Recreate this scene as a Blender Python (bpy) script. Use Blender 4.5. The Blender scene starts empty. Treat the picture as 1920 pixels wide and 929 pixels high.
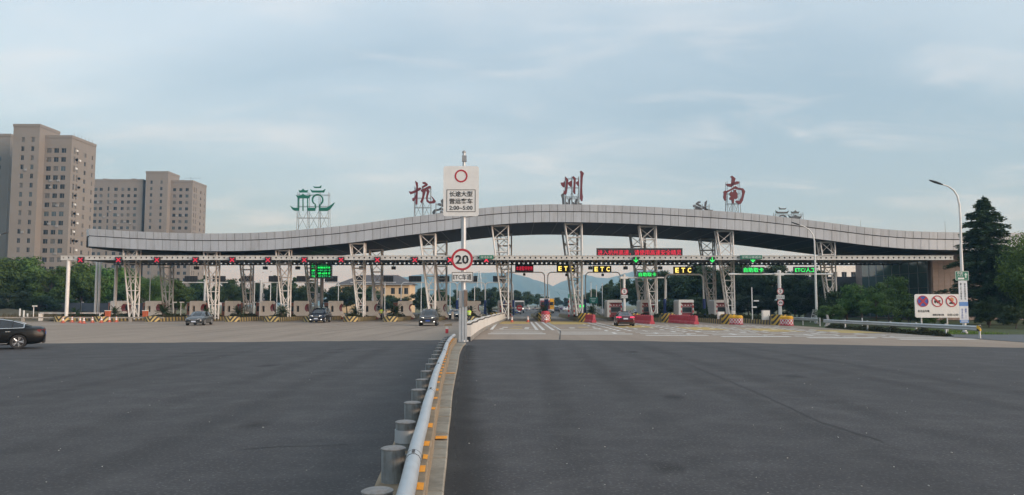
import bpy, bmesh, math, random
from mathutils import Vector, Matrix
R = math.radians
random.seed(7)
scene = bpy.context.scene
COL = scene.collection

# ---------------------------------------------------------------- camera
F, CAM_H = 1440.0, 2.1                       # focal length in photo pixels, eye height in metres
PITCH = math.atan(107.5 / F)
cam_data = bpy.data.cameras.new('camera')
cam_data.sensor_width = 36.0
cam_data.lens = 36.0 * F / 1920.0
cam_data.clip_start, cam_data.clip_end = 0.1, 20000
cam = bpy.data.objects.new('camera', cam_data)
COL.objects.link(cam)
cam.location = (0, 0, CAM_H)
cam.rotation_euler = (R(90) + PITCH, 0, 0)
scene.camera = cam

# ---------------------------------------------------------------- world: hazy evening sky with thin cloud
SUN_EL, SUN_AZ = 9.5, 120.0                 # degrees; azimuth clockwise from +Y (to the right and behind the camera)
world = bpy.data.worlds.new('World')
scene.world = world
world.use_nodes = True
wn, wl = world.node_tree.nodes, world.node_tree.links
wn.clear()
def W(t, **k):
    n = wn.new(t)
    for a, b in k.items(): setattr(n, a, b)
    return n
out = W('ShaderNodeOutputWorld'); bg = W('ShaderNodeBackground'); bg.inputs[1].default_value = 0.1
sky = W('ShaderNodeTexSky', sky_type='NISHITA', sun_disc=False)
sky.sun_elevation = R(SUN_EL); sky.sun_rotation = R(SUN_AZ)
sky.air_density, sky.dust_density, sky.ozone_density = 1.0, 2.0, 1.2
tc = W('ShaderNodeTexCoord'); sep = W('ShaderNodeSeparateXYZ')
wl.new(tc.outputs['Generated'], sep.inputs[0])
zc = W('ShaderNodeMath', operation='MAXIMUM'); zc.inputs[1].default_value = 0.0; wl.new(sep.outputs[2], zc.inputs[0])
za = W('ShaderNodeMath', operation='ADD'); za.inputs[1].default_value = 0.16; wl.new(zc.outputs[0], za.inputs[0])
dx = W('ShaderNodeMath', operation='DIVIDE'); wl.new(sep.outputs[0], dx.inputs[0]); wl.new(za.outputs[0], dx.inputs[1])
dy = W('ShaderNodeMath', operation='DIVIDE'); wl.new(sep.outputs[1], dy.inputs[0]); wl.new(za.outputs[0], dy.inputs[1])
cmb = W('ShaderNodeCombineXYZ'); wl.new(dx.outputs[0], cmb.inputs[0]); wl.new(dy.outputs[0], cmb.inputs[1])
mp = W('ShaderNodeMapping'); mp.inputs['Scale'].default_value = (0.55, 1.0, 1.0); mp.inputs['Rotation'].default_value = (0, 0, R(24)); mp.inputs['Location'].default_value = (7.7, 2.3, 0)
wl.new(cmb.outputs[0], mp.inputs[0])
n1 = W('ShaderNodeTexNoise'); n1.inputs['Scale'].default_value = 0.75; n1.inputs['Detail'].default_value = 5; n1.inputs['Roughness'].default_value = 0.5; n1.inputs['Distortion'].default_value = 0.35
wl.new(mp.outputs[0], n1.inputs[0])
n2 = W('ShaderNodeTexNoise'); n2.inputs['Scale'].default_value = 3.3; n2.inputs['Detail'].default_value = 9; n2.inputs['Roughness'].default_value = 0.55; n2.inputs['Distortion'].default_value = 0.6
wl.new(mp.outputs[0], n2.inputs[0])
r1 = W('ShaderNodeMapRange'); r1.inputs[1].default_value = 0.34; r1.inputs[2].default_value = 0.66; r1.inputs[3].default_value = 0.0; r1.inputs[4].default_value = 1.0
wl.new(n1.outputs[0], r1.inputs[0])
r2 = W('ShaderNodeMapRange'); r2.interpolation_type = 'SMOOTHSTEP'; r2.inputs[1].default_value = 0.46; r2.inputs[2].default_value = 0.80; r2.inputs[3].default_value = 0.0; r2.inputs[4].default_value = 0.48
wl.new(n2.outputs[0], r2.inputs[0])
veil = W('ShaderNodeMix', data_type='RGBA'); veil.inputs[0].default_value = 0.78; wl.new(sky.outputs[0], veil.inputs[6])
vc = W('ShaderNodeMix', data_type='RGBA'); el = W('ShaderNodeMapRange'); el.inputs[1].default_value = 0.17; el.inputs[2].default_value = 0.38; el.inputs[3].default_value = -0.42; el.inputs[4].default_value = 0.50
wl.new(zc.outputs[0], el.inputs[0])
ra = W('ShaderNodeMath', operation='ADD', use_clamp=True); wl.new(r1.outputs[0], ra.inputs[0]); wl.new(el.outputs[0], ra.inputs[1])
wl.new(ra.outputs[0], vc.inputs[0]); vc.inputs[6].default_value = (1.62, 2.16, 2.70, 1); vc.inputs[7].default_value = (2.66, 3.14, 3.60, 1)
wl.new(vc.outputs[2], veil.inputs[7])
wisp = W('ShaderNodeMix', data_type='RGBA'); wl.new(r2.outputs[0], wisp.inputs[0]); wl.new(veil.outputs[2], wisp.inputs[6])
wisp.inputs[7].default_value = (3.35, 3.45, 3.6, 1)
hz = W('ShaderNodeMapRange'); hz.interpolation_type = 'SMOOTHSTEP'; hz.inputs[1].default_value = 0.0; hz.inputs[2].default_value = 0.115; hz.inputs[3].default_value = 0.95; hz.inputs[4].default_value = 0.0
wl.new(zc.outputs[0], hz.inputs[0])
low = W('ShaderNodeMix', data_type='RGBA'); wl.new(hz.outputs[0], low.inputs[0]); wl.new(wisp.outputs[2], low.inputs[6])
low.inputs[7].default_value = (2.95, 3.0, 3.15, 1)
wl.new(low.outputs[2], bg.inputs[0]); wl.new(bg.outputs[0], out.inputs[0])

# ---------------------------------------------------------------- sun (thin cloud: soft)
sl = bpy.data.lights.new('sun', 'SUN'); sl.energy = 1.5; sl.angle = R(35); sl.color = (1.0, 0.93, 0.88)
sun = bpy.data.objects.new('sun', sl); COL.objects.link(sun)
sd = Vector((math.sin(R(SUN_AZ)) * math.cos(R(SUN_EL)), math.cos(R(SUN_AZ)) * math.cos(R(SUN_EL)), math.sin(R(SUN_EL))))
sun.rotation_euler = (-sd).to_track_quat('-Z', 'Y').to_euler()
sun.location = (60, -40, 60)

vs = scene.view_settings
vs.view_transform = 'Standard'; vs.look = 'None'; vs.exposure = 1.42; vs.gamma = 1.0; vs.use_curve_mapping = False
scene.cycles.max_bounces = 6
scene.cycles.volume_bounces = 0
scene.cycles.use_denoising = True

# ---------------------------------------------------------------- helpers
def ray(x, y):
    cx, cy = (x - 960) / F, (464.5 - y) / F
    c, s = math.cos(PITCH), math.sin(PITCH)
    return Vector((cx, c - cy * s, s + cy * c))
def at(x, y, Y):
    d = ray(x, y)
    return Vector((0, 0, CAM_H)) + d * (Y / d.y)
def gr(x, y, z=0.0):
    d = ray(x, y)
    return Vector((0, 0, CAM_H)) + d * ((z - CAM_H) / d.z)

ORD = ['first', 'second', 'third', 'fourth', 'fifth', 'sixth', 'seventh', 'eighth', 'ninth', 'tenth', 'eleventh', 'twelfth',
       'thirteenth', 'fourteenth', 'fifteenth', 'sixteenth', 'seventeenth', 'eighteenth', 'nineteenth', 'twentieth']

class MB:
    def __init__(s):
        s.v = []; s.f = []; s.m = []
    def add(s, vs, fs, mi=0):
        n = len(s.v)
        s.v += [tuple(v) for v in vs]
        s.f += [tuple(i + n for i in f) for f in fs]
        s.m += [mi] * len(fs)
        return s
    def box(s, c, d, rz=0.0, mi=0, taper=1.0):
        hx, hy, hz_ = d[0] / 2, d[1] / 2, d[2] / 2
        vs = []
        for z in (-1, 1):
            t = taper if z > 0 else 1.0
            for x, y in ((-1, -1), (1, -1), (1, 1), (-1, 1)):
                X, Y = x * hx * t, y * hy * t
                if rz: X, Y = X * math.cos(rz) - Y * math.sin(rz), X * math.sin(rz) + Y * math.cos(rz)
                vs.append((c[0] + X, c[1] + Y, c[2] + z * hz_))
        return s.add(vs, [(0, 3, 2, 1), (4, 5, 6, 7), (0, 1, 5, 4), (1, 2, 6, 5), (2, 3, 7, 6), (3, 0, 4, 7)], mi)
    def tube(s, a, b, r0, r1=None, n=8, mi=0):
        a, b = Vector(a), Vector(b)
        r1 = r0 if r1 is None else r1
        d = (b - a).normalized()
        u = d.orthogonal().normalized(); w = d.cross(u)
        vs = []
        for p, r in ((a, r0), (b, r1)):
            for k in range(n):
                t = 2 * math.pi * k / n
                vs.append(p + u * (r * math.cos(t)) + w * (r * math.sin(t)))
        fs = [(k, (k + 1) % n, n + (k + 1) % n, n + k) for k in range(n)]
        fs += [tuple(reversed(range(n))), tuple(range(n, 2 * n))]
        return s.add(vs, fs, mi)
    def path(s, pts, r, n=8, mi=0, r_end=None):
        pts = [Vector(p) for p in pts]
        rings = []
        ref = None
        for i, p in enumerate(pts):
            d = (pts[min(i + 1, len(pts) - 1)] - pts[max(i - 1, 0)]).normalized()
            if ref is None: ref = d.orthogonal().normalized()
            u = (ref - d * ref.dot(d)).normalized(); ref = u
            w = d.cross(u)
            rr = r if r_end is None else r + (r_end - r) * i / (len(pts) - 1)
            rings.append([p + u * (rr * math.cos(2 * math.pi * k / n)) + w * (rr * math.sin(2 * math.pi * k / n)) for k in range(n)])
        vs = [v for g in rings for v in g]
        fs = []
        for i in range(len(pts) - 1):
            for k in range(n):
                fs.append((i * n + k, i * n + (k + 1) % n, (i + 1) * n + (k + 1) % n, (i + 1) * n + k))
        fs += [tuple(reversed(range(n))), tuple(range((len(pts) - 1) * n, len(pts) * n))]
        return s.add(vs, fs, mi)
    def prism(s, poly, y0, y1, mi=0):            # outline in XZ, counter-clockwise seen from -Y, pushed along Y
        n = len(poly)
        vs = [(x, y0, z) for x, z in poly] + [(x, y1, z) for x, z in poly]
        fs = [tuple(range(n)), tuple(reversed(range(n, 2 * n)))]
        fs += [(i, n + i, n + (i + 1) % n, (i + 1) % n) for i in range(n)]
        return s.add(vs, fs, mi)
    def slab(s, poly, z0, z1, mi=0):             # outline in XY, pushed along Z
        n = len(poly)
        vs = [(x, y, z0) for x, y in poly] + [(x, y, z1) for x, y in poly]
        fs = [tuple(reversed(range(n))), tuple(range(n, 2 * n))]
        fs += [(i, (i + 1) % n, n + (i + 1) % n, n + i) for i in range(n)]
        return s.add(vs, fs, mi)
    def lathe(s, prof, c=(0, 0, 0), n=16, axis='Z', mi=0):
        vs = []
        for r, h in prof:
            for k in range(n):
                t = 2 * math.pi * k / n
                if axis == 'Z': vs.append((c[0] + r * math.cos(t), c[1] + r * math.sin(t), c[2] + h))
                else: vs.append((c[0] + r * math.cos(t), c[1] + h, c[2] + r * math.sin(t)))
        m = len(prof)
        fs = [(i * n + k, i * n + (k + 1) % n, (i + 1) * n + (k + 1) % n, (i + 1) * n + k) for i in range(m - 1) for k in range(n)]
        fs += [tuple(reversed(range(n))), tuple(range((m - 1) * n, m * n))]
        return s.add(vs, fs, mi)
    def quad(s, a, b, c, d, mi=0):
        return s.add([a, b, c, d], [(0, 1, 2, 3)], mi)
    def mesh(s, name, mats, off=None, smooth=None):
        me = bpy.data.meshes.new(name)
        vs = s.v if off is None else [(v[0] - off[0], v[1] - off[1], v[2] - off[2]) for v in s.v]
        me.from_pydata(vs, [], s.f)
        if not isinstance(mats, (list, tuple)): mats = [mats]
        for m in mats: me.materials.append(m)
        if len(mats) > 1: me.polygons.foreach_set('material_index', s.m)
        fix(me)
        if smooth: shade(me, smooth)
        return me
    def build(s, name, mats, parent=None, world=False, smooth=None, loc=None, rz=0.0):
        off = parent.location if (world and parent is not None) else (loc if world and loc is not None else None)
        me = s.mesh(name, mats, off, smooth)
        return place(name, me, parent, loc, rz)
def fix(me):
    bm = bmesh.new(); bm.from_mesh(me)
    bmesh.ops.recalc_face_normals(bm, faces=bm.faces)
    bm.to_mesh(me); bm.free()
    me.update()
def shade(me, ang):
    me.polygons.foreach_set('use_smooth', [True] * len(me.polygons))
    me.set_sharp_from_angle(angle=R(ang if ang is not True else 40))
def place(name, me, parent=None, loc=None, rz=0.0):
    o = bpy.data.objects.new(name, me); COL.objects.link(o)
    if parent is not None: o.parent = parent
    if loc is not None: o.location = loc
    if rz: o.rotation_euler = (0, 0, rz)
    return o
def tag(o, label, cat, group=None):
    o['label'] = label; o['category'] = cat
    if group: o['group'] = group
    return o
def thing(name, label, cat, loc=(0, 0, 0), rz=0.0, group=None):
    o = bpy.data.objects.new(name, None); COL.objects.link(o)
    o.location = loc; o.rotation_euler = (0, 0, rz); o.empty_display_size = 0.3
    return tag(o, label, cat, group)
def copy_tree(o, label=None, group=None, loc=None, rz=None, parent=None):
    c = o.copy(); COL.objects.link(c); c.parent = parent
    if label: c['label'] = label
    if group: c['group'] = group
    if loc is not None: c.location = loc
    if rz is not None: c.rotation_euler = (0, 0, rz)
    for ch in list(o.children): copy_tree(ch, parent=c)
    return c
def structure(o):
    o['kind'] = 'structure'
    return o
def eval_mesh(o):
    dg = bpy.context.evaluated_depsgraph_get()
    me = bpy.data.meshes.new_from_object(o.evaluated_get(dg))
    data = o.data
    bpy.data.objects.remove(o)
    return me
def stand_up(me):                                # XY drawing -> upright, facing -Y
    me.transform(Matrix.Rotation(R(90), 4, 'X'))
    return me
_txt = {}
def text_mesh(s, size, mat, ext=0.012, line=1.0, bold=0.0):
    key = (s, size, mat.name, ext, bold)
    if key in _txt: return _txt[key]
    cu = bpy.data.curves.new('lettering', 'FONT')
    cu.body = s; cu.size = size; cu.align_x = 'CENTER'; cu.align_y = 'CENTER'; cu.extrude = ext; cu.space_line = line
    cu.resolution_u = 2; cu.offset = bold
    o = bpy.data.objects.new('lettering', cu); COL.objects.link(o)
    me = eval_mesh(o)
    me.materials.clear(); me.materials.append(mat)
    _txt[key] = stand_up(me)
    return me
def fit_text(s, w, h, mat, ext=0.012, bold=0.0):  # lettering stretched to a given width and height
    me = text_mesh(s, 1.0, mat, ext, bold=bold).copy()
    xs = [v.co.x for v in me.vertices]; zs = [v.co.z for v in me.vertices]
    cx, cz = (min(xs) + max(xs)) / 2, (min(zs) + max(zs)) / 2
    sx, sz = w / max(1e-4, max(xs) - min(xs)), h / max(1e-4, max(zs) - min(zs))
    for v in me.vertices: v.co.x = (v.co.x - cx) * sx; v.co.z = (v.co.z - cz) * sz
    return me
def shape2d(loops, mat, ext):                    # closed outlines (holes allowed) in XZ, thickness 2*ext along Y
    cu = bpy.data.curves.new('outline', 'CURVE'); cu.dimensions = '2D'; cu.fill_mode = 'BOTH'; cu.extrude = ext
    for lp in loops:
        sp = cu.splines.new('POLY'); sp.points.add(len(lp) - 1)
        for p, (x, z) in zip(sp.points, lp): p.co = (x, z, 0, 1)
        sp.use_cyclic_u = True
    o = bpy.data.objects.new('outline', cu); COL.objects.link(o)
    me = eval_mesh(o)
    me.materials.clear(); me.materials.append(mat)
    return stand_up(me)
def arc(cx, cz, r, a0, a1, n):
    return [(cx + r * math.cos(R(a0 + (a1 - a0) * i / n)), cz + r * math.sin(R(a0 + (a1 - a0) * i / n))) for i in range(n + 1)]
def rrect(w, h, r, n=4):
    p = []
    for cx, cz, a in ((w / 2 - r, -h / 2 + r, -90), (w / 2 - r, h / 2 - r, 0), (-w / 2 + r, h / 2 - r, 90), (-w / 2 + r, -h / 2 + r, 180)):
        p += arc(cx, cz, r, a, a + 90, n)
    return p
def ring(mb, c, r0, r1, y0, y1, n=28, mi=0):      # flat ring facing -Y
    vs = []
    for y in (y0, y1):
        for r in (r0, r1):
            vs += [(c[0] + r * math.cos(2 * math.pi * k / n), y, c[1] + r * math.sin(2 * math.pi * k / n)) for k in range(n)]
    fs = []
    for k in range(n):
        j = (k + 1) % n
        fs += [(k, j, n + j, n + k), (2 * n + k, 3 * n + k, 3 * n + j, 2 * n + j), (n + k, n + j, 3 * n + j, 3 * n + k), (k, 2 * n + k, 2 * n + j, j)]
    mb.add(vs, fs, mi)

# ---------------------------------------------------------------- materials
def newmat(name):
    m = bpy.data.materials.new(name); m.use_nodes = True
    nt = m.node_tree
    return m, nt.nodes, nt.links, nt.nodes['Principled BSDF']
def mat(name, col, rough=0.6, metal=0.0, var=0.12, scale=2.0, bump=0.0, bscale=30.0, spec=0.5, coat=0.0, rand=0.0, stain=None, stain_amt=0.0, stain_scale=0.6, stretch=None):
    m, N, L, b = newmat(name)
    b.inputs['Roughness'].default_value = rough; b.inputs['Metallic'].default_value = metal
    b.inputs['Specular IOR Level'].default_value = spec
    if coat: b.inputs['Coat Weight'].default_value = coat; b.inputs['Coat Roughness'].default_value = 0.06
    c = N.new('ShaderNodeTexCoord')
    n = N.new('ShaderNodeTexNoise'); n.inputs['Scale'].default_value = scale; n.inputs['Detail'].default_value = 6; n.inputs['Roughness'].default_value = 0.6
    L.new(c.outputs['Object'], n.inputs['Vector'])
    mx = N.new('ShaderNodeMix'); mx.data_type = 'RGBA'
    mx.inputs[6].default_value = tuple(x * (1 - var) for x in col) + (1,)
    mx.inputs[7].default_value = tuple(min(1, x * (1 + var)) for x in col) + (1,)
    mr = N.new('ShaderNodeMapRange'); mr.inputs[1].default_value = 0.3; mr.inputs[2].default_value = 0.7
    L.new(n.outputs[0], mr.inputs[0]); L.new(mr.outputs[0], mx.inputs[0])
    last = mx.outputs[2]
    if stain is not None:
        s2 = N.new('ShaderNodeTexNoise'); s2.inputs['Scale'].default_value = stain_scale; s2.inputs['Detail'].default_value = 8; s2.inputs['Roughness'].default_value = 0.7
        if stretch:
            sm = N.new('ShaderNodeMapping'); sm.inputs['Scale'].default_value = stretch; L.new(c.outputs['Object'], sm.inputs[0]); L.new(sm.outputs[0], s2.inputs['Vector'])
        else: L.new(c.outputs['Object'], s2.inputs['Vector'])
        r_ = N.new('ShaderNodeMapRange'); r_.inputs[1].default_value = 0.48; r_.inputs[2].default_value = 0.72; r_.inputs[4].default_value = stain_amt
        L.new(s2.outputs[0], r_.inputs[0])
        m2 = N.new('ShaderNodeMix'); m2.data_type = 'RGBA'; L.new(r_.outputs[0], m2.inputs[0]); L.new(last, m2.inputs[6]); m2.inputs[7].default_value = tuple(stain) + (1,)
        last = m2.outputs[2]
    if rand:
        oi = N.new('ShaderNodeObjectInfo'); hs = N.new('ShaderNodeHueSaturation')
        rr = N.new('ShaderNodeMapRange'); rr.inputs[3].default_value = 1 - rand; rr.inputs[4].default_value = 1 + rand
        L.new(oi.outputs['Random'], rr.inputs[0]); L.new(rr.outputs[0], hs.inputs['Value']); L.new(last, hs.inputs['Color'])
        last = hs.outputs[0]
    L.new(last, b.inputs['Base Color'])
    if bump:
        n3 = N.new('ShaderNodeTexNoise'); n3.inputs['Scale'].default_value = bscale; n3.inputs['Detail'].default_value = 4
        L.new(c.outputs['Object'], n3.inputs['Vector'])
        bp = N.new('ShaderNodeBump'); bp.inputs['Strength'].default_value = bump; bp.inputs['Distance'].default_value = 0.02
        L.new(n3.outputs[0], bp.inputs['Height']); L.new(bp.outputs[0], b.inputs['Normal'])
    return m
def glow(name, col, strength):
    m, N, L, b = newmat(name)
    b.inputs['Base Color'].default_value = tuple(c * 0.4 for c in col) + (1,)
    b.inputs['Emission Color'].default_value = tuple(col) + (1,); b.inputs['Emission Strength'].default_value = strength
    return m
def stripes(name, ca, cb, vec, freq, absx=False, duty=0.5, rough=0.7, wear=0.35):
    m, N, L, b = newmat(name)
    b.inputs['Roughness'].default_value = rough
    c = N.new('ShaderNodeTexCoord'); src = c.outputs['Object']
    sp = N.new('ShaderNodeSeparateXYZ'); L.new(src, sp.inputs[0])
    def mul(o, k):
        n = N.new('ShaderNodeMath'); n.operation = 'MULTIPLY'; L.new(o, n.inputs[0]); n.inputs[1].default_value = k; return n.outputs[0]
    def addn(a, d):
        n = N.new('ShaderNodeMath'); n.operation = 'ADD'; L.new(a, n.inputs[0]); L.new(d, n.inputs[1]); return n.outputs[0]
    xo = sp.outputs[0]
    if absx:
        n = N.new('ShaderNodeMath'); n.operation = 'ABSOLUTE'; L.new(xo, n.inputs[0]); xo = n.outputs[0]
    t = addn(addn(mul(xo, vec[0] * freq), mul(sp.outputs[1], vec[1] * freq)), mul(sp.outputs[2], vec[2] * freq))
    fr = N.new('ShaderNodeMath'); fr.operation = 'FRACT'; L.new(t, fr.inputs[0])
    gt = N.new('ShaderNodeMath'); gt.operation = 'GREATER_THAN'; L.new(fr.outputs[0], gt.inputs[0]); gt.inputs[1].default_value = duty
    nz = N.new('ShaderNodeTexNoise'); nz.inputs['Scale'].default_value = 5; nz.inputs['Detail'].default_value = 8; L.new(src, nz.inputs['Vector'])
    mx = N.new('ShaderNodeMix'); mx.data_type = 'RGBA'; L.new(gt.outputs[0], mx.inputs[0]); mx.inputs[6].default_value = tuple(ca) + (1,); mx.inputs[7].default_value = tuple(cb) + (1,)
    rm = N.new('ShaderNodeMapRange'); rm.inputs[1].default_value = 0.42; rm.inputs[2].default_value = 0.75; rm.inputs[4].default_value = wear; L.new(nz.outputs[0], rm.inputs[0])
    m2 = N.new('ShaderNodeMix'); m2.data_type = 'RGBA'; L.new(rm.outputs[0], m2.inputs[0]); L.new(mx.outputs[2], m2.inputs[6]); m2.inputs[7].default_value = (0.16, 0.145, 0.125, 1)
    L.new(m2.outputs[2], b.inputs['Base Color'])
    return m
def leafmat(name, dark, light, rough=0.6):
    m, N, L, b = newmat(name)
    b.inputs['Roughness'].default_value = rough; b.inputs['Specular IOR Level'].default_value = 0.25
    g = N.new('ShaderNodeNewGeometry'); oi = N.new('ShaderNodeObjectInfo'); c = N.new('ShaderNodeTexCoord')
    nz = N.new('ShaderNodeTexNoise'); nz.inputs['Scale'].default_value = 0.45; nz.inputs['Detail'].default_value = 3; L.new(c.outputs['Object'], nz.inputs['Vector'])
    a = N.new('ShaderNodeMath'); a.operation = 'MULTIPLY'; a.inputs[1].default_value = 0.55; L.new(g.outputs['Random Per Island'], a.inputs[0])
    s = N.new('ShaderNodeMath'); s.operation = 'ADD'; L.new(a.outputs[0], s.inputs[0]); L.new(nz.outputs[0], s.inputs[1])
    rm = N.new('ShaderNodeMapRange'); rm.inputs[1].default_value = 0.35; rm.inputs[2].default_value = 1.15; L.new(s.outputs[0], rm.inputs[0])
    mx = N.new('ShaderNodeMix'); mx.data_type = 'RGBA'; L.new(rm.outputs[0], mx.inputs[0]); mx.inputs[6].default_value = tuple(dark) + (1,); mx.inputs[7].default_value = tuple(light) + (1,)
    hs = N.new('ShaderNodeHueSaturation'); rr = N.new('ShaderNodeMapRange'); rr.inputs[3].default_value = 0.75; rr.inputs[4].default_value = 1.25
    rh = N.new('ShaderNodeMapRange'); rh.inputs[3].default_value = 0.48; rh.inputs[4].default_value = 0.52
    L.new(oi.outputs['Random'], rr.inputs[0]); L.new(rr.outputs[0], hs.inputs['Value']); L.new(oi.outputs['Random'], rh.inputs[0]); L.new(rh.outputs[0], hs.inputs['Hue']); L.new(mx.outputs[2], hs.inputs['Color'])
    L.new(hs.outputs[0], b.inputs['Base Color'])
    tr = N.new('ShaderNodeBsdfTranslucent'); L.new(hs.outputs[0], tr.inputs['Color'])
    ms = N.new('ShaderNodeMixShader'); ms.inputs[0].default_value = 0.25
    L.new(b.outputs[0], ms.inputs[1]); L.new(tr.outputs[0], ms.inputs[2]); L.new(ms.outputs[0], N['Material Output'].inputs[0])
    return m
M = {}
M['white'] = mat('white_painted_steel', (0.74, 0.735, 0.72), 0.45, var=0.05, scale=1.5, stain=(0.42, 0.38, 0.33), stain_amt=0.35, stain_scale=1.4)
M['galv'] = mat('galvanised_steel', (0.50, 0.53, 0.55), 0.42, 0.35, var=0.12, scale=4, stain=(0.30, 0.30, 0.29), stain_amt=0.4, stain_scale=2.0)
M['alu'] = mat('aluminium_cladding', (0.485, 0.515, 0.555), 0.45, 0.3, var=0.04, scale=0.5, rand=0.06, stain=(0.30, 0.295, 0.285), stain_amt=0.5, stain_scale=2.0, stretch=(1.0, 1.0, 0.12))
M['groove'] = mat('dark_joint', (0.05, 0.05, 0.055), 0.8)
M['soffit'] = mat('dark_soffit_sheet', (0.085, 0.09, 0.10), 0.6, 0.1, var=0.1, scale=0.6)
M['dark'] = mat('black_housing', (0.022, 0.023, 0.025), 0.5, var=0.2)
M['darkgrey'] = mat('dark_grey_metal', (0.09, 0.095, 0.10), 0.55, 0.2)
M['grey'] = mat('grey_metal', (0.32, 0.33, 0.34), 0.5, 0.3)
M['cream'] = mat('cream_booth_panel', (0.86, 0.81, 0.75), 0.55, var=0.05, stain=(0.55, 0.48, 0.40), stain_amt=0.4, stain_scale=1.6)
M['maroon'] = mat('maroon_panel', (0.28, 0.055, 0.06), 0.5, var=0.12)
M['brick'] = mat('red_brown_booth_wall', (0.46, 0.19, 0.13), 0.7, var=0.12, scale=3)
M['glass'] = mat('dark_glass', (0.03, 0.038, 0.042), 0.08, 0.0, var=0.1, spec=0.8)
M['blueglass'] = mat('green_blue_glass', (0.10, 0.15, 0.15), 0.06, 0.25, var=0.1, spec=0.9)
M['concrete'] = mat('weathered_concrete', (0.33, 0.31, 0.28), 0.85, var=0.15, scale=2.5, bump=0.2, bscale=25, stain=(0.16, 0.145, 0.13), stain_amt=0.6, stain_scale=1.5)
M['kerbstone'] = mat('kerb_concrete', (0.285, 0.262, 0.215), 0.88, var=0.2, scale=4, bump=0.3, bscale=40, rand=0.12, stain=(0.17, 0.15, 0.12), stain_amt=0.7, stain_scale=3)
M['tanbase'] = mat('tan_stained_plinth', (0.255, 0.20, 0.135), 0.9, var=0.2, scale=3, bump=0.3, stain=(0.16, 0.13, 0.10), stain_amt=0.7, stain_scale=2.4)
M['orange'] = mat('orange_reflective', (0.95, 0.34, 0.0), 0.6, var=0.18, scale=9)
M['signwhite'] = mat('sign_white', (0.72, 0.73, 0.72), 0.4, var=0.05, stain=(0.5, 0.48, 0.44), stain_amt=0.3, stain_scale=1.2)
M['signred'] = mat('sign_red', (0.42, 0.03, 0.045), 0.4, var=0.06)
M['signblack'] = mat('sign_black', (0.02, 0.02, 0.022), 0.5)
M['signgreen'] = mat('sign_green', (0.02, 0.17, 0.11), 0.4)
M['signblue'] = mat('sign_blue', (0.035, 0.09, 0.38), 0.4)
M['palegreen'] = mat('sign_pale_letters', (0.55, 0.68, 0.62), 0.5)
M['letterred'] = mat('red_character_face', (0.14, 0.027, 0.035), 0.5, var=0.1)
M['lettergreen'] = mat('green_emblem_face', (0.008, 0.135, 0.095), 0.5, var=0.1)
M['thinsteel'] = mat('thin_support_steel', (0.20, 0.21, 0.22), 0.5, 0.3)
M['plastic_red'] = mat('red_plastic', (0.48, 0.05, 0.075), 0.45, var=0.14, scale=3, stain=(0.42, 0.16, 0.16), stain_amt=0.5, stain_scale=2)
M['plastic_orange'] = mat('orange_plastic', (0.48, 0.12, 0.055), 0.45, var=0.1)
M['yellow'] = mat('yellow_plastic', (0.72, 0.38, 0.02), 0.5, var=0.12)
M['bark'] = mat('bark', (0.09, 0.07, 0.052), 0.9, var=0.3, scale=6, bump=0.4)
M['soil'] = mat('planting_soil', (0.11, 0.085, 0.06), 0.95, var=0.3, scale=5)
M['hivis'] = mat('hi_vis_cloth', (0.62, 0.85, 0.08), 0.7, var=0.08)
M['navy'] = mat('navy_cloth', (0.02, 0.024, 0.045), 0.85)
M['skin'] = mat('skin', (0.42, 0.24, 0.17), 0.6)
M['blacktyre'] = mat('tyre_rubber', (0.018, 0.018, 0.019), 0.85)
M['rim'] = mat('wheel_rim', (0.55, 0.56, 0.57), 0.3, 0.7)
M['chrome'] = mat('chrome_trim', (0.78, 0.79, 0.80), 0.18, 0.9)
M['carglass'] = mat('car_glass', (0.016, 0.02, 0.024), 0.05, spec=0.9)
M['plate_blue'] = mat('plate_blue', (0.03, 0.08, 0.36), 0.4)
M['plate_pale'] = mat('plate_pale', (0.50, 0.58, 0.70), 0.4)
M['headlamp'] = glow('headlamp_lit', (1.0, 0.95, 0.85), 1.0)
M['headlamp_off'] = mat('headlamp_unlit', (0.60, 0.62, 0.64), 0.12, 0.4)
M['tail_lit'] = glow('tail_lamp_lit', (1.0, 0.03, 0.10), 1.1)
M['tail_off'] = mat('tail_lamp_unlit', (0.16, 0.012, 0.016), 0.45, spec=0.3)
M['led_red'] = glow('led_red', (1.0, 0.025, 0.07), 0.30)
M['led_red_dim'] = glow('led_red_dim', (1.0, 0.03, 0.08), 0.17)
M['led_green'] = glow('led_green', (0.03, 1.0, 0.16), 0.42)
M['led_green_dim'] = glow('led_green_dim', (0.03, 0.55, 0.16), 0.35)
M['led_yellow'] = glow('led_yellow', (1.0, 0.75, 0.16), 0.6)
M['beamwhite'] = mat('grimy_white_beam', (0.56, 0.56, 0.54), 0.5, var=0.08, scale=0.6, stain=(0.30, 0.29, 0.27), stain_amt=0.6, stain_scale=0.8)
M['led_brown'] = mat('etc_panel_brown', (0.075, 0.055, 0.022), 0.6)
M['paint_white'] = mat('road_paint_white', (0.76, 0.75, 0.72), 0.7, var=0.08, scale=3, stain=(0.30, 0.28, 0.25), stain_amt=0.55, stain_scale=2.2)
M['paint_yellow'] = mat('road_paint_yellow', (0.50, 0.35, 0.11), 0.8, var=0.1, scale=2, stain=(0.27, 0.22, 0.16), stain_amt=0.6, stain_scale=1.1)
M['chev'] = stripes('chevron_yellow_black', (0.55, 0.42, 0.16), (0.045, 0.04, 0.038), (1.0, 0, -0.75), 2.1, absx=True, wear=0.6)
M['nose'] = stripes('diagonal_yellow_black', (0.60, 0.38, 0.035), (0.03, 0.03, 0.03), (1.0, 0, 0.8), 2.6, wear=0.15)
M['nose2'] = stripes('diagonal_yellow_black_right', (0.55, 0.36, 0.05), (0.03, 0.03, 0.03), (1.0, 0.0, -0.7), 2.4, wear=0.3)
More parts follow.
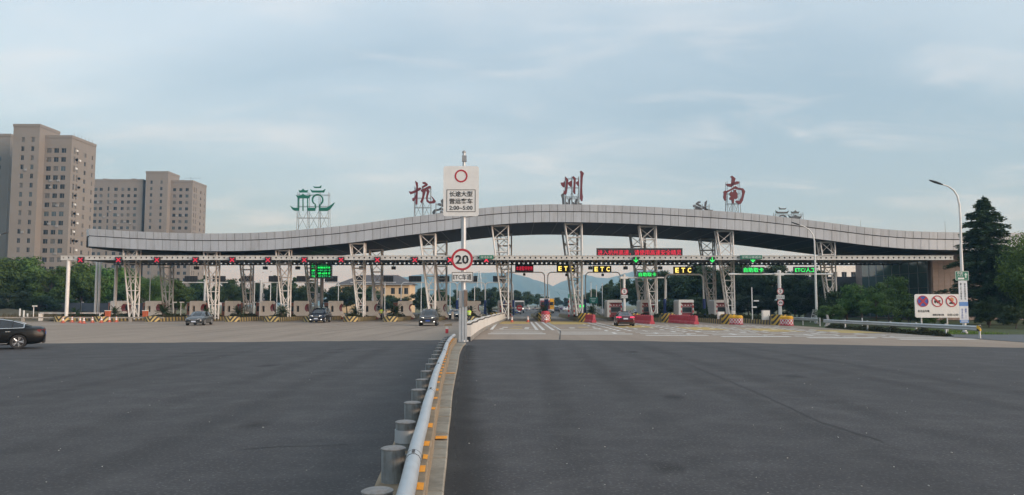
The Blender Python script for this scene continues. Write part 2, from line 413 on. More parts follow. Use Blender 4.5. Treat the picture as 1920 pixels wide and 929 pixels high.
M['kerbstripe'] = stripes('kerb_yellow_black', (0.42, 0.32, 0.11), (0.06, 0.055, 0.05), (0, 1.0, 0.25), 1.05, wear=0.7)
M['rw'] = stripes('red_white_bands', (0.55, 0.04, 0.05), (0.72, 0.70, 0.68), (0, 0, 1.0), 1.6, wear=0.15)
M['armbands'] = stripes('barrier_arm_bands', (0.74, 0.72, 0.70), (0.68, 0.60, 0.58), (1.0, 0, 0), 0.9, wear=0.2)

# ================================================================ THE SETTING
def ground_mat(name, base, dark, light, fine=60.0, speck=0.5, mott=0.15, streak=None, bump=0.25, rough=0.85):
    m, N, L, b = newmat(name)
    b.inputs['Roughness'].default_value = rough; b.inputs['Specular IOR Level'].default_value = 0.35
    c = N.new('ShaderNodeTexCoord')
    def noise(sc, det, rg=0.6, src=None):
        n = N.new('ShaderNodeTexNoise'); n.inputs['Scale'].default_value = sc; n.inputs['Detail'].default_value = det; n.inputs['Roughness'].default_value = rg
        L.new(src or c.outputs['Object'], n.inputs['Vector']); return n.outputs[0]
    def mix(f, a, bb):
        x = N.new('ShaderNodeMix'); x.data_type = 'RGBA'
        if hasattr(f, 'node'): L.new(f, x.inputs[0])
        else: x.inputs[0].default_value = f
        for s, k in ((a, 6), (bb, 7)):
            if isinstance(s, tuple): x.inputs[k].default_value = s + (1,)
            else: L.new(s, x.inputs[k])
        return x.outputs[2]
    def rng(o, a, bb, lo=0.0, hi=1.0):
        r = N.new('ShaderNodeMapRange'); r.inputs[1].default_value = a; r.inputs[2].default_value = bb; r.inputs[3].default_value = lo; r.inputs[4].default_value = hi
        L.new(o, r.inputs[0]); return r.outputs[0]
    f1 = noise(fine, 2, 0.5)
    col = mix(rng(f1, 0.35, 0.65, 0.0, speck), base, dark)
    f2 = noise(fine * 0.7, 1, 0.5)
    col = mix(rng(f2, 0.57, 0.70, 0.0, speck), col, light)
    f3 = noise(0.12, 6)
    col = mix(rng(f3, 0.40, 0.68, 0.0, mott), col, dark)
    f4 = noise(0.9, 6, 0.7)
    col = mix(rng(f4, 0.45, 0.70, 0.0, mott * 0.8), col, light)
    if streak is not None:
        mpn = N.new('ShaderNodeMapping'); mpn.inputs['Scale'].default_value = streak; L.new(c.outputs['Object'], mpn.inputs[0])
        f5 = noise(1.0, 5, 0.6, mpn.outputs[0])
        col = mix(rng(f5, 0.46, 0.66, 0.0, mott * 1.4), col, dark)
    L.new(col, b.inputs['Base Color'])
    bp = N.new('ShaderNodeBump'); bp.inputs['Strength'].default_value = bump; bp.inputs['Distance'].default_value = 0.01
    L.new(f1, bp.inputs['Height']); L.new(bp.outputs[0], b.inputs['Normal'])
    return m
M['asphalt'] = ground_mat('dark_asphalt', (0.062, 0.059, 0.0615), (0.036, 0.0345, 0.036), (0.20, 0.195, 0.19), 30.0, 0.45, 0.26, (0.35, 0.035, 1.0))
M['apron'] = ground_mat('worn_concrete_paving', (0.345, 0.272, 0.212), (0.235, 0.186, 0.146), (0.42, 0.34, 0.275), 14.0, 0.4, 0.35, (0.55, 0.035, 1.0))
M['highway'] = ground_mat('far_asphalt', (0.10, 0.098, 0.096), (0.08, 0.078, 0.076), (0.14, 0.135, 0.13), 5.0, 0.3, 0.3)
M['earth'] = ground_mat('dry_grassland', (0.17, 0.155, 0.075), (0.055, 0.075, 0.03), (0.27, 0.22, 0.12), 1.5, 0.5, 0.6, rough=0.95)
M['verge'] = ground_mat('green_verge', (0.06, 0.085, 0.025), (0.035, 0.05, 0.018), (0.11, 0.12, 0.05), 6.0, 0.6, 0.5, rough=0.95)
M['sideroad'] = ground_mat('grey_side_paving', (0.12, 0.13, 0.14), (0.09, 0.095, 0.10), (0.17, 0.18, 0.18), 12.0, 0.4, 0.3)
M['tar'] = mat('tar_seam', (0.030, 0.030, 0.031), 0.8, var=0.3, scale=5)

def sheet(name, pts, z, m):
    mb = MB(); mb.add([(x, y, z) for x, y in pts], [tuple(range(len(pts)))])
    return structure(mb.build(name, m))
g = MB()
S = 6800
for i in range(8):
    for j in range(8):
        a, b2 = -S + i * S / 4, -S + j * S / 4
        g.quad((a, b2, -0.09), (a + S / 4, b2, -0.09), (a + S / 4, b2 + S / 4, -0.09), (a, b2 + S / 4, -0.09))
structure(g.build('ground', M['earth']))
apron = sheet('concrete_apron', [(-66, 20), (28.75, 20), (28.75, 80), (30.5, 100), (34, 138), (-62, 138), (-66, 100)], -0.012, M['apron'])
seam = [gr(x, y) for x, y in ((-260, 647), (0, 644.8), (200, 643.5), (400, 642), (620, 640), (820, 638), (920, 637), (1040, 637.6), (1160, 639), (1360, 642.7), (1560, 646.6), (1740, 649.5), (1900, 652), (2060, 655))]
_r = random.Random(77); _s = []
for _i in range(len(seam) - 1):
    _n = max(1, int((seam[_i + 1] - seam[_i]).length / 0.5))
    for _k in range(_n):
        _p = seam[_i].lerp(seam[_i + 1], _k / _n); _s.append(Vector((_p.x, _p.y + _r.uniform(-0.13, 0.13) + 0.25 * math.sin(_p.x * 0.9) * math.sin(_p.x * 0.37), 0)))
seam = _s + [seam[-1]]
road = sheet('asphalt_road', [(-120, -25), (60, -25)] + [(60, seam[-1].y)] + [(p.x, p.y) for p in reversed(seam)] + [(-120, seam[0].y)], 0.0, M['asphalt'])
sheet('left_forecourt', [(-150, 30), (-65.9, 30), (-65.9, 86), (-150, 86)], -0.016, M['apron'])
sheet('highway', [(-60, 137.9), (32, 137.9), (42, 230), (64, 600), (130, 1600), (70, 1600), (6, 600), (-16, 230)], -0.02, M['highway'])
sheet('verge', [(28.8, 50.0), (29.5, 50.0), (29.5, 55.5), (60, 55.5), (130, 100), (140, 190), (36, 190), (30.6, 100), (28.8, 80)], -0.026, M['verge'])
sheet('side_road', [(29.1, 30), (120, 30), (120, 70), (60, 55.3), (29.1, 55.3)], -0.02, M['sideroad'])

# seams and cracks lying on the asphalt
def strip(pts, w, z, wob=0.0):
    mb = MB(); rnd = random.Random(3)
    P_ = []
    for i in range(len(pts) - 1):
        a, b_ = pts[i], pts[i + 1]
        n = max(1, int((b_ - a).length / 0.35)) if wob else 1
        for k in range(n): P_.append(a.lerp(b_, k / n))
    P_.append(pts[-1])
    L_, R_ = [], []
    for i, p in enumerate(P_):
        d = P_[min(i + 1, len(P_) - 1)] - P_[max(0, i - 1)]
        s_ = Vector((-d.y, d.x, 0)).normalized()
        o_ = rnd.uniform(-wob, wob); ww = w * (1 + (rnd.uniform(-0.6, 0.6) if wob else 0))
        L_.append(p + s_ * (o_ + ww / 2)); R_.append(p + s_ * (o_ - ww / 2))
    for i in range(len(P_) - 1):
        a, b_, c_, d_ = L_[i], R_[i], R_[i + 1], L_[i + 1]
        mb.quad(*[(q.x, q.y, z) for q in (a, b_, c_, d_)])
    return mb
strip([gr(x, y) for x, y in ((1200, 647), (1330, 700), (1430, 741), (1540, 793), (1660, 830))], 0.035, 0.004, 0.03).build('tar_seam', M['tar'], road)
strip([gr(x, y) for x, y in ((455, 843), (520, 838), (580, 837), (650, 833))], 0.025, 0.004, 0.03).build('crack', M['tar'], road)
strip([gr(x, y) for x, y in ((850, 700), (880, 697), (905, 698))], 0.03, 0.004, 0.02).build('crack', M['tar'], road)
strip([gr(x, y) for x, y in ((985, 672), (1030, 671))], 0.05, 0.004, 0.02).build('crack', M['tar'], road)
strip([Vector((4.35, 100, 0)), Vector((3.9, 62, 0)), Vector((2.9, 47, 0))], 0.07, -0.004, 0.02).build('joint', M['tar'], apron)
for xx in (-8, -15.5, -23, -30.5, -38, -45.5):
    strip([Vector((xx, 96, 0)), Vector((xx - 0.3, 44, 0))], 0.03, -0.0072).build('joint', M['tar'], apron)
for yy in (54, 66, 78, 90):
    strip([Vector((-60, yy, 0)), Vector((-4, yy, 0))], 0.03, -0.006).build('joint', M['tar'], apron)
# darker worn gutter strip along the kerb
M['gutter'] = ground_mat('worn_gutter_asphalt', (0.046, 0.044, 0.043), (0.028, 0.027, 0.027), (0.10, 0.098, 0.094), 26.0, 0.5, 0.5, (1.0, 0.2, 1.0))
def fade_strip(name, pts, w, z, parent):          # dirt band, full at the kerb and fading out to the right
    me_v, me_f, al = [], [], []
    rnd = random.Random(14); cols = 6
    P_ = []
    for i in range(len(pts) - 1):
        n = max(1, int((pts[i + 1] - pts[i]).length / 0.6))
        for k in range(n): P_.append(pts[i].lerp(pts[i + 1], k / n))
    P_.append(pts[-1])
    for i, p in enumerate(P_):
        ww = w * rnd.uniform(0.85, 1.2)
        for c in range(cols + 1):
            me_v.append((p.x + ww * c / cols, p.y, z)); al.append((1 - c / cols) ** 1.3)
    q = cols + 1
    for i in range(len(P_) - 1):
        for c in range(cols): me_f.append((i * q + c, i * q + c + 1, (i + 1) * q + c + 1, (i + 1) * q + c))
    mb = MB(); mb.add(me_v, me_f)
    o = mb.build(name, M['gutter'], parent)
    at_ = o.data.attributes.new('fade', 'FLOAT', 'POINT'); at_.data.foreach_set('value', al)
    return o
gm = M['gutter'].node_tree; gn, gl_ = gm.nodes, gm.links
ga = gn.new('ShaderNodeAttribute'); ga.attribute_name = 'fade'; gt = gn.new('ShaderNodeBsdfTransparent'); gx = gn.new('ShaderNodeMixShader')
gl_.new(ga.outputs['Fac'], gx.inputs[0]); gl_.new(gt.outputs[0], gx.inputs[1]); gl_.new(gn['Principled BSDF'].outputs[0], gx.inputs[2]); gl_.new(gx.outputs[0], gn['Material Output'].inputs[0])
fade_strip('gutter_dirt', [Vector((-0.2, 0, 0)), Vector((-0.74, 8.47, 0)), Vector((-1.16, 14, 0)), Vector((-1.57, 20.4, 0)), Vector((-1.95, 28, 0)), Vector((-2.5, 40, 0))], 0.75, 0.003, road)
def track(name, pts, w, z, parent, strength, seed):      # faint worn band, soft on both sides
    rnd = random.Random(seed); vs_, fs_, al = [], [], []; cols = 6; P_ = []
    for i in range(len(pts) - 1):
        n = max(1, int((pts[i + 1] - pts[i]).length / 0.7))
        for k in range(n): P_.append(pts[i].lerp(pts[i + 1], k / n))
    P_.append(pts[-1]); ends = len(P_) - 1
    for i, p in enumerate(P_):
        d = P_[min(i + 1, ends)] - P_[max(0, i - 1)]; s_ = Vector((d.y, -d.x, 0)).normalized(); ww = w * rnd.uniform(0.9, 1.12)
        e_ = min(1, 4 * i / ends, 4 * (ends - i) / ends) * rnd.uniform(0.75, 1.0)
        for c in range(cols + 1):
            q_ = p + s_ * (ww * (c / cols - 0.5)); vs_.append((q_.x, q_.y, z)); al.append(strength * e_ * math.sin(math.pi * c / cols))
    q = cols + 1
    for i in range(ends):
        for c in range(cols): fs_.append((i * q + c, i * q + c + 1, (i + 1) * q + c + 1, (i + 1) * q + c))
    mb = MB(); mb.add(vs_, fs_); o = mb.build(name, M['gutter'], parent)
    at_ = o.data.attributes.new('fade', 'FLOAT', 'POINT'); at_.data.foreach_set('value', al)
for i, (xa, xb, w_) in enumerate(((0.7, 1.3, 0.55), (2.4, 3.0, 0.55), (5.2, 4.9, 0.6), (7.0, 6.6, 0.6), (10.5, 9.6, 0.6), (12.3, 11.4, 0.6), (-5.2, -6.4, 0.6), (-7.1, -8.2, 0.6), (-10.5, -12.5, 0.6), (-12.4, -14.4, 0.6))):
    track('tyre_track', [Vector((xa, 5, 0)), Vector(((xa + xb) / 2 + 0.2, 24, 0)), Vector((xb, 43.5, 0))], w_ * 1.5, 0.0022 + 0.00005 * i, road, 0.12, i)
track('tyre_track', [Vector((-2, 40, 0)), Vector((-9, 33, 0)), Vector((-20, 30, 0)), Vector((-36, 29, 0))], 0.6, 0.003, road, 0.14, 31)
track('tyre_track', [Vector((-2.5, 42, 0)), Vector((-10, 34.7, 0)), Vector((-21, 31.8, 0)), Vector((-37, 30.8, 0))], 0.6, 0.0031, road, 0.14, 32)
for i, (x_, y_, w_) in enumerate(((1.9, 9.5, 0.9), (3.6, 17, 1.1), (-4.6, 13, 1.0), (8.2, 22, 1.3), (-8.5, 26, 1.2), (5.4, 34, 1.0))):
    track('oil_stain', [Vector((x_, y_, 0)), Vector((x_ + 0.1, y_ + w_ * 0.6, 0)), Vector((x_, y_ + w_ * 1.3, 0))], w_ * 0.6, 0.0034 + 0.0001 * i, road, 0.38, 50 + i)
for i, X in enumerate((-7.6, -12.8, -17.8, -22.8, -27.8, -32.7, -37.7, -42.6)):
    for s_ in (-0.75, 0.75): track('tyre_track', [Vector((X + s_, 100, 0)), Vector((X + s_ - 0.3, 75, 0)), Vector((X + s_ - 1.5 - i * 0.3, 48, 0))], 0.6, -0.0102 + 0.0002 * i, apron, 0.16, 60 + i)
strip([gr(x, y) for x, y in ((1210, 706), (1300, 712), (1500, 715), (1800, 722))], 0.02, 0.004, 0.02).build('crack', M['tar'], road)
# pale grit scattered on the asphalt
mb = MB(); rnd = random.Random(11)
for i in range(190):
    Y = 6.5 + 26 * rnd.random() ** 1.7
    X = rnd.uniform(-0.72, 0.72) * Y
    if -1.9 - 0.066 * Y + 0.2 < X < -0.1 - 0.052 * Y: continue
    s_ = rnd.uniform(0.005, 0.012)
    t = rnd.uniform(0, 3)
    mb.box((X, Y, s_ * 0.4), (s_ * rnd.uniform(1, 2.4), s_, s_ * 0.8), t)
grit = mb.build('grit', mat('pale_grit', (0.42, 0.41, 0.38), 0.8))
tag(grit, 'pale grit and litter specks scattered over the near asphalt', 'grit'); grit['kind'] = 'stuff'

# painted markings on the apron (each stripe its own sheet)
def stripe_obj(name, x0, x1, y0, y1, m, skew=0.0, z=-0.006):
    mb = MB(); mb.quad((x0, y0, z), (x1, y0, z), (x1 + skew, y1, z), (x0 + skew, y1, z))
    return mb.build(name, m, apron)
for x0, x1, ys in ((-1.75, 2.45, (56.0, 59.2, 62.0, 65.5)), (3.4, 8.75, (55.6, 58.8, 61.7, 65.2)), (9.3, 13.6, (53.2, 56.4, 59.4, 62.4)),
                   (14.0, 18.6, (51.2, 54.2, 57.2, 60.2)), (19.0, 23.4, (49.2, 52.0, 54.8, 57.6)), (23.8, 28.6, (47.2, 49.6, 52.0, 54.4))):
    for k, yy in enumerate(ys):
        stripe_obj('slow_line', x0 + 0.12 * k, x1 - 0.1 * k, yy, yy + (0.85, 0.55, 0.48, 0.42)[k], M['paint_white'])
lane_edges = (-1.9, 2.75, 3.55, 8.85, 9.75, 13.9, 14.9, 18.8, 19.7, 23.5, 24.4)
for k, x in enumerate(lane_edges):
    y0, y1 = 66 - max(0, x) * 0.35, 97 - max(0, x) * 0.62
    n = 11 if k else 1
    for i in range(n):
        a = y0 + (y1 - y0) * i / n; b_ = a + (y1 - y0) / n * (0.72 if n > 1 else 1)
        sk = 0.02 * (i - n) if k else 0
        stripe_obj('lane_dash', x + sk, x + sk + 0.26, a, b_, M['paint_white'], 0.02)
        if k >= 3 and i % 2 == 0: stripe_obj('lane_dash', x + sk + (1.1 if k % 2 == 0 else -1.1), x + sk + (1.1 if k % 2 == 0 else -1.1) + 0.24, a - 6, b_ - 6, M['paint_white'], 0.02)
        if k in (1, 2): stripe_obj('lane_dash', x + sk + (-0.55 if k == 1 else 0.55), x + sk + (-0.55 if k == 1 else 0.55) + 0.26, a, b_, M['paint_white'], 0.02)
for x0, x1, y0, y1 in ((-1.4, 2.0, 86, 99), (4.4, 8.5, 84, 98), (10.2, 13.4, 72, 80), (15.4, 18.4, 65, 73), (20.3, 23.2, 61, 69), (25, 28.2, 58, 65)):
    stripe_obj('yellow_panel', x0, x1, y0, y1, M['paint_yellow'], z=-0.0085)
    xm = (x0 + x1) / 2
    for dxx, dyy, ww in ((-1.2, -14, 0.5), (-0.2, -12, 0.9), (0.9, -15, 0.4), (-0.5, -17.5, 1.1), (0.8, -18, 0.4), (-1.4, -18.5, 0.35)):
        if y0 + dyy > 66.5: stripe_obj('faded_arrow', xm + dxx, xm + dxx + ww, y0 + dyy, y0 + dyy + 1.5, M['paint_yellow'] if ww > 0.6 else M['paint_white'], z=-0.0085)
stripe_obj('edge_line', -50, -38, 91.5, 91.9, M['paint_white'])
stripe_obj('edge_line', -58, -40, 84.5, 84.8, M['paint_white'])

# mountains far behind
def mountains(name, ridge, Y0, depth, m, seed):
    rnd = random.Random(seed); mb = MB()
    cols = []
    xs = []
    for i in range(len(ridge) - 1):
        (x0, y0), (x1, y1) = ridge[i], ridge[i + 1]
        n = max(2, int((x1 - x0) / 5))
        for k in range(n): xs.append((x0 + (x1 - x0) * k / n, y0 + (y1 - y0) * k / n + rnd.uniform(-0.9, 0.9)))
    xs.append(ridge[-1])
    rows = 7
    vs, fs = [], []
    for x, y in xs:
        top = at(x, y, Y0)
        for r in range(rows):
            t = r / (rows - 1)
            yy = Y0 - depth * (1 - t)
            zz = -2 + (top.z + 2) * (t ** 1.15) * (1 + (rnd.uniform(-0.12, 0.12) if 0 < r < rows - 1 else 0))
            vs.append((top.x + (rnd.uniform(-20, 20) if 0 < r < rows - 1 else 0), yy, zz))
        vs.append((top.x, Y0 + depth * 0.8, -2))
    q = rows + 1
    for i in range(len(xs) - 1):
        for r in range(rows): fs.append((i * q + r, (i + 1) * q + r, (i + 1) * q + r + 1, i * q + r + 1))
    mb.add(vs, fs)
    return structure(mb.build(name, m, smooth=60))
M['mount'] = mat('wooded_mountain', (0.03, 0.06, 0.05), 0.95, var=0.35, scale=0.01)
mountains('mountain_ridge', [(560, 556), (640, 545), (700, 534), (756, 520), (790, 514), (840, 515), (870, 516), (897, 511.5), (930, 512), (962, 512.5), (985, 519), (1010, 527), (1035, 536), (1060, 545), (1100, 553), (1150, 560)], 4300, 900, M['mount'], 1)
mountains('mountain_ridge', [(985, 560), (1010, 552), (1030, 541), (1052, 529), (1075, 520), (1098, 516), (1118, 520), (1140, 523), (1165, 515), (1190, 508), (1225, 506), (1270, 515), (1330, 525), (1420, 540)], 4750, 900, M['mount'], 2)

# ================================================================ CANOPY
YF, YR = 100.0, 118.6
PROF = [(150, 428.5), (167, 429), (250, 434), (335, 437), (400, 438), (470, 437), (540, 433), (640, 424), (675, 419.8), (733, 412), (820, 401), (900, 391), (960, 386),
        (1020, 383.5), (1100, 384), (1170, 386), (1260, 390.5), (1400, 400), (1500, 411), (1560, 418.5), (1633, 427.5), (1706, 433.5), (1794, 436), (1925, 437)]
PW = [(p.x, p.z) for p in (at(x, y, YF) for x, y in PROF)]
def ztop(X):
    if X <= PW[0][0]: return PW[0][1]
    for i in range(len(PW) - 1):
        if X <= PW[i + 1][0]:
            p0 = PW[max(0, i - 1)]; p1 = PW[i]; p2 = PW[i + 1]; p3 = PW[min(len(PW) - 1, i + 2)]
            t = (X - p1[0]) / (p2[0] - p1[0])
            m1 = (p2[1] - p0[1]) / (p2[0] - p0[0]) * (p2[0] - p1[0]); m2 = (p3[1] - p1[1]) / (p3[0] - p1[0]) * (p2[0] - p1[0])
            return (2 * t**3 - 3 * t**2 + 1) * p1[1] + (t**3 - 2 * t**2 + t) * m1 + (-2 * t**3 + 3 * t**2) * p2[1] + (t**3 - t**2) * m2
    return PW[-1][1]
UP, LO, DROP = 0.89, 0.98, 2.31
XL, XRT = PW[1][0], PW[-1][0]
canopy = thing('toll_canopy', 'long wavy silver clad canopy roof spanning all the toll lanes', 'canopy', (6, YF, 0))
NP = 116
xs = [XL + (XRT - XL) * i / NP for i in range(NP + 1)]
def panel(name, ya, za, yb, zb, x0, x1, th=0.03, flip=1):
    g_ = 0.022
    mb = MB(); vs = []
    for x in (x0 + g_, x1 - g_):
        z0 = ztop(x)
        for (y, z) in ((ya, za), (yb, zb)):
            vs.append((x, y, z0 + z)); vs.append((x, y + th * flip, z0 + z))
    mb.add(vs, [(0, 2, 6, 4), (1, 5, 7, 3), (0, 4, 5, 1), (2, 3, 7, 6), (0, 1, 3, 2), (4, 6, 7, 5)])
    return mb.build(name, M['alu'], canopy, world=True)
rp = random.Random(5)
for i in range(NP):
    j = rp.uniform(-0.012, 0.012)
    panel('fascia_panel', YF + j, -0.005, YF + 0.10 + j + rp.uniform(-0.012, 0.012), -UP, xs[i], xs[i + 1])
    j = rp.uniform(-0.012, 0.012)
    panel('fascia_panel', YF + 0.22 + j, -LO, YF + 0.30 + j + rp.uniform(-0.02, 0.02), -DROP, xs[i], xs[i + 1])
# chamfered left end: two panels
def quadpanel(name, pts, m=None):
    mb = MB(); n_ = (Vector(pts[1]) - Vector(pts[0])).cross(Vector(pts[3]) - Vector(pts[0])).normalized() * 0.03
    vs = [Vector(p) for p in pts] + [Vector(p) + n_ for p in pts]
    mb.add(vs, [(0, 1, 2, 3), (7, 6, 5, 4), (0, 4, 5, 1), (1, 5, 6, 2), (2, 6, 7, 3), (3, 7, 4, 0)])
    return mb.build(name, m or M['alu'], canopy, world=True)
zl = ztop(XL)
for za, zb, o0 in ((-0.005, -UP, 0.0), (-LO, -DROP, 0.25)):
    quadpanel('fascia_panel', [(XL - 1.6 + o0, YF + 2.2, zl + za), (XL - 0.03, YF + o0, zl + za), (XL - 0.03, YF + o0 + 0.08, zl + zb), (XL - 1.5 + o0, YF + 2.2, zl + zb)])
# backing, soffit, roof skin and rear fascia (swept along the wave)
def sweep(name, sec, m, x_from=XL, x_to=XRT, n=80):
    mb = MB(); vs, fs = [], []
    for i in range(n + 1):
        x = x_from + (x_to - x_from) * i / n
        for y, z in sec: vs.append((x, y, ztop(x) + z))
    q = len(sec)
    for i in range(n):
        for k in range(q - 1): fs.append((i * q + k, (i + 1) * q + k, (i + 1) * q + k + 1, i * q + k + 1))
    mb.add(vs, fs)
    return mb.build(name, m, canopy, world=True)
sweep('fascia_backing', [(YF + 0.05, -0.03), (YF + 0.16, -UP - 0.02), (YF + 0.27, -LO + 0.02), (YF + 0.35, -DROP + 0.01)], M['groove'])
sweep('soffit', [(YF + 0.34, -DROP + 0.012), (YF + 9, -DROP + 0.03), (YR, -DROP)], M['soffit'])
for i_ in range(1, 40):
    xx_ = XL + (XRT - XL) * i_ / 40
    MB().box((xx_, (YF + YR) / 2 + 0.2, ztop(xx_) - DROP - 0.004), (0.06, YR - YF - 0.8, 0.03)).build('soffit_seam', M['grey'], canopy, world=True)
sweep('roof_skin', [(YF + 0.03, -0.01), (YF + 4, 0.0), (YF + 12, -1.6), (YR, -2.0)], M['grey'])
sweep('rear_fascia', [(YR, -2.0), (YR + 0.02, -DROP)], M['alu'])
mb = MB(); zz = ztop(XL)
mb.add([(XL - 1.5, YF + 2.2, zz - 0.02), (XL - 1.5, YR, zz - 0.02), (XL - 1.5, YR, zz - DROP), (XL - 1.5, YF + 2.2, zz - DROP)], [(0, 1, 2, 3)])
mb.add([(XL, YF + 0.3, zz - DROP + 0.02), (XL - 1.5, YF + 2.25, zz - DROP + 0.02), (XL - 1.5, YR, zz - DROP + 0.02), (XL, YR, zz - DROP + 0.02)], [(0, 1, 2, 3)])
mb.add([(XL, YF + 0.1, zz - 0.02), (XL - 1.5, YF + 2.25, zz - 0.02), (XL - 1.5, YR, zz - 0.02), (XL, YR, zz - 0.02)], [(0, 1, 2, 3)])
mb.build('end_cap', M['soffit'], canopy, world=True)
mb = MB(); mb.add([(XRT, YF, ztop(XRT)), (XRT, YR, ztop(XRT)), (XRT, YR, ztop(XRT) - DROP), (XRT, YF, ztop(XRT) - DROP)], [(0, 1, 2, 3)])
mb.build('end_cap', M['alu'], canopy, world=True)

# ---------------------------------------------------------------- lattice columns under the canopy
def lattice(Xr, Y, label, group, zt):
    t = thing('lattice_column', label, 'column', (Xr, Y, 0), group=group)
    D = 1.15
    def wid(z): return 0.62 + 0.125 * z
    def P_(i, z):       # corner 0 front right, 1 front left, 2 rear left, 3 rear right (local)
        return Vector((0 if i in (0, 3) else -wid(z), 0 if i in (0, 1) else D, z))
    for i in range(4):
        mb = MB(); mb.tube(P_(i, 0.2), P_(i, zt), 0.105, n=8); mb.build('leg', M['white'], t, smooth=50)
    n = max(3, round((zt - 0.4) / 1.75))
    zs = [0.4 + (zt - 0.5) * k / n for k in range(n + 1)]
    for k, z in enumerate(zs):
        mb = MB()
        for i in range(4): mb.tube(P_(i, z), P_((i + 1) % 4, z), 0.062, n=6)
        mb.build('brace_ring', M['white'], t, smooth=50)
        if k < n:
            mb = MB()
            for i in range(4):
                a, b_ = (i, (i + 1) % 4) if (k + i) % 2 else ((i + 1) % 4, i)
                mb.tube(P_(a, z), P_(b_, zs[k + 1]), 0.05, n=6)
            mb.build('diagonal_brace', M['white'], t, smooth=50)
    return t
FX = [(px - 960) / F * 102 for px in (258, 408, 543, 683, 816, 953, 1091, 1230, 1374)] + [42.8]
for i, X in enumerate(FX):
    lattice(X, 101.5, f'white steel lattice column, {ORD[i]} from the left in the front row under the canopy', 'front lattice columns', ztop(X - 1) - DROP + 0.02)
RX = [(px - 960) / F * 113 for px in (316, 468, 590, 714, 836, 959, 1084, 1212, 1343)]
for i, X in enumerate(RX):
    lattice(X, 113.5, f'shaded lattice column, {ORD[i]} from the left in the rear row under the canopy', 'rear lattice columns', ztop(X - 1) - DROP + 0.02)
for k, (px, Y) in enumerate(((181, 112), (187, 112.8))):
    X = (px - 960) / F * Y
    mb = MB(); mb.tube((0, 0, 0), (0, 0, 9.1), 0.17, n=14); mb.lathe([(0.45, 0), (0.45, 0.06), (0.26, 0.1)], n=14)
    o = mb.build('round_column', M['white'], smooth=40, loc=(X, Y, 0))
    tag(o, ['left', 'right'][k] + ' one of the two round steel columns under the left end of the canopy', 'column', 'round end columns')

# ---------------------------------------------------------------- lane signal gantry
GY0, GY1, GZ0, GZ1 = 97.5, 110.5, 7.83, 8.32
GX0, GX1 = -57.4, 56.2
gantry = thing('signal_gantry', 'low white steel gantry with rows of round holes crossing all lanes', 'gantry', (0, GY0, 0))
def perforated(name, y, r, m):
    mb = MB(); pitch = 0.66; n = int((GX1 - GX0) / pitch); zc_ = (GZ0 + GZ1) / 2; hz_ = (GZ1 - GZ0) / 2; th = 0.05
    for i in range(n):
        xa = GX0 + i * pitch; xc = xa + pitch / 2; hx = pitch / 2
        outer = [(xc - hx, zc_ - hz_), (xc, zc_ - hz_), (xc + hx, zc_ - hz_), (xc + hx, zc_), (xc + hx, zc_ + hz_), (xc, zc_ + hz_), (xc - hx, zc_ + hz_), (xc - hx, zc_)]
        inner = [(xc + r * math.cos(R(a)), zc_ + r * math.sin(R(a))) for a in (225, 270, 315, 0, 45, 90, 135, 180)]
        vs = [(x, yy, z) for yy in (y, y + th) for x, z in outer + inner]
        fs = []
        for k in range(8):
            j = (k + 1) % 8
            fs += [(k, j, 8 + j, 8 + k), (16 + k, 24 + k, 24 + j, 16 + j), (8 + k, 8 + j, 24 + j, 24 + k)]
        mb.add(vs, fs)
    return mb.build(name, m, gantry, world=True)
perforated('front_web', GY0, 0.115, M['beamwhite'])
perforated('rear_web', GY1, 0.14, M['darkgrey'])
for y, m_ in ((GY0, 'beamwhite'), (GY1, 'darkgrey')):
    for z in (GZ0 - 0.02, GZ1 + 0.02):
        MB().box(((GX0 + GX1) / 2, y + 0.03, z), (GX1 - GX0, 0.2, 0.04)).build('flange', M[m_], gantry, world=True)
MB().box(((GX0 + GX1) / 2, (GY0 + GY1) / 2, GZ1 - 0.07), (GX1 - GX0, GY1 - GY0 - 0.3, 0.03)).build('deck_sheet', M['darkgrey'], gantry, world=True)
rib = MB().box((0, 0, 0), (0.09, GY1 - GY0 - 0.32, 0.22)).mesh('cross_rib', M['grey'])
k = 0
x = GX0 + 0.4
while x < GX1:
    place('cross_rib', rib, gantry, (x, (GY1 - GY0) / 2, GZ1 - 0.21)); x += 1.15
for X, Y in ((-56.5, 97.75), (-56.3, 109.2)):
    mb = MB(); mb.tube((X, Y, 0.0), (X, Y, GZ0 - 0.05), 0.22, n=14); mb.lathe([(0.4, 0), (0.4, 0.5), (0.24, 0.55)], (X, Y, 0), n=14, mi=1)
    mb.build('post', [M['white'], M['darkgrey']], gantry, world=True, smooth=40)

# lane signals on the gantry
def signal_root(label, X, arrow=False):
    t = thing('lane_signal', label, 'lane signal', (X, GY0 - 0.28, GZ0 - 0.05), group='green arrow lane signals' if arrow else 'red cross lane signals')
    mb = MB(); mb.box((0, 0.1, 0), (0.78, 0.22, 0.78)); mb.build('housing', M['dark'], t)
    mb = MB()
    if arrow:
        mb.box((0, -0.03, 0.05), (0.09, 0.03, 0.58))
        for s_ in (-1, 1):
            mb.prism([(0, -0.32), (s_ * 0.28, -0.04), (s_ * 0.28, 0.08), (0, -0.2)] if s_ > 0 else [(0, -0.2), (s_ * 0.28, 0.08), (s_ * 0.28, -0.04), (0, -0.32)], -0.045, -0.02)
    else:
        for s_ in (-1, 1):
            c_ = 0.25; w_ = 0.045
            mb.prism([(-c_ - w_, -s_ * c_ + s_ * w_), (-c_ + w_, -s_ * c_ - s_ * w_), (c_ + w_, s_ * c_ - s_ * w_), (c_ - w_, s_ * c_ + s_ * w_)][::s_], -0.045 - 0.004 * s_, -0.02)
    mb.build('lit_arrow' if arrow else 'lit_cross', M['led_green'] if arrow else M['led_red_dim'] if X < -8 else M['led_red'], t)
    return t
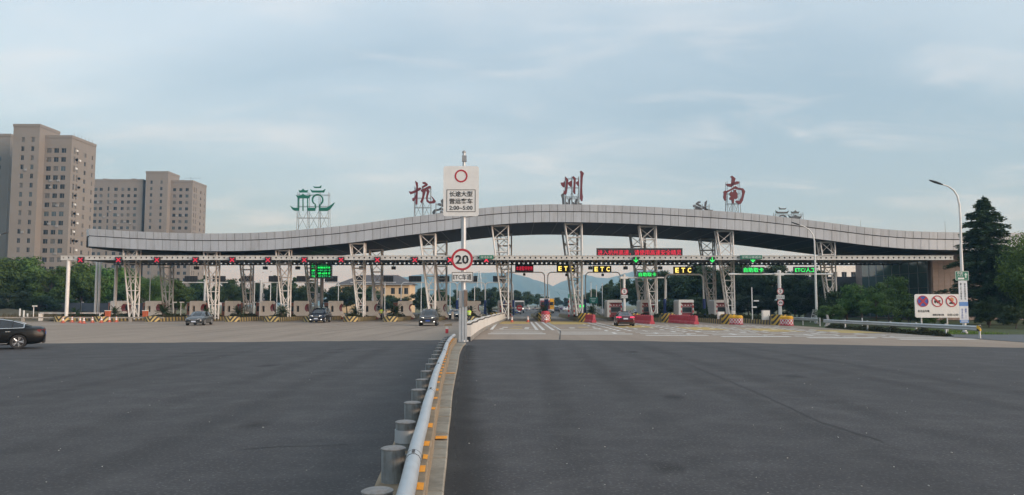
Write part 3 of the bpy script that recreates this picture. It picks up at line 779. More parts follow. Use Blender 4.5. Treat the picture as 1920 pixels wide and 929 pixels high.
for i, px in enumerate((152, 223, 295, 367, 436, 503, 571, 640, 708, 778, 844, 912)):
    signal_root(f'red cross lane signal, {ORD[i]} from the left end of the gantry', (px - 960) / F * GY0)
for i, px in enumerate((1192, 1335, 1411)):
    signal_root(f'green down arrow lane signal, {["left", "middle", "right"][i]} of the three lit green arrows on the gantry', (px - 960) / F * GY0, True)
# dark hanging cameras / back boxes under the gantry
for i, px in enumerate((368, 497, 558, 677, 738, 1107, 1173, 1238, 1300)):
    t = thing('lane_camera', f'small black camera box hanging below the gantry, {ORD[i]} from the left', 'camera', ((px - 960) / F * 106, 106, GZ0 - 0.9), group='black camera boxes under the gantry')
    MB().box((0, 0, 0.25), (0.55, 0.5, 0.42)).build('housing', M['dark'], t)
    MB().tube((0, 0, 0.45), (0, 0, 0.98), 0.04).build('hanger', M['darkgrey'], t)
    MB().lathe([(0.12, 0), (0.12, 0.08), (0.09, 0.08)], (0, -0.32, 0.25), axis='Y').build('lens', M['glass'], t)

# signs standing on the gantry
def led_board(name, label, cat, c, w, h, text, tm, tw, th_, box='dark', group=None, frame=None, bold=0.0):
    t = thing(name, label, cat, c, group=group)
    mb = MB(); mb.box((0, 0.15, 0), (w, 0.28, h)); mb.build('cabinet', M[box], t)
    if frame:
        mb = MB()
        for s_ in (-1, 1):
            mb.box((0, -0.005, s_ * (h / 2 + 0.02)), (w + 0.1, 0.04, 0.05)); mb.box((s_ * (w / 2 + 0.02), -0.003, 0), (0.05, 0.04, h))
        mb.build('frame', M[frame], t)
    if text:
        o = place('lettering', fit_text(text, tw, th_, tm, bold=bold), t, (0, -0.012, 0))
    return t
p0, p1 = at(1119, 482, 98.2), at(1279, 466, 98.2)
led_board('led_message_board', 'wide black message board with one line of red characters standing on the gantry', 'message board', ((p0.x + p1.x) / 2, 98.2, (p0.z + p1.z) / 2), p1.x - p0.x, p1.z - p0.z - 0.05,
          '进入杭州高速，请使用高速安全精灵', M['led_red'], p1.x - p0.x - 0.25, 0.70, frame='darkgrey')
for px, txt, w, lab in ((912, '绿通车道', 1.75, 'small green plate above the rightmost red cross on the gantry'), (1409, '军用运输通道', 2.7, 'long green plate above the rightmost green arrow on the gantry')):
    c = at(px, 482.5, 97.15)
    led_board('lane_plate', lab, 'sign', (c.x, 97.15, c.z), w, 0.5, txt, M['palegreen'], w - 0.3, 0.30, box='signgreen')

# ================================================================ ROOF CHARACTERS AND EMBLEMS
HANG = ((1500, 920), 5.16, (520, 320), [
    [(1270, 203), (1288, 232), (1340, 212), (1385, 188), (1392, 170), (1378, 165), (1340, 190), (1300, 205)],
    [(1336, 100), (1360, 120), (1362, 160), (1358, 230), (1356, 320), (1348, 335), (1338, 320), (1340, 240), (1344, 160), (1334, 110)],
    [(1345, 225), (1325, 262), (1305, 272), (1308, 296), (1322, 298), (1345, 262), (1356, 235)],
    [(1396, 160), (1408, 150), (1432, 135), (1406, 128), (1404, 114), (1432, 112), (1456, 132), (1452, 146), (1425, 160), (1402, 172)],
    [(1386, 195), (1395, 208), (1430, 190), (1485, 170), (1486, 152), (1468, 150), (1430, 170), (1400, 182)],
    [(1395, 205), (1420, 195), (1440, 187), (1425, 240), (1412, 290), (1395, 318), (1382, 305), (1400, 265), (1408, 215)],
    [(1438, 195), (1460, 180), (1475, 200), (1460, 240), (1454, 280), (1472, 300), (1500, 298), (1506, 284), (1486, 246), (1506, 262), (1535, 298), (1520, 318), (1470, 320), (1443, 302), (1438, 260), (1446, 215)]])
ZHOU = (None, 7.74, (1020, 300), [
    [(240, 332), (285, 330), (290, 305), (300, 325), (298, 398), (280, 402), (250, 370)],
    [(302, 248), (325, 258), (355, 295), (350, 340), (338, 440), (330, 490), (315, 508), (280, 490), (285, 435), (300, 465), (315, 430), (318, 300)],
    [(350, 330), (400, 300), (405, 320), (402, 390), (385, 395), (350, 355)],
    [(410, 250), (430, 238), (462, 270), (455, 400), (455, 500), (440, 495), (418, 465), (425, 400), (430, 290)],
    [(462, 325), (495, 310), (498, 282), (510, 285), (508, 380), (495, 385), (465, 345)],
    [(518, 172), (540, 160), (580, 195), (562, 260), (555, 400), (558, 500), (565, 540), (558, 600), (540, 600), (520, 565), (525, 400), (528, 200)]])
NAN = (None, 6.4, (1260, 310), [
    [(698, 140), (718, 127), (760, 160), (755, 190), (738, 240), (718, 262), (705, 262), (712, 200), (716, 155)],
    [(648, 228), (700, 225), (770, 195), (805, 200), (800, 222), (740, 240), (705, 262), (670, 255), (650, 240)],
    [(615, 318), (640, 305), (658, 320), (650, 370), (645, 430), (630, 425), (615, 390), (620, 340)],
    [(650, 312), (700, 288), (760, 250), (790, 272), (850, 280), (877, 315), (862, 370), (850, 425), (825, 465), (800, 473), (760, 440), (770, 425), (810, 430), (830, 395), (842, 340), (835, 300), (790, 294), (755, 284), (700, 310), (655, 335)],
    [(690, 335), (712, 312), (712, 330), (738, 318), (735, 300), (770, 296), (768, 318), (782, 340), (785, 390), (770, 410), (745, 405), (738, 460), (725, 463), (712, 420), (690, 415), (688, 390), (705, 380), (692, 360)]])
EMBL = (None, 5.16, (520, 320), [
    [(125, 342), (160, 362), (200, 362), (200, 390), (165, 390), (145, 375)], [(292, 362), (370, 362), (366, 391), (292, 391)],
    [(408, 362), (480, 360), (520, 335), (555, 310), (545, 330), (510, 375), (485, 392), (408, 392)],
    [(202, 270), (210, 270), (210, 391), (202, 391)], [(245, 270), (252, 270), (252, 391), (245, 391)], [(290, 270), (297, 270), (297, 391), (290, 391)],
    [(178, 236), (200, 245), (235, 240), (250, 224), (265, 240), (300, 245), (325, 234), (315, 255), (305, 269), (200, 269), (190, 255)],
    [(207, 190), (225, 195), (240, 190), (250, 177), (262, 190), (280, 195), (297, 190), (288, 213), (215, 213)],
    [(346, 150), (365, 158), (410, 158), (428, 145), (420, 169), (358, 169)], [(318, 180), (345, 195), (440, 195), (466, 180), (450, 213), (335, 213)]])
CH_Y, CH_YR = 103.0, 115.6
def outline_world(spec, Y):
    _, k, (ox, oy), polys = spec
    return [[at(ox + x / k, oy + y / k, Y) for x, y in lp] for lp in polys]
def centre(loops):
    xs_ = [p.x for l in loops for p in l]; zs_ = [p.z for l in loops for p in l]
    return (min(xs_) + max(xs_)) / 2, min(zs_), max(zs_), min(xs_), max(xs_)
def roof_sign(spec, name, label_f, label_r, cat, m_face, Xr, group, y_rear, extra=None):
    lw = outline_world(spec, CH_Y)
    cx, z0, z1, x0, x1 = centre(lw)
    zroof = ztop(cx)
    def backed(me):
        me.materials.append(M['darkgrey'])
        for pl_ in me.polygons: pl_.material_index = 1 if pl_.normal.y > 0.5 else 0
        return me
    me_parts = [shape2d([[(p.x - cx, p.z - zroof) for p in lp]], m_face, 0.13) for lp in lw]
    if extra: me_parts += extra(cx, zroof)
    me_parts = [backed(me) for me in me_parts]
    h0, h1, w = z0 - zroof, z1 - zroof, (x1 - x0)
    sup = MB()
    cols = [-0.36, -0.12, 0.14, 0.36] if w > 4 else [-0.30, 0.0, 0.30]
    for a in cols:
        for yb in (0.22, 1.3):
            sup.tube((a * w, yb, -0.3), (a * w * 0.96, yb * 0.7 + 0.1, h1 * 0.86), 0.035, n=6)
    for zf in (0.3, 0.55, 0.8):
        for yb in (0.25, 1.0): sup.tube((cols[0] * w, yb, h1 * zf), (cols[-1] * w, yb, h1 * zf), 0.028, n=6)
    for i in range(len(cols) - 1):
        sup.tube((cols[i] * w, 0.25, 0), (cols[i + 1] * w, 0.25, h1 * 0.45), 0.026, n=6)
        sup.tube((cols[i + 1] * w, 1.1, 0), (cols[i] * w, 0.9, h1 * 0.45), 0.026, n=6)
        sup.tube((cols[i] * w, 1.1, h1 * 0.1), (cols[i] * w, 0.3, h1 * 0.5), 0.026, n=6)
    sme = sup.mesh('support_frame', M['thinsteel'])
    pn = 'stroke' if cat == 'letter' else 'emblem_piece'
    for (X, Y, rz, lab) in ((cx, CH_Y, 0.0, label_f), (Xr, CH_YR, math.pi, label_r)):
        zb_ = ztop(X) if rz == 0.0 else at(960, y_rear, CH_YR).z - h1
        t = thing(name, lab, cat, (X, Y, zb_), rz, group)
        for me in me_parts: place(pn, me, t)
        place('support_frame', sme, t)
roof_sign(HANG, 'roof_character', 'large red brush character standing on the canopy left of the tall sign pole', 'red character seen from behind on the far roof edge, only its top showing', 'letter', M['letterred'], 28.6, 'red roof characters', 376)
roof_sign(ZHOU, 'roof_character', 'large red character of three tall strokes at the crest of the canopy', 'dark character of upright strokes seen from behind at the far crest of the canopy', 'letter', M['letterred'], 9.0, 'red roof characters', 362)
roof_sign(NAN, 'roof_character', 'large red boxy brush character on the right slope of the canopy', 'dark character seen from behind beside the red one left of the sign pole', 'letter', M['letterred'], -10.6, 'red roof characters', 372)
def omega(cx, zroof):
    k, ox, oy = 5.16, 520, 320
    def q(x, y):
        p = at(ox + x / k, oy + y / k, CH_Y); return (p.x - cx, p.z - zroof)
    outer = [(390 + 56 * math.cos(R(a)), 284 - 56 * math.sin(R(a))) for a in range(-58, 239, 12)]
    inner = [(390 + 44 * math.cos(R(a)), 284 - 44 * math.sin(R(a))) for a in range(238, -59, -12)]
    lp = [(412, 391), (402, 360), (419, 331)] + outer + [(361, 331), (379, 360), (368, 391), (360, 391), (368, 362), (350, 331)] 
    o1 = [q(x, y) for x, y in outer] + [q(x, y) for x, y in inner]
    legs = [[q(x, y) for x, y in l] for l in ([(410, 322), (419, 334), (411, 366), (404, 366), (405, 350)], [(370, 322), (361, 334), (369, 366), (376, 366), (375, 350)])]
    return [shape2d([o1], M['lettergreen'], 0.13)] + [shape2d([l], M['lettergreen'], 0.13) for l in legs]
roof_sign(EMBL, 'roof_emblem', 'green pavilion and boat emblem on tall thin frame over the left canopy', 'dark back of a pavilion emblem peeping over the right side of the canopy', 'emblem', M['lettergreen'], 41.6, 'pavilion roof emblems', 389, omega)
# thin rods (lightning rods) on the right part of the roof
for i, (px, z_) in enumerate(((1617, 2.4), (1776, 2.6))):
    X = (px - 960) / F * 108
    o = MB().tube((0, 0, -0.3), (0, 0, z_ * 0.9), 0.03, 0.015, n=6).build('lightning_rod', M['thinsteel'], loc=(X, 108, ztop(X)))
    tag(o, ['left', 'right'][i] + ' of the two thin rods on the right part of the canopy roof', 'rod', 'roof rods')

# ================================================================ LANE FRAMES WITH LED SIGNS (entry side)
M['bluepaint'] = mat('blue_painted_sleeve', (0.02, 0.05, 0.20), 0.5)
def portal(label, x0, x1, Y, z, r, group, sleeve=True):
    t = thing('lane_portal', label, 'frame', ((x0 + x1) / 2, Y, 0), group=group)
    w = (x1 - x0) / 2
    pts = [(-w - 0.12, 0, 0.3), (-w, 0, z - 0.7)] + [(-w + 0.55 - 0.55 * math.cos(R(a)), 0, z - 0.6 + 0.6 * math.sin(R(a))) for a in (20, 45, 70, 90)]
    pts += [(-p[0], 0, p[2]) for p in reversed(pts)]
    MB().path(pts, r, n=8).build('frame_tube', M['white'], t, smooth=60)
    if sleeve:
        for s_ in (-1, 1): MB().tube((s_ * (w + 0.11), 0, 0.3), (s_ * (w + 0.09), 0, 2.9), r + 0.09, n=10).build('sleeve', M['bluepaint'], t, smooth=40)
    return t
E_LAB = ['leftmost', 'second', 'third']
for i, (xa, xb) in enumerate(((946, 1021), (1027, 1091), (1098, 1163))):
    a, b_ = at(xa, 511, 110), at(xb, 511, 110)
    portal(f'thin white portal frame over an entry lane, {ORD[i]} right of the sign pole', a.x, b_.x, 110, a.z, 0.07, 'thin portal frames over entry lanes')
a, b_ = at(1247, 515, 104), at(1318, 515, 104)
portal('thick white portal frame with blue feet standing right of the dark red-lit car', a.x, b_.x, 104, a.z, 0.115, 'thin portal frames over entry lanes')
c = at(983, 503.5, 110); led_board('lane_led_sign', 'red lit lane sign over the lane nearest the sign pole', 'lane sign', (c.x, 110, c.z), 2.55, 0.95, '本道暂停使用', M['led_red'], 2.35, 0.6, frame='darkgrey')
for i, (px, py, Y, w_, h_) in enumerate(((1061, 504, 110, 2.6, 0.95), (1129, 505, 110, 2.65, 0.95), (1281, 507, 104, 2.6, 0.95))):
    c = at(px, py, Y)
    t = thing('lane_led_sign', f'yellow lit ETC lane sign, {["left", "middle", "right"][i]} of the three', 'lane sign', (c.x, Y, c.z), group='yellow ETC lane signs')
    MB().box((0, 0.15, 0), (w_, 0.28, h_)).build('cabinet', M['led_brown'], t)
    for s_, ch in ((-1, 'E'), (0, 'T'), (1, 'C')):
        place('letter', fit_text(ch, 0.48, 0.66, M['led_yellow'], bold=0.03), t, (s_ * w_ * 0.32, -0.012, 0))
# small cameras below the portals
for i, (px, py) in enumerate(((983, 515), (1062, 516), (1130, 516))):
    c = at(px, py, 109.8)
    t = thing('portal_camera', f'small black camera under the beam of the {ORD[i]} thin portal frame', 'camera', (c.x, 109.8, c.z), group='portal cameras')
    MB().box((0, 0, 0), (0.34, 0.4, 0.34)).build('housing', M['dark'], t)
    MB().tube((0, 0, 0.17), (0, 0.1, 0.45), 0.03).build('bracket', M['darkgrey'], t)

def disc_sign(t, x, z, r, text, y=-0.2, ring_m='signred', ts=None):
    mb = MB(); mb.lathe([(r, 0), (r, 0.03)], (x, y, z), n=24, axis='Y'); mb.build('sign_disc', M['signwhite'], t)
    mb = MB(); ring(mb, (x, z), r * 0.80, r * 0.995, y - 0.012, y - 0.002); mb.build('sign_rim', M[ring_m], t)
    if text:
        tw, th_ = ts or (r * 0.62, r * 0.95)
        place('lettering', fit_text(text, tw, th_, M['signblack'], 0.006, bold=0.012), t, (x, y - 0.012, z))
def plate_sign(t, x, z, w, h, text, y=-0.2, tw=0.86, th_=0.55):
    MB().box((x, y + 0.015, z), (w, 0.03, h)).build('sign_plate', M['signwhite'], t)
    mb = MB()
    for s_ in (-1, 1):
        mb.box((x, y - 0.006, z + s_ * (h / 2 - 0.02)), (w, 0.008, 0.025)); mb.box((x + s_ * (w / 2 - 0.02), y - 0.005, z), (0.025, 0.008, h - 0.06))
    mb.build('plate_border', M['signblack'], t)
    if text: place('lettering', fit_text(text, w * tw, h * th_, M['signblack'], 0.006, bold=0.005), t, (x, y - 0.012, z))
# T poles with arms
def t_pole(label, px, Y, y_arm, pxl, pxr, r=0.17, base_z=0.3):
    X = (px - 960) / F * Y; z = at(px, y_arm, Y).z
    xl, xr = (pxl - px) / F * Y, (pxr - px) / F * Y
    t = thing('tee_pole', label, 'sign pole', (X, Y, 0), group='white T poles')
    mb = MB(); mb.tube((0, 0, base_z), (0, 0, z + 0.25), r, n=12); mb.lathe([(r * 1.25, 0), (r * 1.25, 0.12), (r * 0.6, 0.2)], (0, 0, z + 0.25), n=12); mb.build('pole', M['white'], t, smooth=40)
    mb = MB(); mb.tube((-0.1, 0, z), (xl, 0, z), 0.09, n=8); mb.tube((0.1, 0, z), (xr, 0, z), 0.09, n=8); mb.build('arm', M['white'], t, smooth=40)
    mb = MB(); mb.lathe([(0.3, 0), (0.3, 0.05)], (-0.5 if xl < -0.5 else 0.1, 0, z), n=10); mb.box((0, 0, z), (1.0, 0.36, 0.3)); mb.build('arm_collar', M['white'], t)
    return t, z, X
t, z, X = t_pole('white T pole with a 5 disc and a plate beside the dark red-lit car', 1170, 99, 521, 1162, 1245)
disc_sign(t, 0, at(1170, 547, 99).z, 0.42, '5'); plate_sign(t, 0, at(1170, 556.5, 99).z, 0.92, 0.45, 'ETC/人工')
c = at(1214, 515, 98.7); led_board('lane_led_sign', 'green lit lane sign above the arm of the T pole beside the dark car', 'lane sign', (c.x, 98.7, c.z), 2.55, 0.7, '自助取卡', M['led_green'], 2.25, 0.52, group='green lane signs', bold=0.008)
t, z, X = t_pole('white T pole with 5 disc, plate and weight disc at the rightmost island', 1461, 88, 514.5, 1366, 1562, 0.19)
disc_sign(t, 0, at(1462, 546.5, 88).z, 0.37, '5', -0.24); plate_sign(t, 0, at(1462, 557.5, 88).z, 0.98, 0.48, 'ETC/人工', -0.24); disc_sign(t, 0, at(1462, 568, 88).z, 0.37, '49t', -0.24, ts=(0.45, 0.28))
for px, w_, s_, lab in ((1413, 2.5, '自助取卡', 'green lit lane sign on the left arm of the rightmost T pole'), (1510, 2.6, 'ETC/人工', 'green lit lane sign on the right arm of the rightmost T pole')):
    c = at(px, 506.5, 87.7); led_board('lane_led_sign', lab, 'lane sign', (c.x, 87.7, c.z), w_, 0.7, s_, M['led_green'], w_ - 0.25, 0.54, group='green lane signs', bold=0.008)

# exit lanes: dark sign backs on frames behind the booths
XS = [(936 - 52.5 * k - 960) / F * 132 for k in range(12)]
ZB = at(800, 530, 132).z
for k in range(4):
    portal(f'white portal frame behind the exit booths, {ORD[k]} from the sign pole', XS[k] - 2.35, XS[k] + 2.35, 132, ZB, 0.09, 'portal frames behind exit booths')
    c_ = 0
for n_, k in enumerate((4, 6, 8, 10)):
    X = (XS[k] + XS[k + 1]) / 2
    t = thing('tee_pole', f'white T pole with blank sign backs behind the exit booths, {ORD[n_]} from the centre', 'sign pole', (X, 132, 0), group='T poles behind exit booths')
    mb = MB(); mb.tube((0, 0, 0.3), (0, 0, ZB + 0.3), 0.17, n=10); mb.lathe([(0.26, 0), (0.26, 0.15), (0.1, 0.25)], (0, 0, ZB + 0.25), n=10); mb.build('pole', M['white'], t, smooth=40)
    MB().tube((-3.9, 0, ZB), (3.9, 0, ZB), 0.09).build('arm', M['white'], t, smooth=40)
    MB().lathe([(0.42, 0), (0.42, 0.03)], (0.15, 0.22, 3.75), n=20, axis='Y').build('sign_disc_back', M['grey'], t)
    MB().box((0.15, 0.22, 3.05), (0.95, 0.03, 0.42)).build('sign_plate_back', M['grey'], t)
for k in range(12):
    t = thing('lane_sign_unit', f'black back of a lane sign over the exit lanes, {ORD[k]} from the centre', 'lane sign', (XS[k], 132, ZB + 0.62), group='black sign backs over exit lanes')
    MB().box((0, 0, 0), (2.15, 0.3, 0.98)).build('cabinet', M['dark'], t)
    mb = MB()
    for s_ in (-0.6, 0.6): mb.box((s_, 0, -0.55), (0.1, 0.1, 0.14))
    mb.build('bracket', M['grey'], t)
    for i in range(4):
        MB().box((-0.75 + 0.5 * i, -0.16, 0), (0.02, 0.02, 0.9)).build('cabinet_rib', M['darkgrey'], t)

# green text board on a pole
c0, c1 = at(580.5, 521, 114), at(622.5, 494, 114)
bw, bh = c1.x - c0.x, c1.z - c0.z
t = thing('green_led_board', 'tall green lit text board on a grey pole above the exit lanes', 'message board', ((c0.x + c1.x) / 2, 114, 0))
zc_ = (c0.z + c1.z) / 2
MB().box((0, 0.2, zc_), (bw - 0.3, 0.38, bh)).build('cabinet', M['dark'], t)
for s_ in (-1, 1): MB().box((s_ * (bw / 2 - 0.09), 0.18, zc_), (0.17, 0.46, bh + 0.12)).build('side_frame', M['grey'], t)
MB().box((0, 0.15, zc_ - bh / 2 - 0.08), (bw + 0.3, 0.4, 0.12)).build('shelf', M['grey'], t)
MB().tube((0.15, 0.2, 0), (0.15, 0.2, zc_ - bh / 2), 0.26, n=12).build('pole', M['grey'], t, smooth=40)
rnd = random.Random(9)
for row in range(5):
    z_ = zc_ + bh / 2 - bh * (row + 0.5) / 5
    for (xa, xb, nch) in ((-0.42, -0.22, 2), (-0.14, 0.30, 5), (0.34, 0.44, 1)):
        mb = MB()
        wch = (xb - xa) * bw / nch
        for ch in range(nch):
            xc = xa * bw + wch * (ch + 0.5)
            for s_ in range(5):
                if rnd.random() < 0.5: mb.box((xc + rnd.uniform(-0.05, 0.05), 0, z_ + rnd.uniform(-0.12, 0.12)), (wch * 0.8, 0.02, 0.045))
                else: mb.box((xc + rnd.uniform(-0.12, 0.12), -0.002, z_), (0.045, 0.02, bh / 5 * rnd.uniform(0.5, 0.8)))
        mb.build('lit_characters', M['led_green_dim'] if (row + nch) % 2 else M['led_green'], t)

# ================================================================ ISLANDS, BOOTHS
ISL_L = [-5.4, -10.4, -15.3, -20.3, -25.3, -30.25, -35.2, -40.15, -45.2, -51.6, -56.6]
ISL_R = [(-2.05, 100.0), (4.2, 98.6), (9.1, 95.5), (14.6, 92.0), (18.9, 92.5), (24.0, 84.5), (28.2, 80.5)]
def island(X, Yn, label, group, left):
    t = thing('toll_island', label, 'toll island', (X, Yn, 0), group=group)
    w, Lh = (1.75, 40.0) if left else (1.55, 42.0)
    h = 0.50
    mb = MB(); mb.slab([(-w / 2, 1.0), (w / 2, 1.0), (w / 2, Lh), (-w / 2, Lh)], -0.05, h); mb.build('kerb_wall', M['kerbstripe'], t)
    mb = MB(); mb.slab([(-w / 2 + 0.12, 1.3), (w / 2 - 0.12, 1.3), (w / 2 - 0.12, Lh - 0.3), (-w / 2 + 0.12, Lh - 0.3)], h - 0.1, h + 0.04); mb.build('planting_bed', M['soil'], t)
    hn = 0.66 if left else 1.08
    mb = MB()
    n = 8
    pl = [(w / 2 + 0.02, 1.0)] + [(w / 2 * math.cos(R(180 * i / n)) * 1.02, 1.0 - 0.55 * math.sin(R(180 * i / n)) - 0.35) for i in range(n + 1)] + [(-w / 2 - 0.02, 1.0)]
    mb.slab(pl[::-1], -0.03, hn)
    mb.build('nose', M['chev'] if left else M['nose'] if X < 5 else M['nose2'], t, smooth=45)
    if not left:
        mb = MB(); mb.prism([(0, 0), (0, 0)], 0, 0) if False else None
        mb = MB(); mb.add([(-w / 2, 1.0, h), (w / 2, 1.0, h), (w / 2, 1.0, hn), (-w / 2, 1.0, hn), (-w / 2, 3.2, h), (w / 2, 3.2, h)], [(0, 1, 2, 3), (0, 4, 5, 1), (3, 2, 5, 4), (0, 3, 4), (1, 5, 2)])
        mb.build('nose_ramp', M['kerbstripe'], t)
    return t
for i, X in enumerate(ISL_L):
    island(X, 96.2, f'kerbed exit island with yellow chevron nose, {ORD[i]} left of the white barrier', 'exit toll islands', True)
for i, (X, Y) in enumerate(ISL_R):
    island(X, Y, f'kerbed entry island with yellow and black nose, {ORD[i]} from the white barrier going right', 'entry toll islands', False)

# exit booth: cream shell with a round bite, slot window, red-brown body behind
def exit_booth():
    t = thing('toll_booth', 'x', 'toll booth', (0, 0, 0))
    out_ = [(-1.0, 0.0), (-0.2, 0.0), (0.55, -0.05), (1.35, -0.32), (1.42, -0.2), (1.05, 0.35)] + arc(1.28, 1.12, 0.62, 232, 118, 10) + [(0.98, 1.78), (1.0, 2.02), (0.9, 2.12), (-0.9, 2.12), (-1.0, 2.02)]
    slot = [(-0.62, 0.55), (-0.62, 1.25)] + arc(-0.42, 1.25, 0.2, 180, 0, 6)[1:] + [(-0.22, 0.55)]
    me = shape2d([out_, slot], M['cream'], 0.45); me.transform(Matrix.Translation((0, 0.45, 0))); place('shell', me, t)
    mb = MB(); a_in = arc(1.28, 1.12, 0.60, 232, 118, 10); vs = []
    for y in (-0.02, 0.93):
        vs += [(x, y, z_) for x, z_ in a_in] + [(1.28 + (x - 1.28) * 1.14, y, 1.12 + (z_ - 1.12) * 1.14) for x, z_ in a_in]
    n = len(a_in); fs = []
    for k in range(n - 1):
        fs += [(k, k + 1, n + k + 1, n + k), (2 * n + k, 3 * n + k, 3 * n + k + 1, 2 * n + k + 1), (k, 2 * n + k, 2 * n + k + 1, k + 1)]
    mb.add(vs, fs); mb.build('round_trim', M['maroon'], t, smooth=40)
    MB().box((-0.42, 0.5, 0.95), (0.5, 0.05, 1.1)).build('slot_window', M['glass'], t)
    MB().box((-0.85, 2.6, 0.93), (1.9, 3.2, 1.86)).build('booth_body', M['brick'], t)
    MB().box((0.12, 2.3, 1.15), (0.03, 1.9, 0.85)).build('side_window', M['glass'], t)
    MB().box((-1.4, 0.99, 1.0), (0.5, 0.05, 0.75)).build('front_window', M['glass'], t)
    MB().box((-0.8, 2.65, 1.92), (2.1, 3.4, 0.1)).build('roof', M['grey'], t)
    MB().prism([(0.1, -0.45), (1.3, -0.45), (0.95, -0.18), (0.3, -0.02)], -0.18, -0.02).build('red_apron', M['maroon'], t)
    return t
bt = exit_booth()
for i, X in enumerate(ISL_L):
    o = bt if i == 0 else copy_tree(bt)
    o['label'] = f'cream exit booth with round red-trimmed opening, {ORD[i]} left of the white barrier'; o['group'] = 'cream exit toll booths'
    o.location = (X - 0.1, 110.6, 0.54)
# entry booth: white shell, maroon front with a window
def entry_booth():
    t = thing('toll_booth', 'x', 'toll booth', (0, 0, 0))
    mb = MB(); sec = [(-1.0, 0), (-1.0, 2.15), (-0.85, 2.32), (0.9, 2.32), (1.0, 2.2), (1.0, 1.95), (-0.72, 1.95), (-0.72, 0)]
    mb.prism(sec[::-1], 0, 3.2); mb.build('shell', M['white'], t)
    MB().box((0.13, 1.7, 0.97), (1.7, 2.6, 1.93)).build('booth_body', M['maroon'], t)
    MB().box((0.15, 0.38, 1.02), (1.2, 0.05, 0.62)).build('front_window', M['glass'], t)
    mb = MB()
    for s_ in (-1, 1): mb.box((0.15, 0.365, 1.02 + s_ * 0.36), (1.34, 0.06, 0.07)); mb.box((0.15 + s_ * 0.64, 0.362, 1.02), (0.07, 0.06, 0.66))
    mb.build('window_frame', M['grey'], t)
    for k in range(4): MB().box((-0.45 + 0.38 * k, 0.36, 1.60), (0.17, 0.04, 0.12)).build('reflector', M['signwhite'], t)
    for s_ in (-0.62, 0.92):
        MB().box((s_, 0.2, 0.9), (0.12, 0.12, 1.8)).build('corner_post', M['rw'], t)
    MB().box((0.99, 1.6, 1.1), (0.03, 1.5, 0.8)).build('side_window', M['glass'], t)
    return t
be = entry_booth()
for i, (px, Y) in enumerate(((946, 113), (1152, 104), (1213, 110), (1286, 101), (1352, 104))):
    o = be if i == 0 else copy_tree(be)
    o['label'] = f'white and maroon entry toll booth, {ORD[i]} from the white barrier going right'; o['group'] = 'maroon entry toll booths'
    o.location = ((px - 960) / F * Y, Y, 0.45)

# ---------------------------------------------------------------- plants on the islands
M['palm'] = leafmat('sago_leaf', (0.012, 0.030, 0.012), (0.05, 0.085, 0.03))
M['hedge'] = leafmat('hedge_leaf', (0.022, 0.035, 0.014), (0.085, 0.085, 0.04))
def sago():
    rnd = random.Random(4); mb = MB()
    for k in range(30):
        a = rnd.uniform(0, 2 * math.pi); el = rnd.uniform(0.25, 1.35); Ln = rnd.uniform(0.95, 1.35)
        p = Vector((0, 0, 0.5)); d = Vector((math.cos(a) * math.cos(el), math.sin(a) * math.cos(el), math.sin(el)))
        side = Vector((-math.sin(a), math.cos(a), 0))
        n = 11
        for i in range(n):
            q = p + d * (Ln / n)
            up = side.cross(d).normalized()
            ll = 0.24 * math.sin(math.pi * (0.12 + 0.85 * i / n)) + 0.03
            for s_ in (-1, 1):
                tip = p + side * (s_ * ll) + d * (ll * 0.55) + up * (0.07)
                mb.add([p, p + d * (Ln / n * 0.75), tip], [(0, 1, 2)])
            p = q; d = (d + Vector((0, 0, -0.13))).normalized()
    return mb.mesh('fronds', M['palm'])
fr = sago()
tk = MB().lathe([(0.16, 0), (0.2, 0.2), (0.17, 0.42), (0.1, 0.55)], n=9).mesh('trunk', M['bark'])
def palm(X, Y, z, s_, label, group='sago palms on the islands'):
    t = thing('sago_palm', label, 'palm', (X, Y, z), random.uniform(0, 6), group)
    t.scale = (s_, s_, s_)
    place('fronds', fr, t); place('trunk', tk, t)
    return t
for i, X in enumerate(ISL_L):
    palm(X + (0.35 if i % 3 else -0.1), 99.2 + (i % 2) * 1.1, 0.52, (1.0, 0.85, 1.15)[i % 3], f'sago palm on the exit island nose, {ORD[i]} left of the white barrier')
for (X, Y, z, s_, lab) in ((-3.0, 103, 0.5, 1.25, 'wide dark sago palm behind the end of the white barrier'), (4.2, 101.0, 0.5, 1.2, 'sago palm directly behind the red and white drum at the entry'), (10.2, 98.5, 0.5, 1.15, 'sago palm behind the red barrier next to the portal post'),
                           (-0.4, 106, 0.5, 0.95, 'small sago palm below the white lowered barrier arm'), (24.0, 97, 0.5, 0.9, 'sago palm beside the thick portal frame with blue feet')):
    palm(X, Y, z, s_, lab)
def hedge_mesh(seed, w, l, h, n, m, leaf=0.13):
    rnd = random.Random(seed); mb = MB()
    for i in range(n):
        y = rnd.uniform(0, l); x = rnd.uniform(-w / 2, w / 2)
        hh = h * (0.65 + 0.35 * math.sin(y * 2.1 + seed) * math.cos(y * 0.9))
        z = hh * math.sqrt(rnd.random()) * max(0.25, 1 - (2 * abs(x) / w) ** 3)
        a, b_ = rnd.uniform(0, 6.28), rnd.uniform(-0.9, 0.9)
        u = Vector((math.cos(a), math.sin(a), b_)).normalized() * leaf * rnd.uniform(0.6, 1.3)
        v = u.cross(Vector((rnd.uniform(-1, 1), rnd.uniform(-1, 1), 1))).normalized() * leaf * 0.55
        c_ = Vector((x, y, z))
        mb.add([c_ - u, c_ + v, c_ + u, c_ - v], [(0, 1, 2, 3)])
    return mb.mesh('hedge', m)
HM = [hedge_mesh(s_, 1.45, 8.0, 0.55, 1500, M['hedge']) for s_ in (1, 2, 3)]
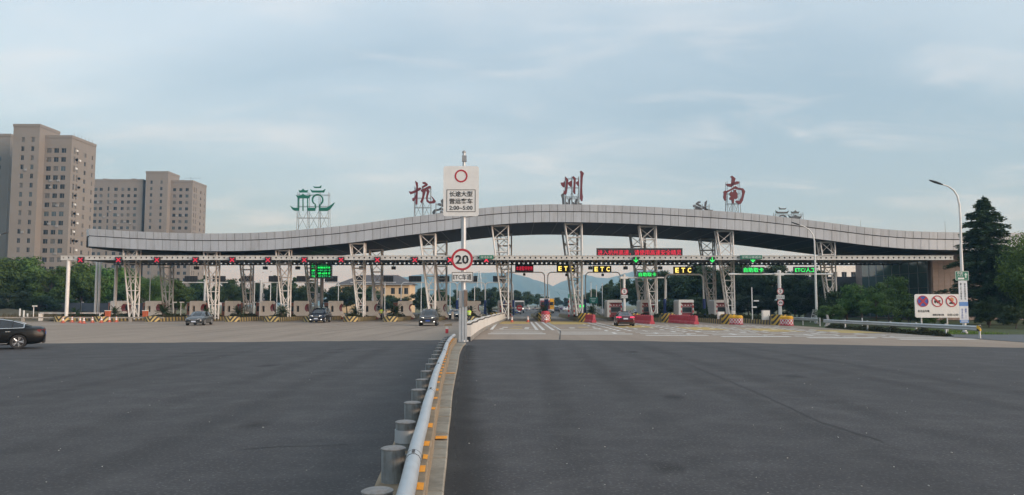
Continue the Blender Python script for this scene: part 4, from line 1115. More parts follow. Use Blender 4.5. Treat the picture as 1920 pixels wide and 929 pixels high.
for i, X in enumerate(ISL_L):
    o = place('low_hedge', HM[i % 3], None, (X, 97.6, 0.5))
    tag(o, f'low ragged hedge on the exit island, {ORD[i]} left of the white barrier', 'hedge', 'low island hedges')
for i, (X, Y) in enumerate(ISL_R):
    o = place('low_hedge', HM[(i + 1) % 3], None, (X, Y + 2.2, 0.5))
    tag(o, f'low ragged hedge on the entry island, {ORD[i]} from the white barrier going right', 'hedge', 'low island hedges')
for i, (X, Y) in enumerate(ISL_R[4:]):
    o = place('low_hedge', HM[i % 3], None, (X, Y + 10.4, 0.5))
    tag(o, f'dry far stretch of hedge on the entry island, {["third", "second"][i] + " from the right" if i < 2 else "rightmost one"}', 'hedge', 'low island hedges')

# ---------------------------------------------------------------- cones, red barriers, drums, bins
def cone():
    t = thing('traffic_cone', 'x', 'traffic cone')
    MB().box((0, 0, 0.025), (0.42, 0.42, 0.05)).build('base', M['plastic_red'], t)
    MB().lathe([(0.17, 0.05), (0.045, 0.72), (0.03, 0.74)], n=12).build('cone_body', M['plastic_orange'], t, smooth=40)
    MB().lathe([(0.128, 0.30), (0.098, 0.46)], n=12).build('white_band', M['signwhite'], t, smooth=40)
    MB().lathe([(0.092, 0.52), (0.07, 0.63)], n=12).build('white_band', M['signwhite'], t, smooth=40)
    return t
cn = cone(); first = True
CONES = [(118, 606, 'at the foot of the left gantry post'), (135, 605, None), (150, 606, None), (157, 607, None), (173, 605.5, None), (190, 605.5, None), (205, 604.5, None), (218, 604.5, None)]
for i, (px, py, _) in enumerate(CONES):
    o = cn if i == 0 else copy_tree(cn)
    o.location = gr(px, py); o['label'] = f'orange and white traffic cone, {ORD[i]} from the left in the row by the leftmost island'; o['group'] = 'traffic cones'
for px, py, lab in ((960, 604.5, 'traffic cone left of the other one in the closed entry lane'), (990, 604.2, 'traffic cone right of the other one in the closed entry lane'), (1024, 605.2, 'traffic cone standing against the red and white entry drum'),
                    (1114, 604.6, 'small cone at the near end of the leftmost red barrier row'), (1218, 607.6, 'small cone at the near end of the red barrier row beside the dark car'), (1301, 608.2, 'small cone at the near end of the longest red barrier row')):
    copy_tree(cn, lab, 'traffic cones', gr(px, py))
def water_barrier():
    t = thing('water_barrier', 'x', 'barrier')
    mb = MB(); sec = [(-0.27, 0), (0.27, 0), (0.27, 0.22), (0.16, 0.34), (0.13, 0.92), (-0.13, 0.92), (-0.16, 0.34), (-0.27, 0.22)]
    mb.prism(sec, 0.02, 1.78); mb.build('shell', M['plastic_red'], t)
    for k in range(4):
        for s_ in (-1, 1):
            MB().box((s_ * 0.165, 0.25 + 0.43 * k, 0.60), (0.06, 0.13, 0.46)).build('rib', M['plastic_red'], t)
    for yy in (0.45, 1.35): MB().lathe([(0.07, 0), (0.06, 0.06)], (0, yy, 0.92), n=10).build('filler_cap', M['plastic_red'], t)
    return t
wb = water_barrier(); used = False
rows = [((9.15, 94.9), (9.75, 91.2), 'leftmost row'), ((14.6, 91.5), (15.4, 84.8), 'row beside the dark car'), ((18.9, 92.2), (19.9, 83.0), 'longest row')]
for (a, b_, lab) in rows:
    a, b_ = Vector(a), Vector(b_); d = b_ - a; n = max(2, round(d.length / 1.8)); ang = math.atan2(d.y, d.x) - math.pi / 2
    for k in range(n):
        p = a + d * (k / n)
        L_ = f'red plastic road barrier, {ORD[n - 1 - k]} from the near end of the {lab}'
        if not used: o = wb; used = True; o['label'] = L_
        else: o = copy_tree(wb, L_)
        o['group'] = 'red plastic road barriers'; o.location = (p.x, p.y, 0); o.rotation_euler = (0, 0, ang)
def checker(name, ca, cb, sc):
    m, N, L, b = newmat(name); c_ = N.new('ShaderNodeTexCoord'); sp = N.new('ShaderNodeSeparateXYZ'); L.new(c_.outputs['Object'], sp.inputs[0])
    at2 = N.new('ShaderNodeMath'); at2.operation = 'ARCTAN2'; L.new(sp.outputs[1], at2.inputs[0]); L.new(sp.outputs[0], at2.inputs[1])
    ml = N.new('ShaderNodeMath'); ml.operation = 'MULTIPLY'; ml.inputs[1].default_value = 0.5; L.new(at2.outputs[0], ml.inputs[0])
    cm = N.new('ShaderNodeCombineXYZ'); L.new(ml.outputs[0], cm.inputs[0]); L.new(sp.outputs[2], cm.inputs[1])
    ck = N.new('ShaderNodeTexChecker'); ck.inputs['Scale'].default_value = sc; ck.inputs[1].default_value = ca + (1,); ck.inputs[2].default_value = cb + (1,); L.new(cm.outputs[0], ck.inputs[0])
    L.new(ck.outputs[0], b.inputs['Base Color']); b.inputs['Roughness'].default_value = 0.6
    return m
M['check'] = checker('red_white_check', (0.50, 0.05, 0.08), (0.70, 0.67, 0.66), 5.0)
def drum(label, X, Y, cap=True, s_=1.0):
    t = thing('crash_drum', label, 'crash drum', (X, Y, 0), group='crash drums')
    MB().lathe([(0.44 * s_, 0.0), (0.44 * s_, 0.10), (0.40 * s_, 0.12)], n=20).build('foot', M['plastic_red'], t, smooth=40)
    MB().lathe([(0.40 * s_, 0.12), (0.40 * s_, 0.66 * s_)], n=20).build('band', M['check'], t, smooth=40)
    MB().lathe([(0.41 * s_, 0.66 * s_), (0.41 * s_, 0.86 * s_), (0.33 * s_, 0.92 * s_), (0.30 * s_, 0.98 * s_), (0.12 * s_, 0.98 * s_)], n=20).build('lid', M['yellow'] if cap else M['plastic_red'], t, smooth=40)
    return t
for px, py, lab in ((1375, 608.5, 'yellow topped checked drum, left one at the second island from the right'), (1386, 609, 'yellow topped checked drum, right one at the second island from the right'),
                    (1470, 610.5, 'yellow topped checked drum, left one at the rightmost island'), (1480, 611, 'yellow topped checked drum, right one at the rightmost island')):
    p = gr(px, py); drum(lab, p.x, p.y)
p = gr(1023, 603.2); drum('big red and white drum at the nose of the entry island right of the cones', p.x, p.y, False, 1.35)
for i, (px, zt) in enumerate(((205, 1.25), (275, 1.55))):
    t = thing('orange_bin', ['left', 'right'][i] + ' one of two orange plastic bins on the leftmost islands', 'bin', ((px - 960) / F * 97.5, 97.5, 0.5), group='orange bins')
    MB().box((0, 0, 0.42), (0.5, 0.42, 0.84), taper=1.12).build('tub', M['plastic_orange'], t)
    MB().box((0, 0, 0.87), (0.62, 0.54, 0.07)).build('rim', M['cream'], t)
# barrier arms
def arm(label, X, Y, L_, z=1.05, disc=None, side=1):
    t = thing('barrier_gate', label, 'barrier gate', (X, Y, 0), group='lowered barrier arms')
    MB().box((0, 0, 0.55), (0.36, 0.42, 1.1)).build('cabinet', M['cream'], t)
    MB().box((side * L_ / 2, -0.26, z), (L_, 0.05, 0.11)).build('boom', M['armbands'], t)
    MB().tube((0, -0.25, z), (0, -0.1, z), 0.09).build('pivot', M['darkgrey'], t)
    if disc:
        MB().lathe([(0.42, 0), (0.42, 0.03)], (side * disc, -0.33, z + 0.02), n=20, axis='Y').build('stop_disc', M['signred'], t)
        MB().box((side * disc, -0.34, z + 0.02), (0.5, 0.02, 0.12)).build('white_bar', M['signwhite'], t)
arm('lowered white arm with red stop disc across the closed entry lane', -1.05, 107.5, 4.9, 1.65, 2.1)
for i, (X, Y, L_, sd_) in enumerate(((-60.5, 99, 4.6, 1), (-53.0, 99.5, 2.6, -1), (-23.5, 112, 2.4, 1), (-28.4, 112, 2.4, 1), (-33.6, 112, 2.2, 1), (-38.5, 112, 2.2, 1), (-18.4, 112, 2.4, 1), (-8.6, 112, 2.4, 1))):
    arm(f'lowered white barrier arm across an exit lane, {ORD[[0,1,5,4,3,2,6,7][i]]} from the left', X, Y, L_, 1.05 if i < 2 else 1.35, None, sd_)
# cabinets and small posts on the right islands
for i, (px, py, Y, w_, h_) in enumerate(((1350, 587, 86.5, 0.68, 0.82), (1434, 585, 82.5, 0.74, 1.0), (1373, 583, 90, 0.36, 0.95))):
    X = (px - 960) / F * Y
    t = thing('equipment_cabinet', ('small pale cabinet below the second lattice column from the right', 'tall pale cabinet standing alone on the rightmost island', 'narrow tan box at the foot of a right lattice column')[i], 'cabinet', (X, Y, 0.5), group='island cabinets')
    MB().box((0, 0, h_ / 2), (w_, 0.5, h_)).build('case', M['cream'], t)
    MB().box((0, 0, h_ + 0.02), (w_ + 0.06, 0.56, 0.04)).build('lid', M['grey'], t)
    MB().box((0, -0.255, h_ / 2), (w_ - 0.1, 0.012, h_ - 0.12)).build('door', M['cream'], t)
    MB().box((w_ * 0.3, -0.265, h_ / 2), (0.03, 0.02, 0.14)).build('handle', M['darkgrey'], t)
def mast(label, px, Y, ztop_, heads):
    t = thing('camera_mast', label, 'mast', ((px - 960) / F * Y, Y, 0.45), group='small lamp and camera masts')
    MB().tube((0, 0, 0), (0, 0, ztop_), 0.05).build('pole', M['white'], t, smooth=40)
    for (x, z) in heads:
        MB().box((x, -0.05, z), (0.5, 0.3, 0.14)).build('lamp_head', M['signwhite'], t)
        MB().tube((0, 0, z - 0.12), (x, -0.02, z - 0.02), 0.025).build('bracket', M['grey'], t)
mast('thin mast with white camera heads on the rightmost island', 1409, 86, 3.6, ((0.45, 2.1), (0.2, 1.4)))
for i, (px, Y) in enumerate(((66 + 0, 98), (327, 104), (341, 104), (488, 105), (476, 106), (618, 106), (1141, 108))):
    mast(f'short post with a flat white lamp head, {ORD[i]} from the left', px, Y, 2.0 if i else 1.5, ((0.15, 2.0 if i else 1.5),))

# ================================================================ MEDIAN: near guardrail, kerb, white barrier
PATH = [(-0.30, -6), (-0.72, 0.0), (-1.16, 6.78), (-1.33, 8.76), (-1.47, 10.7), (-1.64, 12.8), (-1.77, 14.7), (-1.93, 16.7), (-2.08, 18.8), (-2.22, 21), (-2.35, 23), (-2.47, 25), (-2.60, 27), (-2.73, 28.9), (-2.87, 30.9), (-3.0, 32.9), (-3.1, 34.9), (-3.19, 36.8), (-3.27, 38.7), (-3.30, 40.4)]
def pathx(Y):
    for i in range(len(PATH) - 1):
        if Y <= PATH[i + 1][1]:
            (xa, ya), (xb, yb) = PATH[i], PATH[i + 1]; t = (Y - ya) / (yb - ya)
            return xa + (xb - xa) * t
    return PATH[-1][0]
def pt(Y, off, z):
    d = Vector((pathx(Y + 0.5) - pathx(Y - 0.5), 1, 0)).normalized()
    n = Vector((d.y, -d.x, 0))
    return Vector((pathx(Y), Y, z)) + n * off
def koff(Y): return 0.56 + max(0, Y - 8) * 0.0085         # right edge of the kerb widens with distance
rail = thing('guard_rail', 'silver pipe guard rail on stubby steel posts curving away from the viewer', 'guard rail', (-1.16, 6.8, 0))
M['pipe'] = mat('pale_galvanised_pipe', (0.47, 0.505, 0.53), 0.42, 0.3, var=0.08, scale=3, stain=(0.36, 0.37, 0.37), stain_amt=0.45, stain_scale=2.5)
M['poststeel'] = mat('dull_galvanised_post', (0.235, 0.255, 0.262), 0.58, 0.3, var=0.25, scale=6, rand=0.14, stain=(0.10, 0.085, 0.07), stain_amt=0.85, stain_scale=9, stretch=(1.0, 1.0, 0.15))
M['posttop'] = mat('scuffed_post_cap', (0.27, 0.26, 0.25), 0.65, 0.2, var=0.35, scale=9, stain=(0.15, 0.10, 0.07), stain_amt=0.8, stain_scale=8)
ys = [-4 + 0.5 * i for i in range(91)]
# pipe in lengths with visible joints
seg = 6.05
y = -4.0
while y < 40.6:
    y1 = min(y + seg, 40.8)
    pts = [pt(y + 0.006 + (y1 - y - 0.012) * i / 12, 0.25, 0.50) for i in range(13)]
    MB().path(pts, 0.078, n=14).build('rail_pipe', M['pipe'], rail, world=True, smooth=50)
    if y1 < 40.5: MB().path([pt(y1 - 0.10, 0.25, 0.50), pt(y1 + 0.10, 0.25, 0.50)], 0.0805, n=14).build('rail_sleeve', M['pipe'], rail, world=True, smooth=50)
    if y1 < 40.5:
        for dd in (-0.105, 0.105): MB().path([pt(y1 + dd - 0.006, 0.25, 0.50), pt(y1 + dd + 0.006, 0.25, 0.50)], 0.0825, n=14).build('joint_line', M['darkgrey'], rail, world=True)
        for dd in (-0.05, 0.05): MB().box(pt(y1 + dd, 0.25, 0.583), (0.03, 0.03, 0.02)).build('joint_bolt', M['darkgrey'], rail, world=True)
    y = y1
pcyl = MB().lathe([(0.132, 0), (0.132, 0.36)], n=22).mesh('post', M['poststeel'], smooth=40)
pcap = MB().lathe([(0.128, 0), (0.140, 0.004), (0.140, 0.016), (0.12, 0.026), (0.03, 0.03)], n=22).mesh('post_cap', M['posttop'], smooth=40)
pbr = MB().box((0.165, 0, 0.24), (0.14, 0.09, 0.12)).mesh('bracket', M['poststeel'])
pcol = MB().lathe([(0.142, 0.10), (0.142, 0.27)], n=22).mesh('repair_collar', M['pipe'], smooth=40)
rr = random.Random(2)
yy = 0.86
i = 0
for (X, Y) in [(pathx(v), v) for v in (-3.1, -1.15, 0.85, 2.8, 4.8)] + PATH[2:]:
    a = math.atan2(pathx(Y + 0.5) - pathx(Y - 0.5), 1.0)
    po = place('post', pcyl, rail, Vector((X, Y, 0.125)) - rail.location, -a)
    po.rotation_euler = (rr.uniform(-0.02, 0.02), rr.uniform(-0.02, 0.02), -a)
    place('post_cap', pcap, po, (0, 0, 0.358)); place('bracket', pbr, po)
    if abs(Y - 10.7) < 0.1: place('repair_collar', pcol, po)
def ribbon(name, prof, y0, y1, m, parent, step=0.5, world=True):
    mb = MB(); n = max(1, int((y1 - y0) / step)); vs, fs = [], []
    for i in range(n + 1):
        Y = y0 + (y1 - y0) * i / n
        for off, z in prof(Y): vs.append(pt(Y, off, z))
    q = len(prof(y0))
    for i in range(n):
        for k in range(q - 1): fs.append((i * q + k, i * q + k + 1, (i + 1) * q + k + 1, (i + 1) * q + k))
    fs += [tuple(range(q)), tuple(range(n * q, (n + 1) * q))]
    mb.add(vs, fs)
    return mb.build(name, m, parent, world=world)
ribbon('plinth', lambda Y: [(-0.24, -0.02), (-0.20, 0.10), (-0.15, 0.13), (0.13, 0.13), (0.17, 0.375), (0.378, 0.365), (0.392, 0.35), (0.395, 0.04)], -5, 40.8, M['tanbase'], rail)
# orange reflective patches painted across the ledge under the pipe
rr = random.Random(8)
def patch(Y, ln, o0, o1, tilt=0.0):
    mb = MB(); mb.quad(*[v + Vector((0, 0, 0.0045)) for v in (pt(Y, o0, 0.375 - (o0 - 0.17) * 0.05), pt(Y + tilt, o1, 0.375 - (o1 - 0.17) * 0.05), pt(Y + ln + tilt, o1, 0.375 - (o1 - 0.17) * 0.05), pt(Y + ln, o0, 0.375 - (o0 - 0.17) * 0.05))])
    mb.build('reflective_patch', M['orange'], rail, world=True)
for (py, o0, o1, ln) in ((915, 0.31, 0.375, 0.3), (884, 0.2, 0.37, 0.32), (858, 0.325, 0.378, 0.26), (835, 0.2, 0.37, 0.34), (800, 0.2, 0.37, 0.4), (767, 0.27, 0.37, 0.3), (748, 0.28, 0.365, 0.3), (732, 0.28, 0.36, 0.35), (718, 0.29, 0.36, 0.35)):
    patch(1440 * 1.745 / (py - 572), ln, o0, o1, rr.uniform(-0.03, 0.06))
Y = 18.5
while Y < 40:
    patch(Y, 0.45, rr.uniform(0.19, 0.28), rr.uniform(0.34, 0.37)); Y += rr.uniform(0.8, 1.2)
# kerb stones on the right of the rail
kerb = structure(MB().box((0, 0, -0.3), (0.05, 0.05, 0.02)).build('median_kerb', M['kerbstone'], None, loc=(-1.0, 10, 0)))
Y = -4.0; k = 0
rr = random.Random(21)
while Y < 41.2:
    ln = 0.62
    hz_ = 0.095 + rr.uniform(-0.008, 0.008)
    mb = MB(); vs = []
    for Yv in (Y + 0.006, Y + ln - 0.006):
        o1 = koff(Yv); o0 = 0.395
        for off, z in ((o0, -0.02), (o0, hz_), (o1 - 0.015, hz_), (o1, hz_ - 0.015), (o1, -0.02)): vs.append(pt(Yv, off, z))
    fs = [(i, (i + 1) % 5, 5 + (i + 1) % 5, 5 + i) for i in range(5)] + [(4, 3, 2, 1, 0), (5, 6, 7, 8, 9)]
    mb.add(vs, fs); mb.build('kerb_stone', M['kerbstone'], kerb, world=True)
    Y += ln; k += 1
for py in (821, 690 + 10):
    Y = 1440 * 2.0 / (py - 572)
    mb = MB(); mb.quad(*[v + Vector((0, 0, 0.1135)) for v in (pt(Y, 0.40, 0), pt(Y, koff(Y) - 0.012, 0), pt(Y + 0.26, koff(Y) - 0.012, 0), pt(Y + 0.26, 0.40, 0))])
    mb.build('painted_mark', M['orange'], kerb, world=True)

# white sheet barrier that continues the median
WB = [gr(x, y) for x, y in ((879, 640.5), (886, 634), (896, 626), (908, 618.5), (921, 612), (934, 606), (946, 601.5))]
WB = [Vector((p.x, p.y, 0)) for p in WB]
def wb_at(s_):
    tot = [0]
    for i in range(len(WB) - 1): tot.append(tot[-1] + (WB[i + 1] - WB[i]).length)
    d = s_ * tot[-1]
    for i in range(len(WB) - 1):
        if d <= tot[i + 1] + 1e-6: return WB[i].lerp(WB[i + 1], (d - tot[i]) / (tot[i + 1] - tot[i]))
    return WB[-1]
wbar = thing('white_barrier', 'white sheet median barrier with a black top line curving to the toll island', 'barrier', WB[0])
M['sheetwhite'] = mat('white_barrier_sheet', (0.66, 0.65, 0.62), 0.5, var=0.06, rand=0.05, stain=(0.36, 0.34, 0.31), stain_amt=0.5, stain_scale=1.2)
NB = 24
for i in range(NB):
    a, b_ = wb_at(i / NB), wb_at((i + 1) / NB)
    d = (b_ - a).normalized(); n = Vector((d.y, -d.x, 0))
    a2, b2 = a + d * 0.03, b_ - d * 0.03
    zt = 1.02 + 0.03 * math.sin(i * 1.7)
    def slabq(z0, z1, o0, o1):
        mb = MB(); vs = [p + n * o + Vector((0, 0, z)) for p in (a2, b2) for o, z in ((o0, z0), (o1, z0), (o1, z1), (o0, z1))]
        mb.add(vs, [(0, 3, 2, 1), (4, 5, 6, 7), (0, 1, 5, 4), (1, 2, 6, 5), (2, 3, 7, 6), (3, 0, 4, 7)]); return mb
    slabq(0.27, zt - 0.08, -0.22, 0.12).build('panel', M['sheetwhite'], wbar, world=True)
    slabq(zt - 0.08, zt, -0.20, 0.10).build('top_strip', M['signblack'], wbar, world=True)
    slabq(zt, zt + 0.05, -0.22, 0.05).build('top_cap', M['sheetwhite'], wbar, world=True)
    for f_ in (0.08, 0.42, 0.76):
        c_ = a2.lerp(b2, f_)
        mb = MB(); w_ = 0.09
        vs = [c_ + d * s_ + n * o + Vector((0, 0, z)) for s_ in (0, w_) for o, z in ((-0.2, -0.01), (0.117, -0.01), (0.117, 0.27), (-0.18, 0.27))]
        mb.add(vs, [(0, 3, 2, 1), (4, 5, 6, 7), (0, 1, 5, 4), (1, 2, 6, 5), (2, 3, 7, 6), (3, 0, 4, 7)]); mb.build('foot', M['sheetwhite'], wbar, world=True)
    slabq(0.0, 0.265, -0.10, 0.10).build('gap_shade_board', M['dark'], wbar, world=True)  # added black board: its colour stands in for the shaded gap between the feet

# tall sign pole on the median
sp_ = gr(868.5, 641); SY = sp_.y
pole = thing('sign_pole', 'tall grey steel pole with sign boards standing on the median', 'sign pole', (sp_.x, SY, 0))
zt = at(866, 284, SY).z
mb = MB(); mb.tube((0, 0, 0), (0, 0, zt - 1.1), 0.15, 0.135, n=18); mb.tube((0, 0, zt - 1.1), (0, 0, zt), 0.09, n=14); mb.build('shaft', M['galv'], pole, smooth=40)
MB().box((0.02, -0.05, zt - 0.45), (0.26, 0.2, 0.35)).build('junction_box', M['grey'], pole)
MB().lathe([(0.12, 0), (0.1, 0.1), (0.05, 0.14)], (0, 0, zt - 0.1), n=12).build('top_cap', M['grey'], pole)
zs_ = at(866, 545, SY).z
for (x, w_, z0, z1, m_) in ((-0.17, 0.13, 0.0, zs_, 'galv'), (0.0, 0.14, 0.0, zs_ - 0.05, 'galv'), (0.16, 0.13, 0.0, zs_ + 0.05, 'galv')):
    MB().box((x, -0.2, (z0 + z1) / 2), (w_, 0.13, z1 - z0)).build('protective_channel', M[m_], pole)
MB().box((0.15, -0.24, zs_ - 0.45), (0.18, 0.26, 0.9)).build('terminal_box', mat('brown_box', (0.20, 0.15, 0.12), 0.7), pole)
MB().box((-0.16, -0.24, zs_ - 0.5), (0.17, 0.2, 0.9)).build('terminal_box', M['grey'], pole)
mb = MB(); mb.lathe([(0.3, 0.0), (0.3, 0.08), (0.16, 0.14)], n=14); mb.build('foot_plate', M['galv'], pole)
def on_pole(px, py): 
    p = at(px, py, SY - 0.22); return (p.x, SY - 0.22, p.z)
c0, c1 = at(831, 406, SY - 0.22), at(898, 312, SY - 0.22)
W_, H_ = c1.x - c0.x, c1.z - c0.z
t = thing('route_sign', 'large white rectangular no-entry board for coaches near the top of the sign pole', 'sign', ((c0.x + c1.x) / 2, SY - 0.22, (c0.z + c1.z) / 2))
place('board', shape2d([rrect(W_, H_, 0.14)], M['signwhite'], 0.025), t)
mb = MB(); ring(mb, (0, H_ / 2 - 0.58), 0.285, 0.375, -0.040, -0.028); mb.build('red_ring', M['signred'], t)
zi = -H_ / 2 + 0.90
mb = MB(); iw, ih = W_ * 0.80, 1.27
for s_ in (-1, 1): mb.box((0, -0.034, zi + s_ * ih / 2), (iw + 0.03, 0.01, 0.03)); mb.box((s_ * iw / 2, -0.033, zi), (0.03, 0.01, ih - 0.03))
mb.build('black_frame', M['signblack'], t)
for s_, dz, w_, h_ in (('长途大型', 0.40, 1.34, 0.32), ('营运客车', -0.02, 1.34, 0.32), ('2:00~5:00', -0.41, 1.34, 0.24)):
    place('lettering', fit_text(s_, w_, h_, M['signblack'], 0.006, bold=0.012), t, (0, -0.036, zi + dz))
p = on_pole(866.5, 487)
t = thing('speed_sign', 'round 20 speed limit sign with red rim on the tall pole', 'sign', p)
mb = MB(); mb.lathe([(0.63, 0), (0.63, 0.04)], (0, -0.02, 0), n=40, axis='Y'); mb.build('disc', M['signwhite'], t)
mb = MB(); ring(mb, (0, 0), 0.50, 0.625, -0.036, -0.022, 40); mb.build('red_rim', M['signred'], t)
place('lettering', fit_text('20', 0.76, 0.52, M['signblack'], 0.006, bold=0.022), t, (0, -0.034, 0))
p = on_pole(867, 519.5)
t = thing('lane_plate', 'white plate reading ETC lane below the round 20 sign', 'sign', p)
place('board', shape2d([rrect(1.24, 0.57, 0.05)], M['signwhite'], 0.02), t)
mb = MB()
for s_ in (-1, 1): mb.box((0, -0.028, s_ * 0.255), (1.18, 0.01, 0.025)); mb.box((s_ * 0.59, -0.027, 0), (0.025, 0.01, 0.49))
mb.build('black_frame', M['signblack'], t)
place('lettering', fit_text('ETC车道', 1.06, 0.33, M['signblack'], 0.006, bold=0.008), t, (0, -0.029, 0))
# tan block beside the rail end
p = gr(838, 625)
t = thing('marker_block', 'tan slab on a short red and white stand left of the guard rail end', 'marker', (p.x, p.y, 0))
MB().box((0.1, 0, 0.62), (0.55, 0.4, 0.14)).build('slab', M['tanbase'], t)
MB().box((0.0, 0, 0.275), (0.2, 0.2, 0.55)).build('stand', M['rw'], t)

# ================================================================ RIGHT ROADSIDE
def wbeam(label, pts, zc_, tag_group='steel guard rails'):
    t = thing('roadside_guard_rail', label, 'guard rail', (pts[0][0], pts[0][1], 0), group=tag_group)
    P_ = [Vector((x, y, 0)) for x, y in pts]
    prof = [(0.02, 0.155), (-0.06, 0.10), (-0.06, 0.06), (0.02, 0.0), (-0.06, -0.06), (-0.06, -0.10), (0.02, -0.155)]
    for i in range(len(P_) - 1):
        a, b_ = P_[i], P_[i + 1]; d = (b_ - a).normalized(); n = Vector((-d.y, d.x, 0))
        if n.dot(Vector((1, 0, 0))) < 0: n = -n
        L_ = (b_ - a).length; m_ = max(1, round(L_ / 4))
        for k in range(m_):
            p_, q_ = a.lerp(b_, k / m_), a.lerp(b_, (k + 1) / m_)
            mb = MB(); vs = []
            for r_ in (p_, q_):
                for o, z in prof: vs.append(r_ + n * o + Vector((0, 0, zc_ + z)))
                for o, z in reversed(prof): vs.append(r_ + n * (o + 0.012) + Vector((0, 0, zc_ + z)))
            q = len(prof) * 2
            fs = [(j, (j + 1) % q, q + (j + 1) % q, q + j) for j in range(q)]
            mb.add(vs, fs); mb.build('beam', M['galv'], t, world=True)
            mb = MB(); c_ = p_ + n * 0.13; mb.tube((c_.x, c_.y, -0.05), (c_.x, c_.y, zc_ + 0.2), 0.065, n=10); mb.build('post', M['galv'], t, world=True, smooth=40)
    return t
g1 = wbeam('long steel guard rail along the right verge below the white sign board', [(29.55, 49.0), (29.2, 56), (28.9, 63), (28.7, 71)], 0.62)
e = MB(); e.lathe([(0.02, -0.17), (0.13, -0.17), (0.13, 0.17), (0.02, 0.17)], (29.58, 48.9, 0.62), n=12); e.build('striped_end', M['nose'], g1, world=True)
wbeam('short steel guard rail behind the lamp post at the right islands', [(30.6, 77), (30.4, 90)], 0.62)
VH = hedge_mesh(5, 1.3, 10.0, 0.75, 2200, M['hedge'], 0.12)
for i, Yh in enumerate((52.5, 61.5)):
    o = place('verge_hedge', VH, None, (29.25 - 0.02 * i, Yh - 0.5, -0.03)); o.scale = (0.72, 1.0, 0.72)
    tag(o, ['near', 'far'][i] + ' stretch of dark clipped hedge behind the long right guard rail', 'hedge', 'verge hedges')

def street_lamp(label, X, Y, zp, pxs, m='white', head=True):
    t = thing('street_lamp', label, 'street lamp', (X, Y, 0), group='street lamps')
    pts = [Vector(q) - Vector((X, Y, 0)) for q in pxs]
    MB().tube((0, 0, 0), (0, 0, pts[0].z), 0.14, 0.10, n=12).build('pole', M[m], t, smooth=40)
    MB().path(pts, 0.09, n=8, r_end=0.05).build('arm', M[m], t, smooth=50)
    d = (pts[-1] - pts[-2]).normalized(); e_ = pts[-1]
    mb = MB()
    u = Vector((0, 1, 0)); w = Vector((0, 0, 1))
    secs = [(-0.05, 0.06, 0.05), (0.15, 0.13, 0.08), (0.5, 0.17, 0.09), (0.85, 0.12, 0.06), (1.0, 0.04, 0.03)]
    vs, fs = [], []
    for s_, a_, h_ in secs:
        c_ = e_ + d * s_
        for k in range(8): vs.append(c_ + u * (a_ * math.cos(k * math.pi / 4)) + w * (h_ * math.sin(k * math.pi / 4)))
    for i in range(len(secs) - 1):
        for k in range(8): fs.append((i * 8 + k, i * 8 + (k + 1) % 8, (i + 1) * 8 + (k + 1) % 8, (i + 1) * 8 + k))
    fs += [tuple(range(8)), tuple(range(32, 40))]
    mb.add(vs, fs); mb.build('lamp_head', M['darkgrey'], t, smooth=50)
    MB().lathe([(0.22, 0), (0.22, 0.1), (0.14, 0.16)], n=12).build('base', M['grey'], t)
    return t
LY = 57.0
lamp_px = [(1802, 470), (1801, 420), (1799, 385), (1795, 368), (1788, 357), (1778, 350), (1766, 346)]
lp = [at(x, y, LY) for x, y in lamp_px]
X0 = at(1806, 620, LY).x
street_lamp('tall street lamp with curved arm rising behind the white sign board', lp[0].x, LY, 0, lp)
l2 = [at(x, y, 86) for x, y in ((1528, 480), (1527, 452), (1524, 440), (1517, 431), (1508, 425), (1499, 422))]
street_lamp('street lamp in front of the right lattice columns, arm bending left', l2[0].x, 86, 0, l2)
l3 = [at(x, y, 92) for x, y in ((-30, 470), (-22, 452), (-10, 444), (2, 440))]
street_lamp('street lamp at the far left edge, only its head in view', l3[0].x, 92, 0, l3)
# signs strapped to the tall lamp
p = at(1803.5, 517.5, LY - 0.25)
t = thing('green_road_sign', 'small green direction sign strapped to the tall lamp post', 'sign', (p.x, LY - 0.25, p.z))
place('board', shape2d([rrect(1.0, 0.70, 0.05)], M['signgreen'], 0.015), t)
mb = MB()
for s_ in (-1, 1): mb.box((0, -0.02, s_ * 0.325), (0.95, 0.008, 0.02)); mb.box((s_ * 0.475, -0.021, 0), (0.02, 0.008, 0.63))
mb.build('border', M['signwhite'], t)
place('lettering', fit_text('高速\n入口', 0.42, 0.34, M['signwhite'], 0.005), t, (-0.15, -0.02, 0.12))
MB().box((-0.08, -0.022, -0.2), (0.45, 0.008, 0.12)).build('car_symbol', M['signwhite'], t)
MB().prism([(0.24, -0.15), (0.32, -0.15), (0.32, 0.05), (0.40, 0.05), (0.28, 0.22), (0.16, 0.05), (0.24, 0.05)], -0.024, -0.016).build('arrow', M['palegreen'], t)
p = at(1806.5, 567, LY - 0.25); q0, q1 = at(1806, 606, LY - 0.25), at(1806, 527, LY - 0.25)
t = thing('pole_banner', 'tall white and blue notice banner on the lamp post beside the sign board', 'banner', (p.x, LY - 0.25, (q0.z + q1.z) / 2))
bh = q1.z - q0.z
MB().box((0, 0.0, 0), (0.64, 0.03, bh)).build('sheet', mat('banner_white', (0.62, 0.66, 0.70), 0.5), t)
for z_, h_ in ((-bh * 0.05, 0.30), (-bh * 0.46, 0.20)): MB().box((0, -0.004, z_), (0.645, 0.036, h_)).build('blue_band', mat('banner_blue', (0.08, 0.22, 0.52), 0.5), t)
MB().box((0, -0.022, -bh * 0.455), (0.5, 0.006, 0.05)).build('web_line', M['signwhite'], t)
for x_, s_ in ((-0.15, '路\n上\n行\n人\n事\n故\n多'), (0.14, '请\n勿\n在\n匝\n道\n停\n车')):
    place('lettering', fit_text(s_, 0.13, bh * 0.40, M['signblack'], 0.004), t, (x_, -0.02, bh * 0.25))
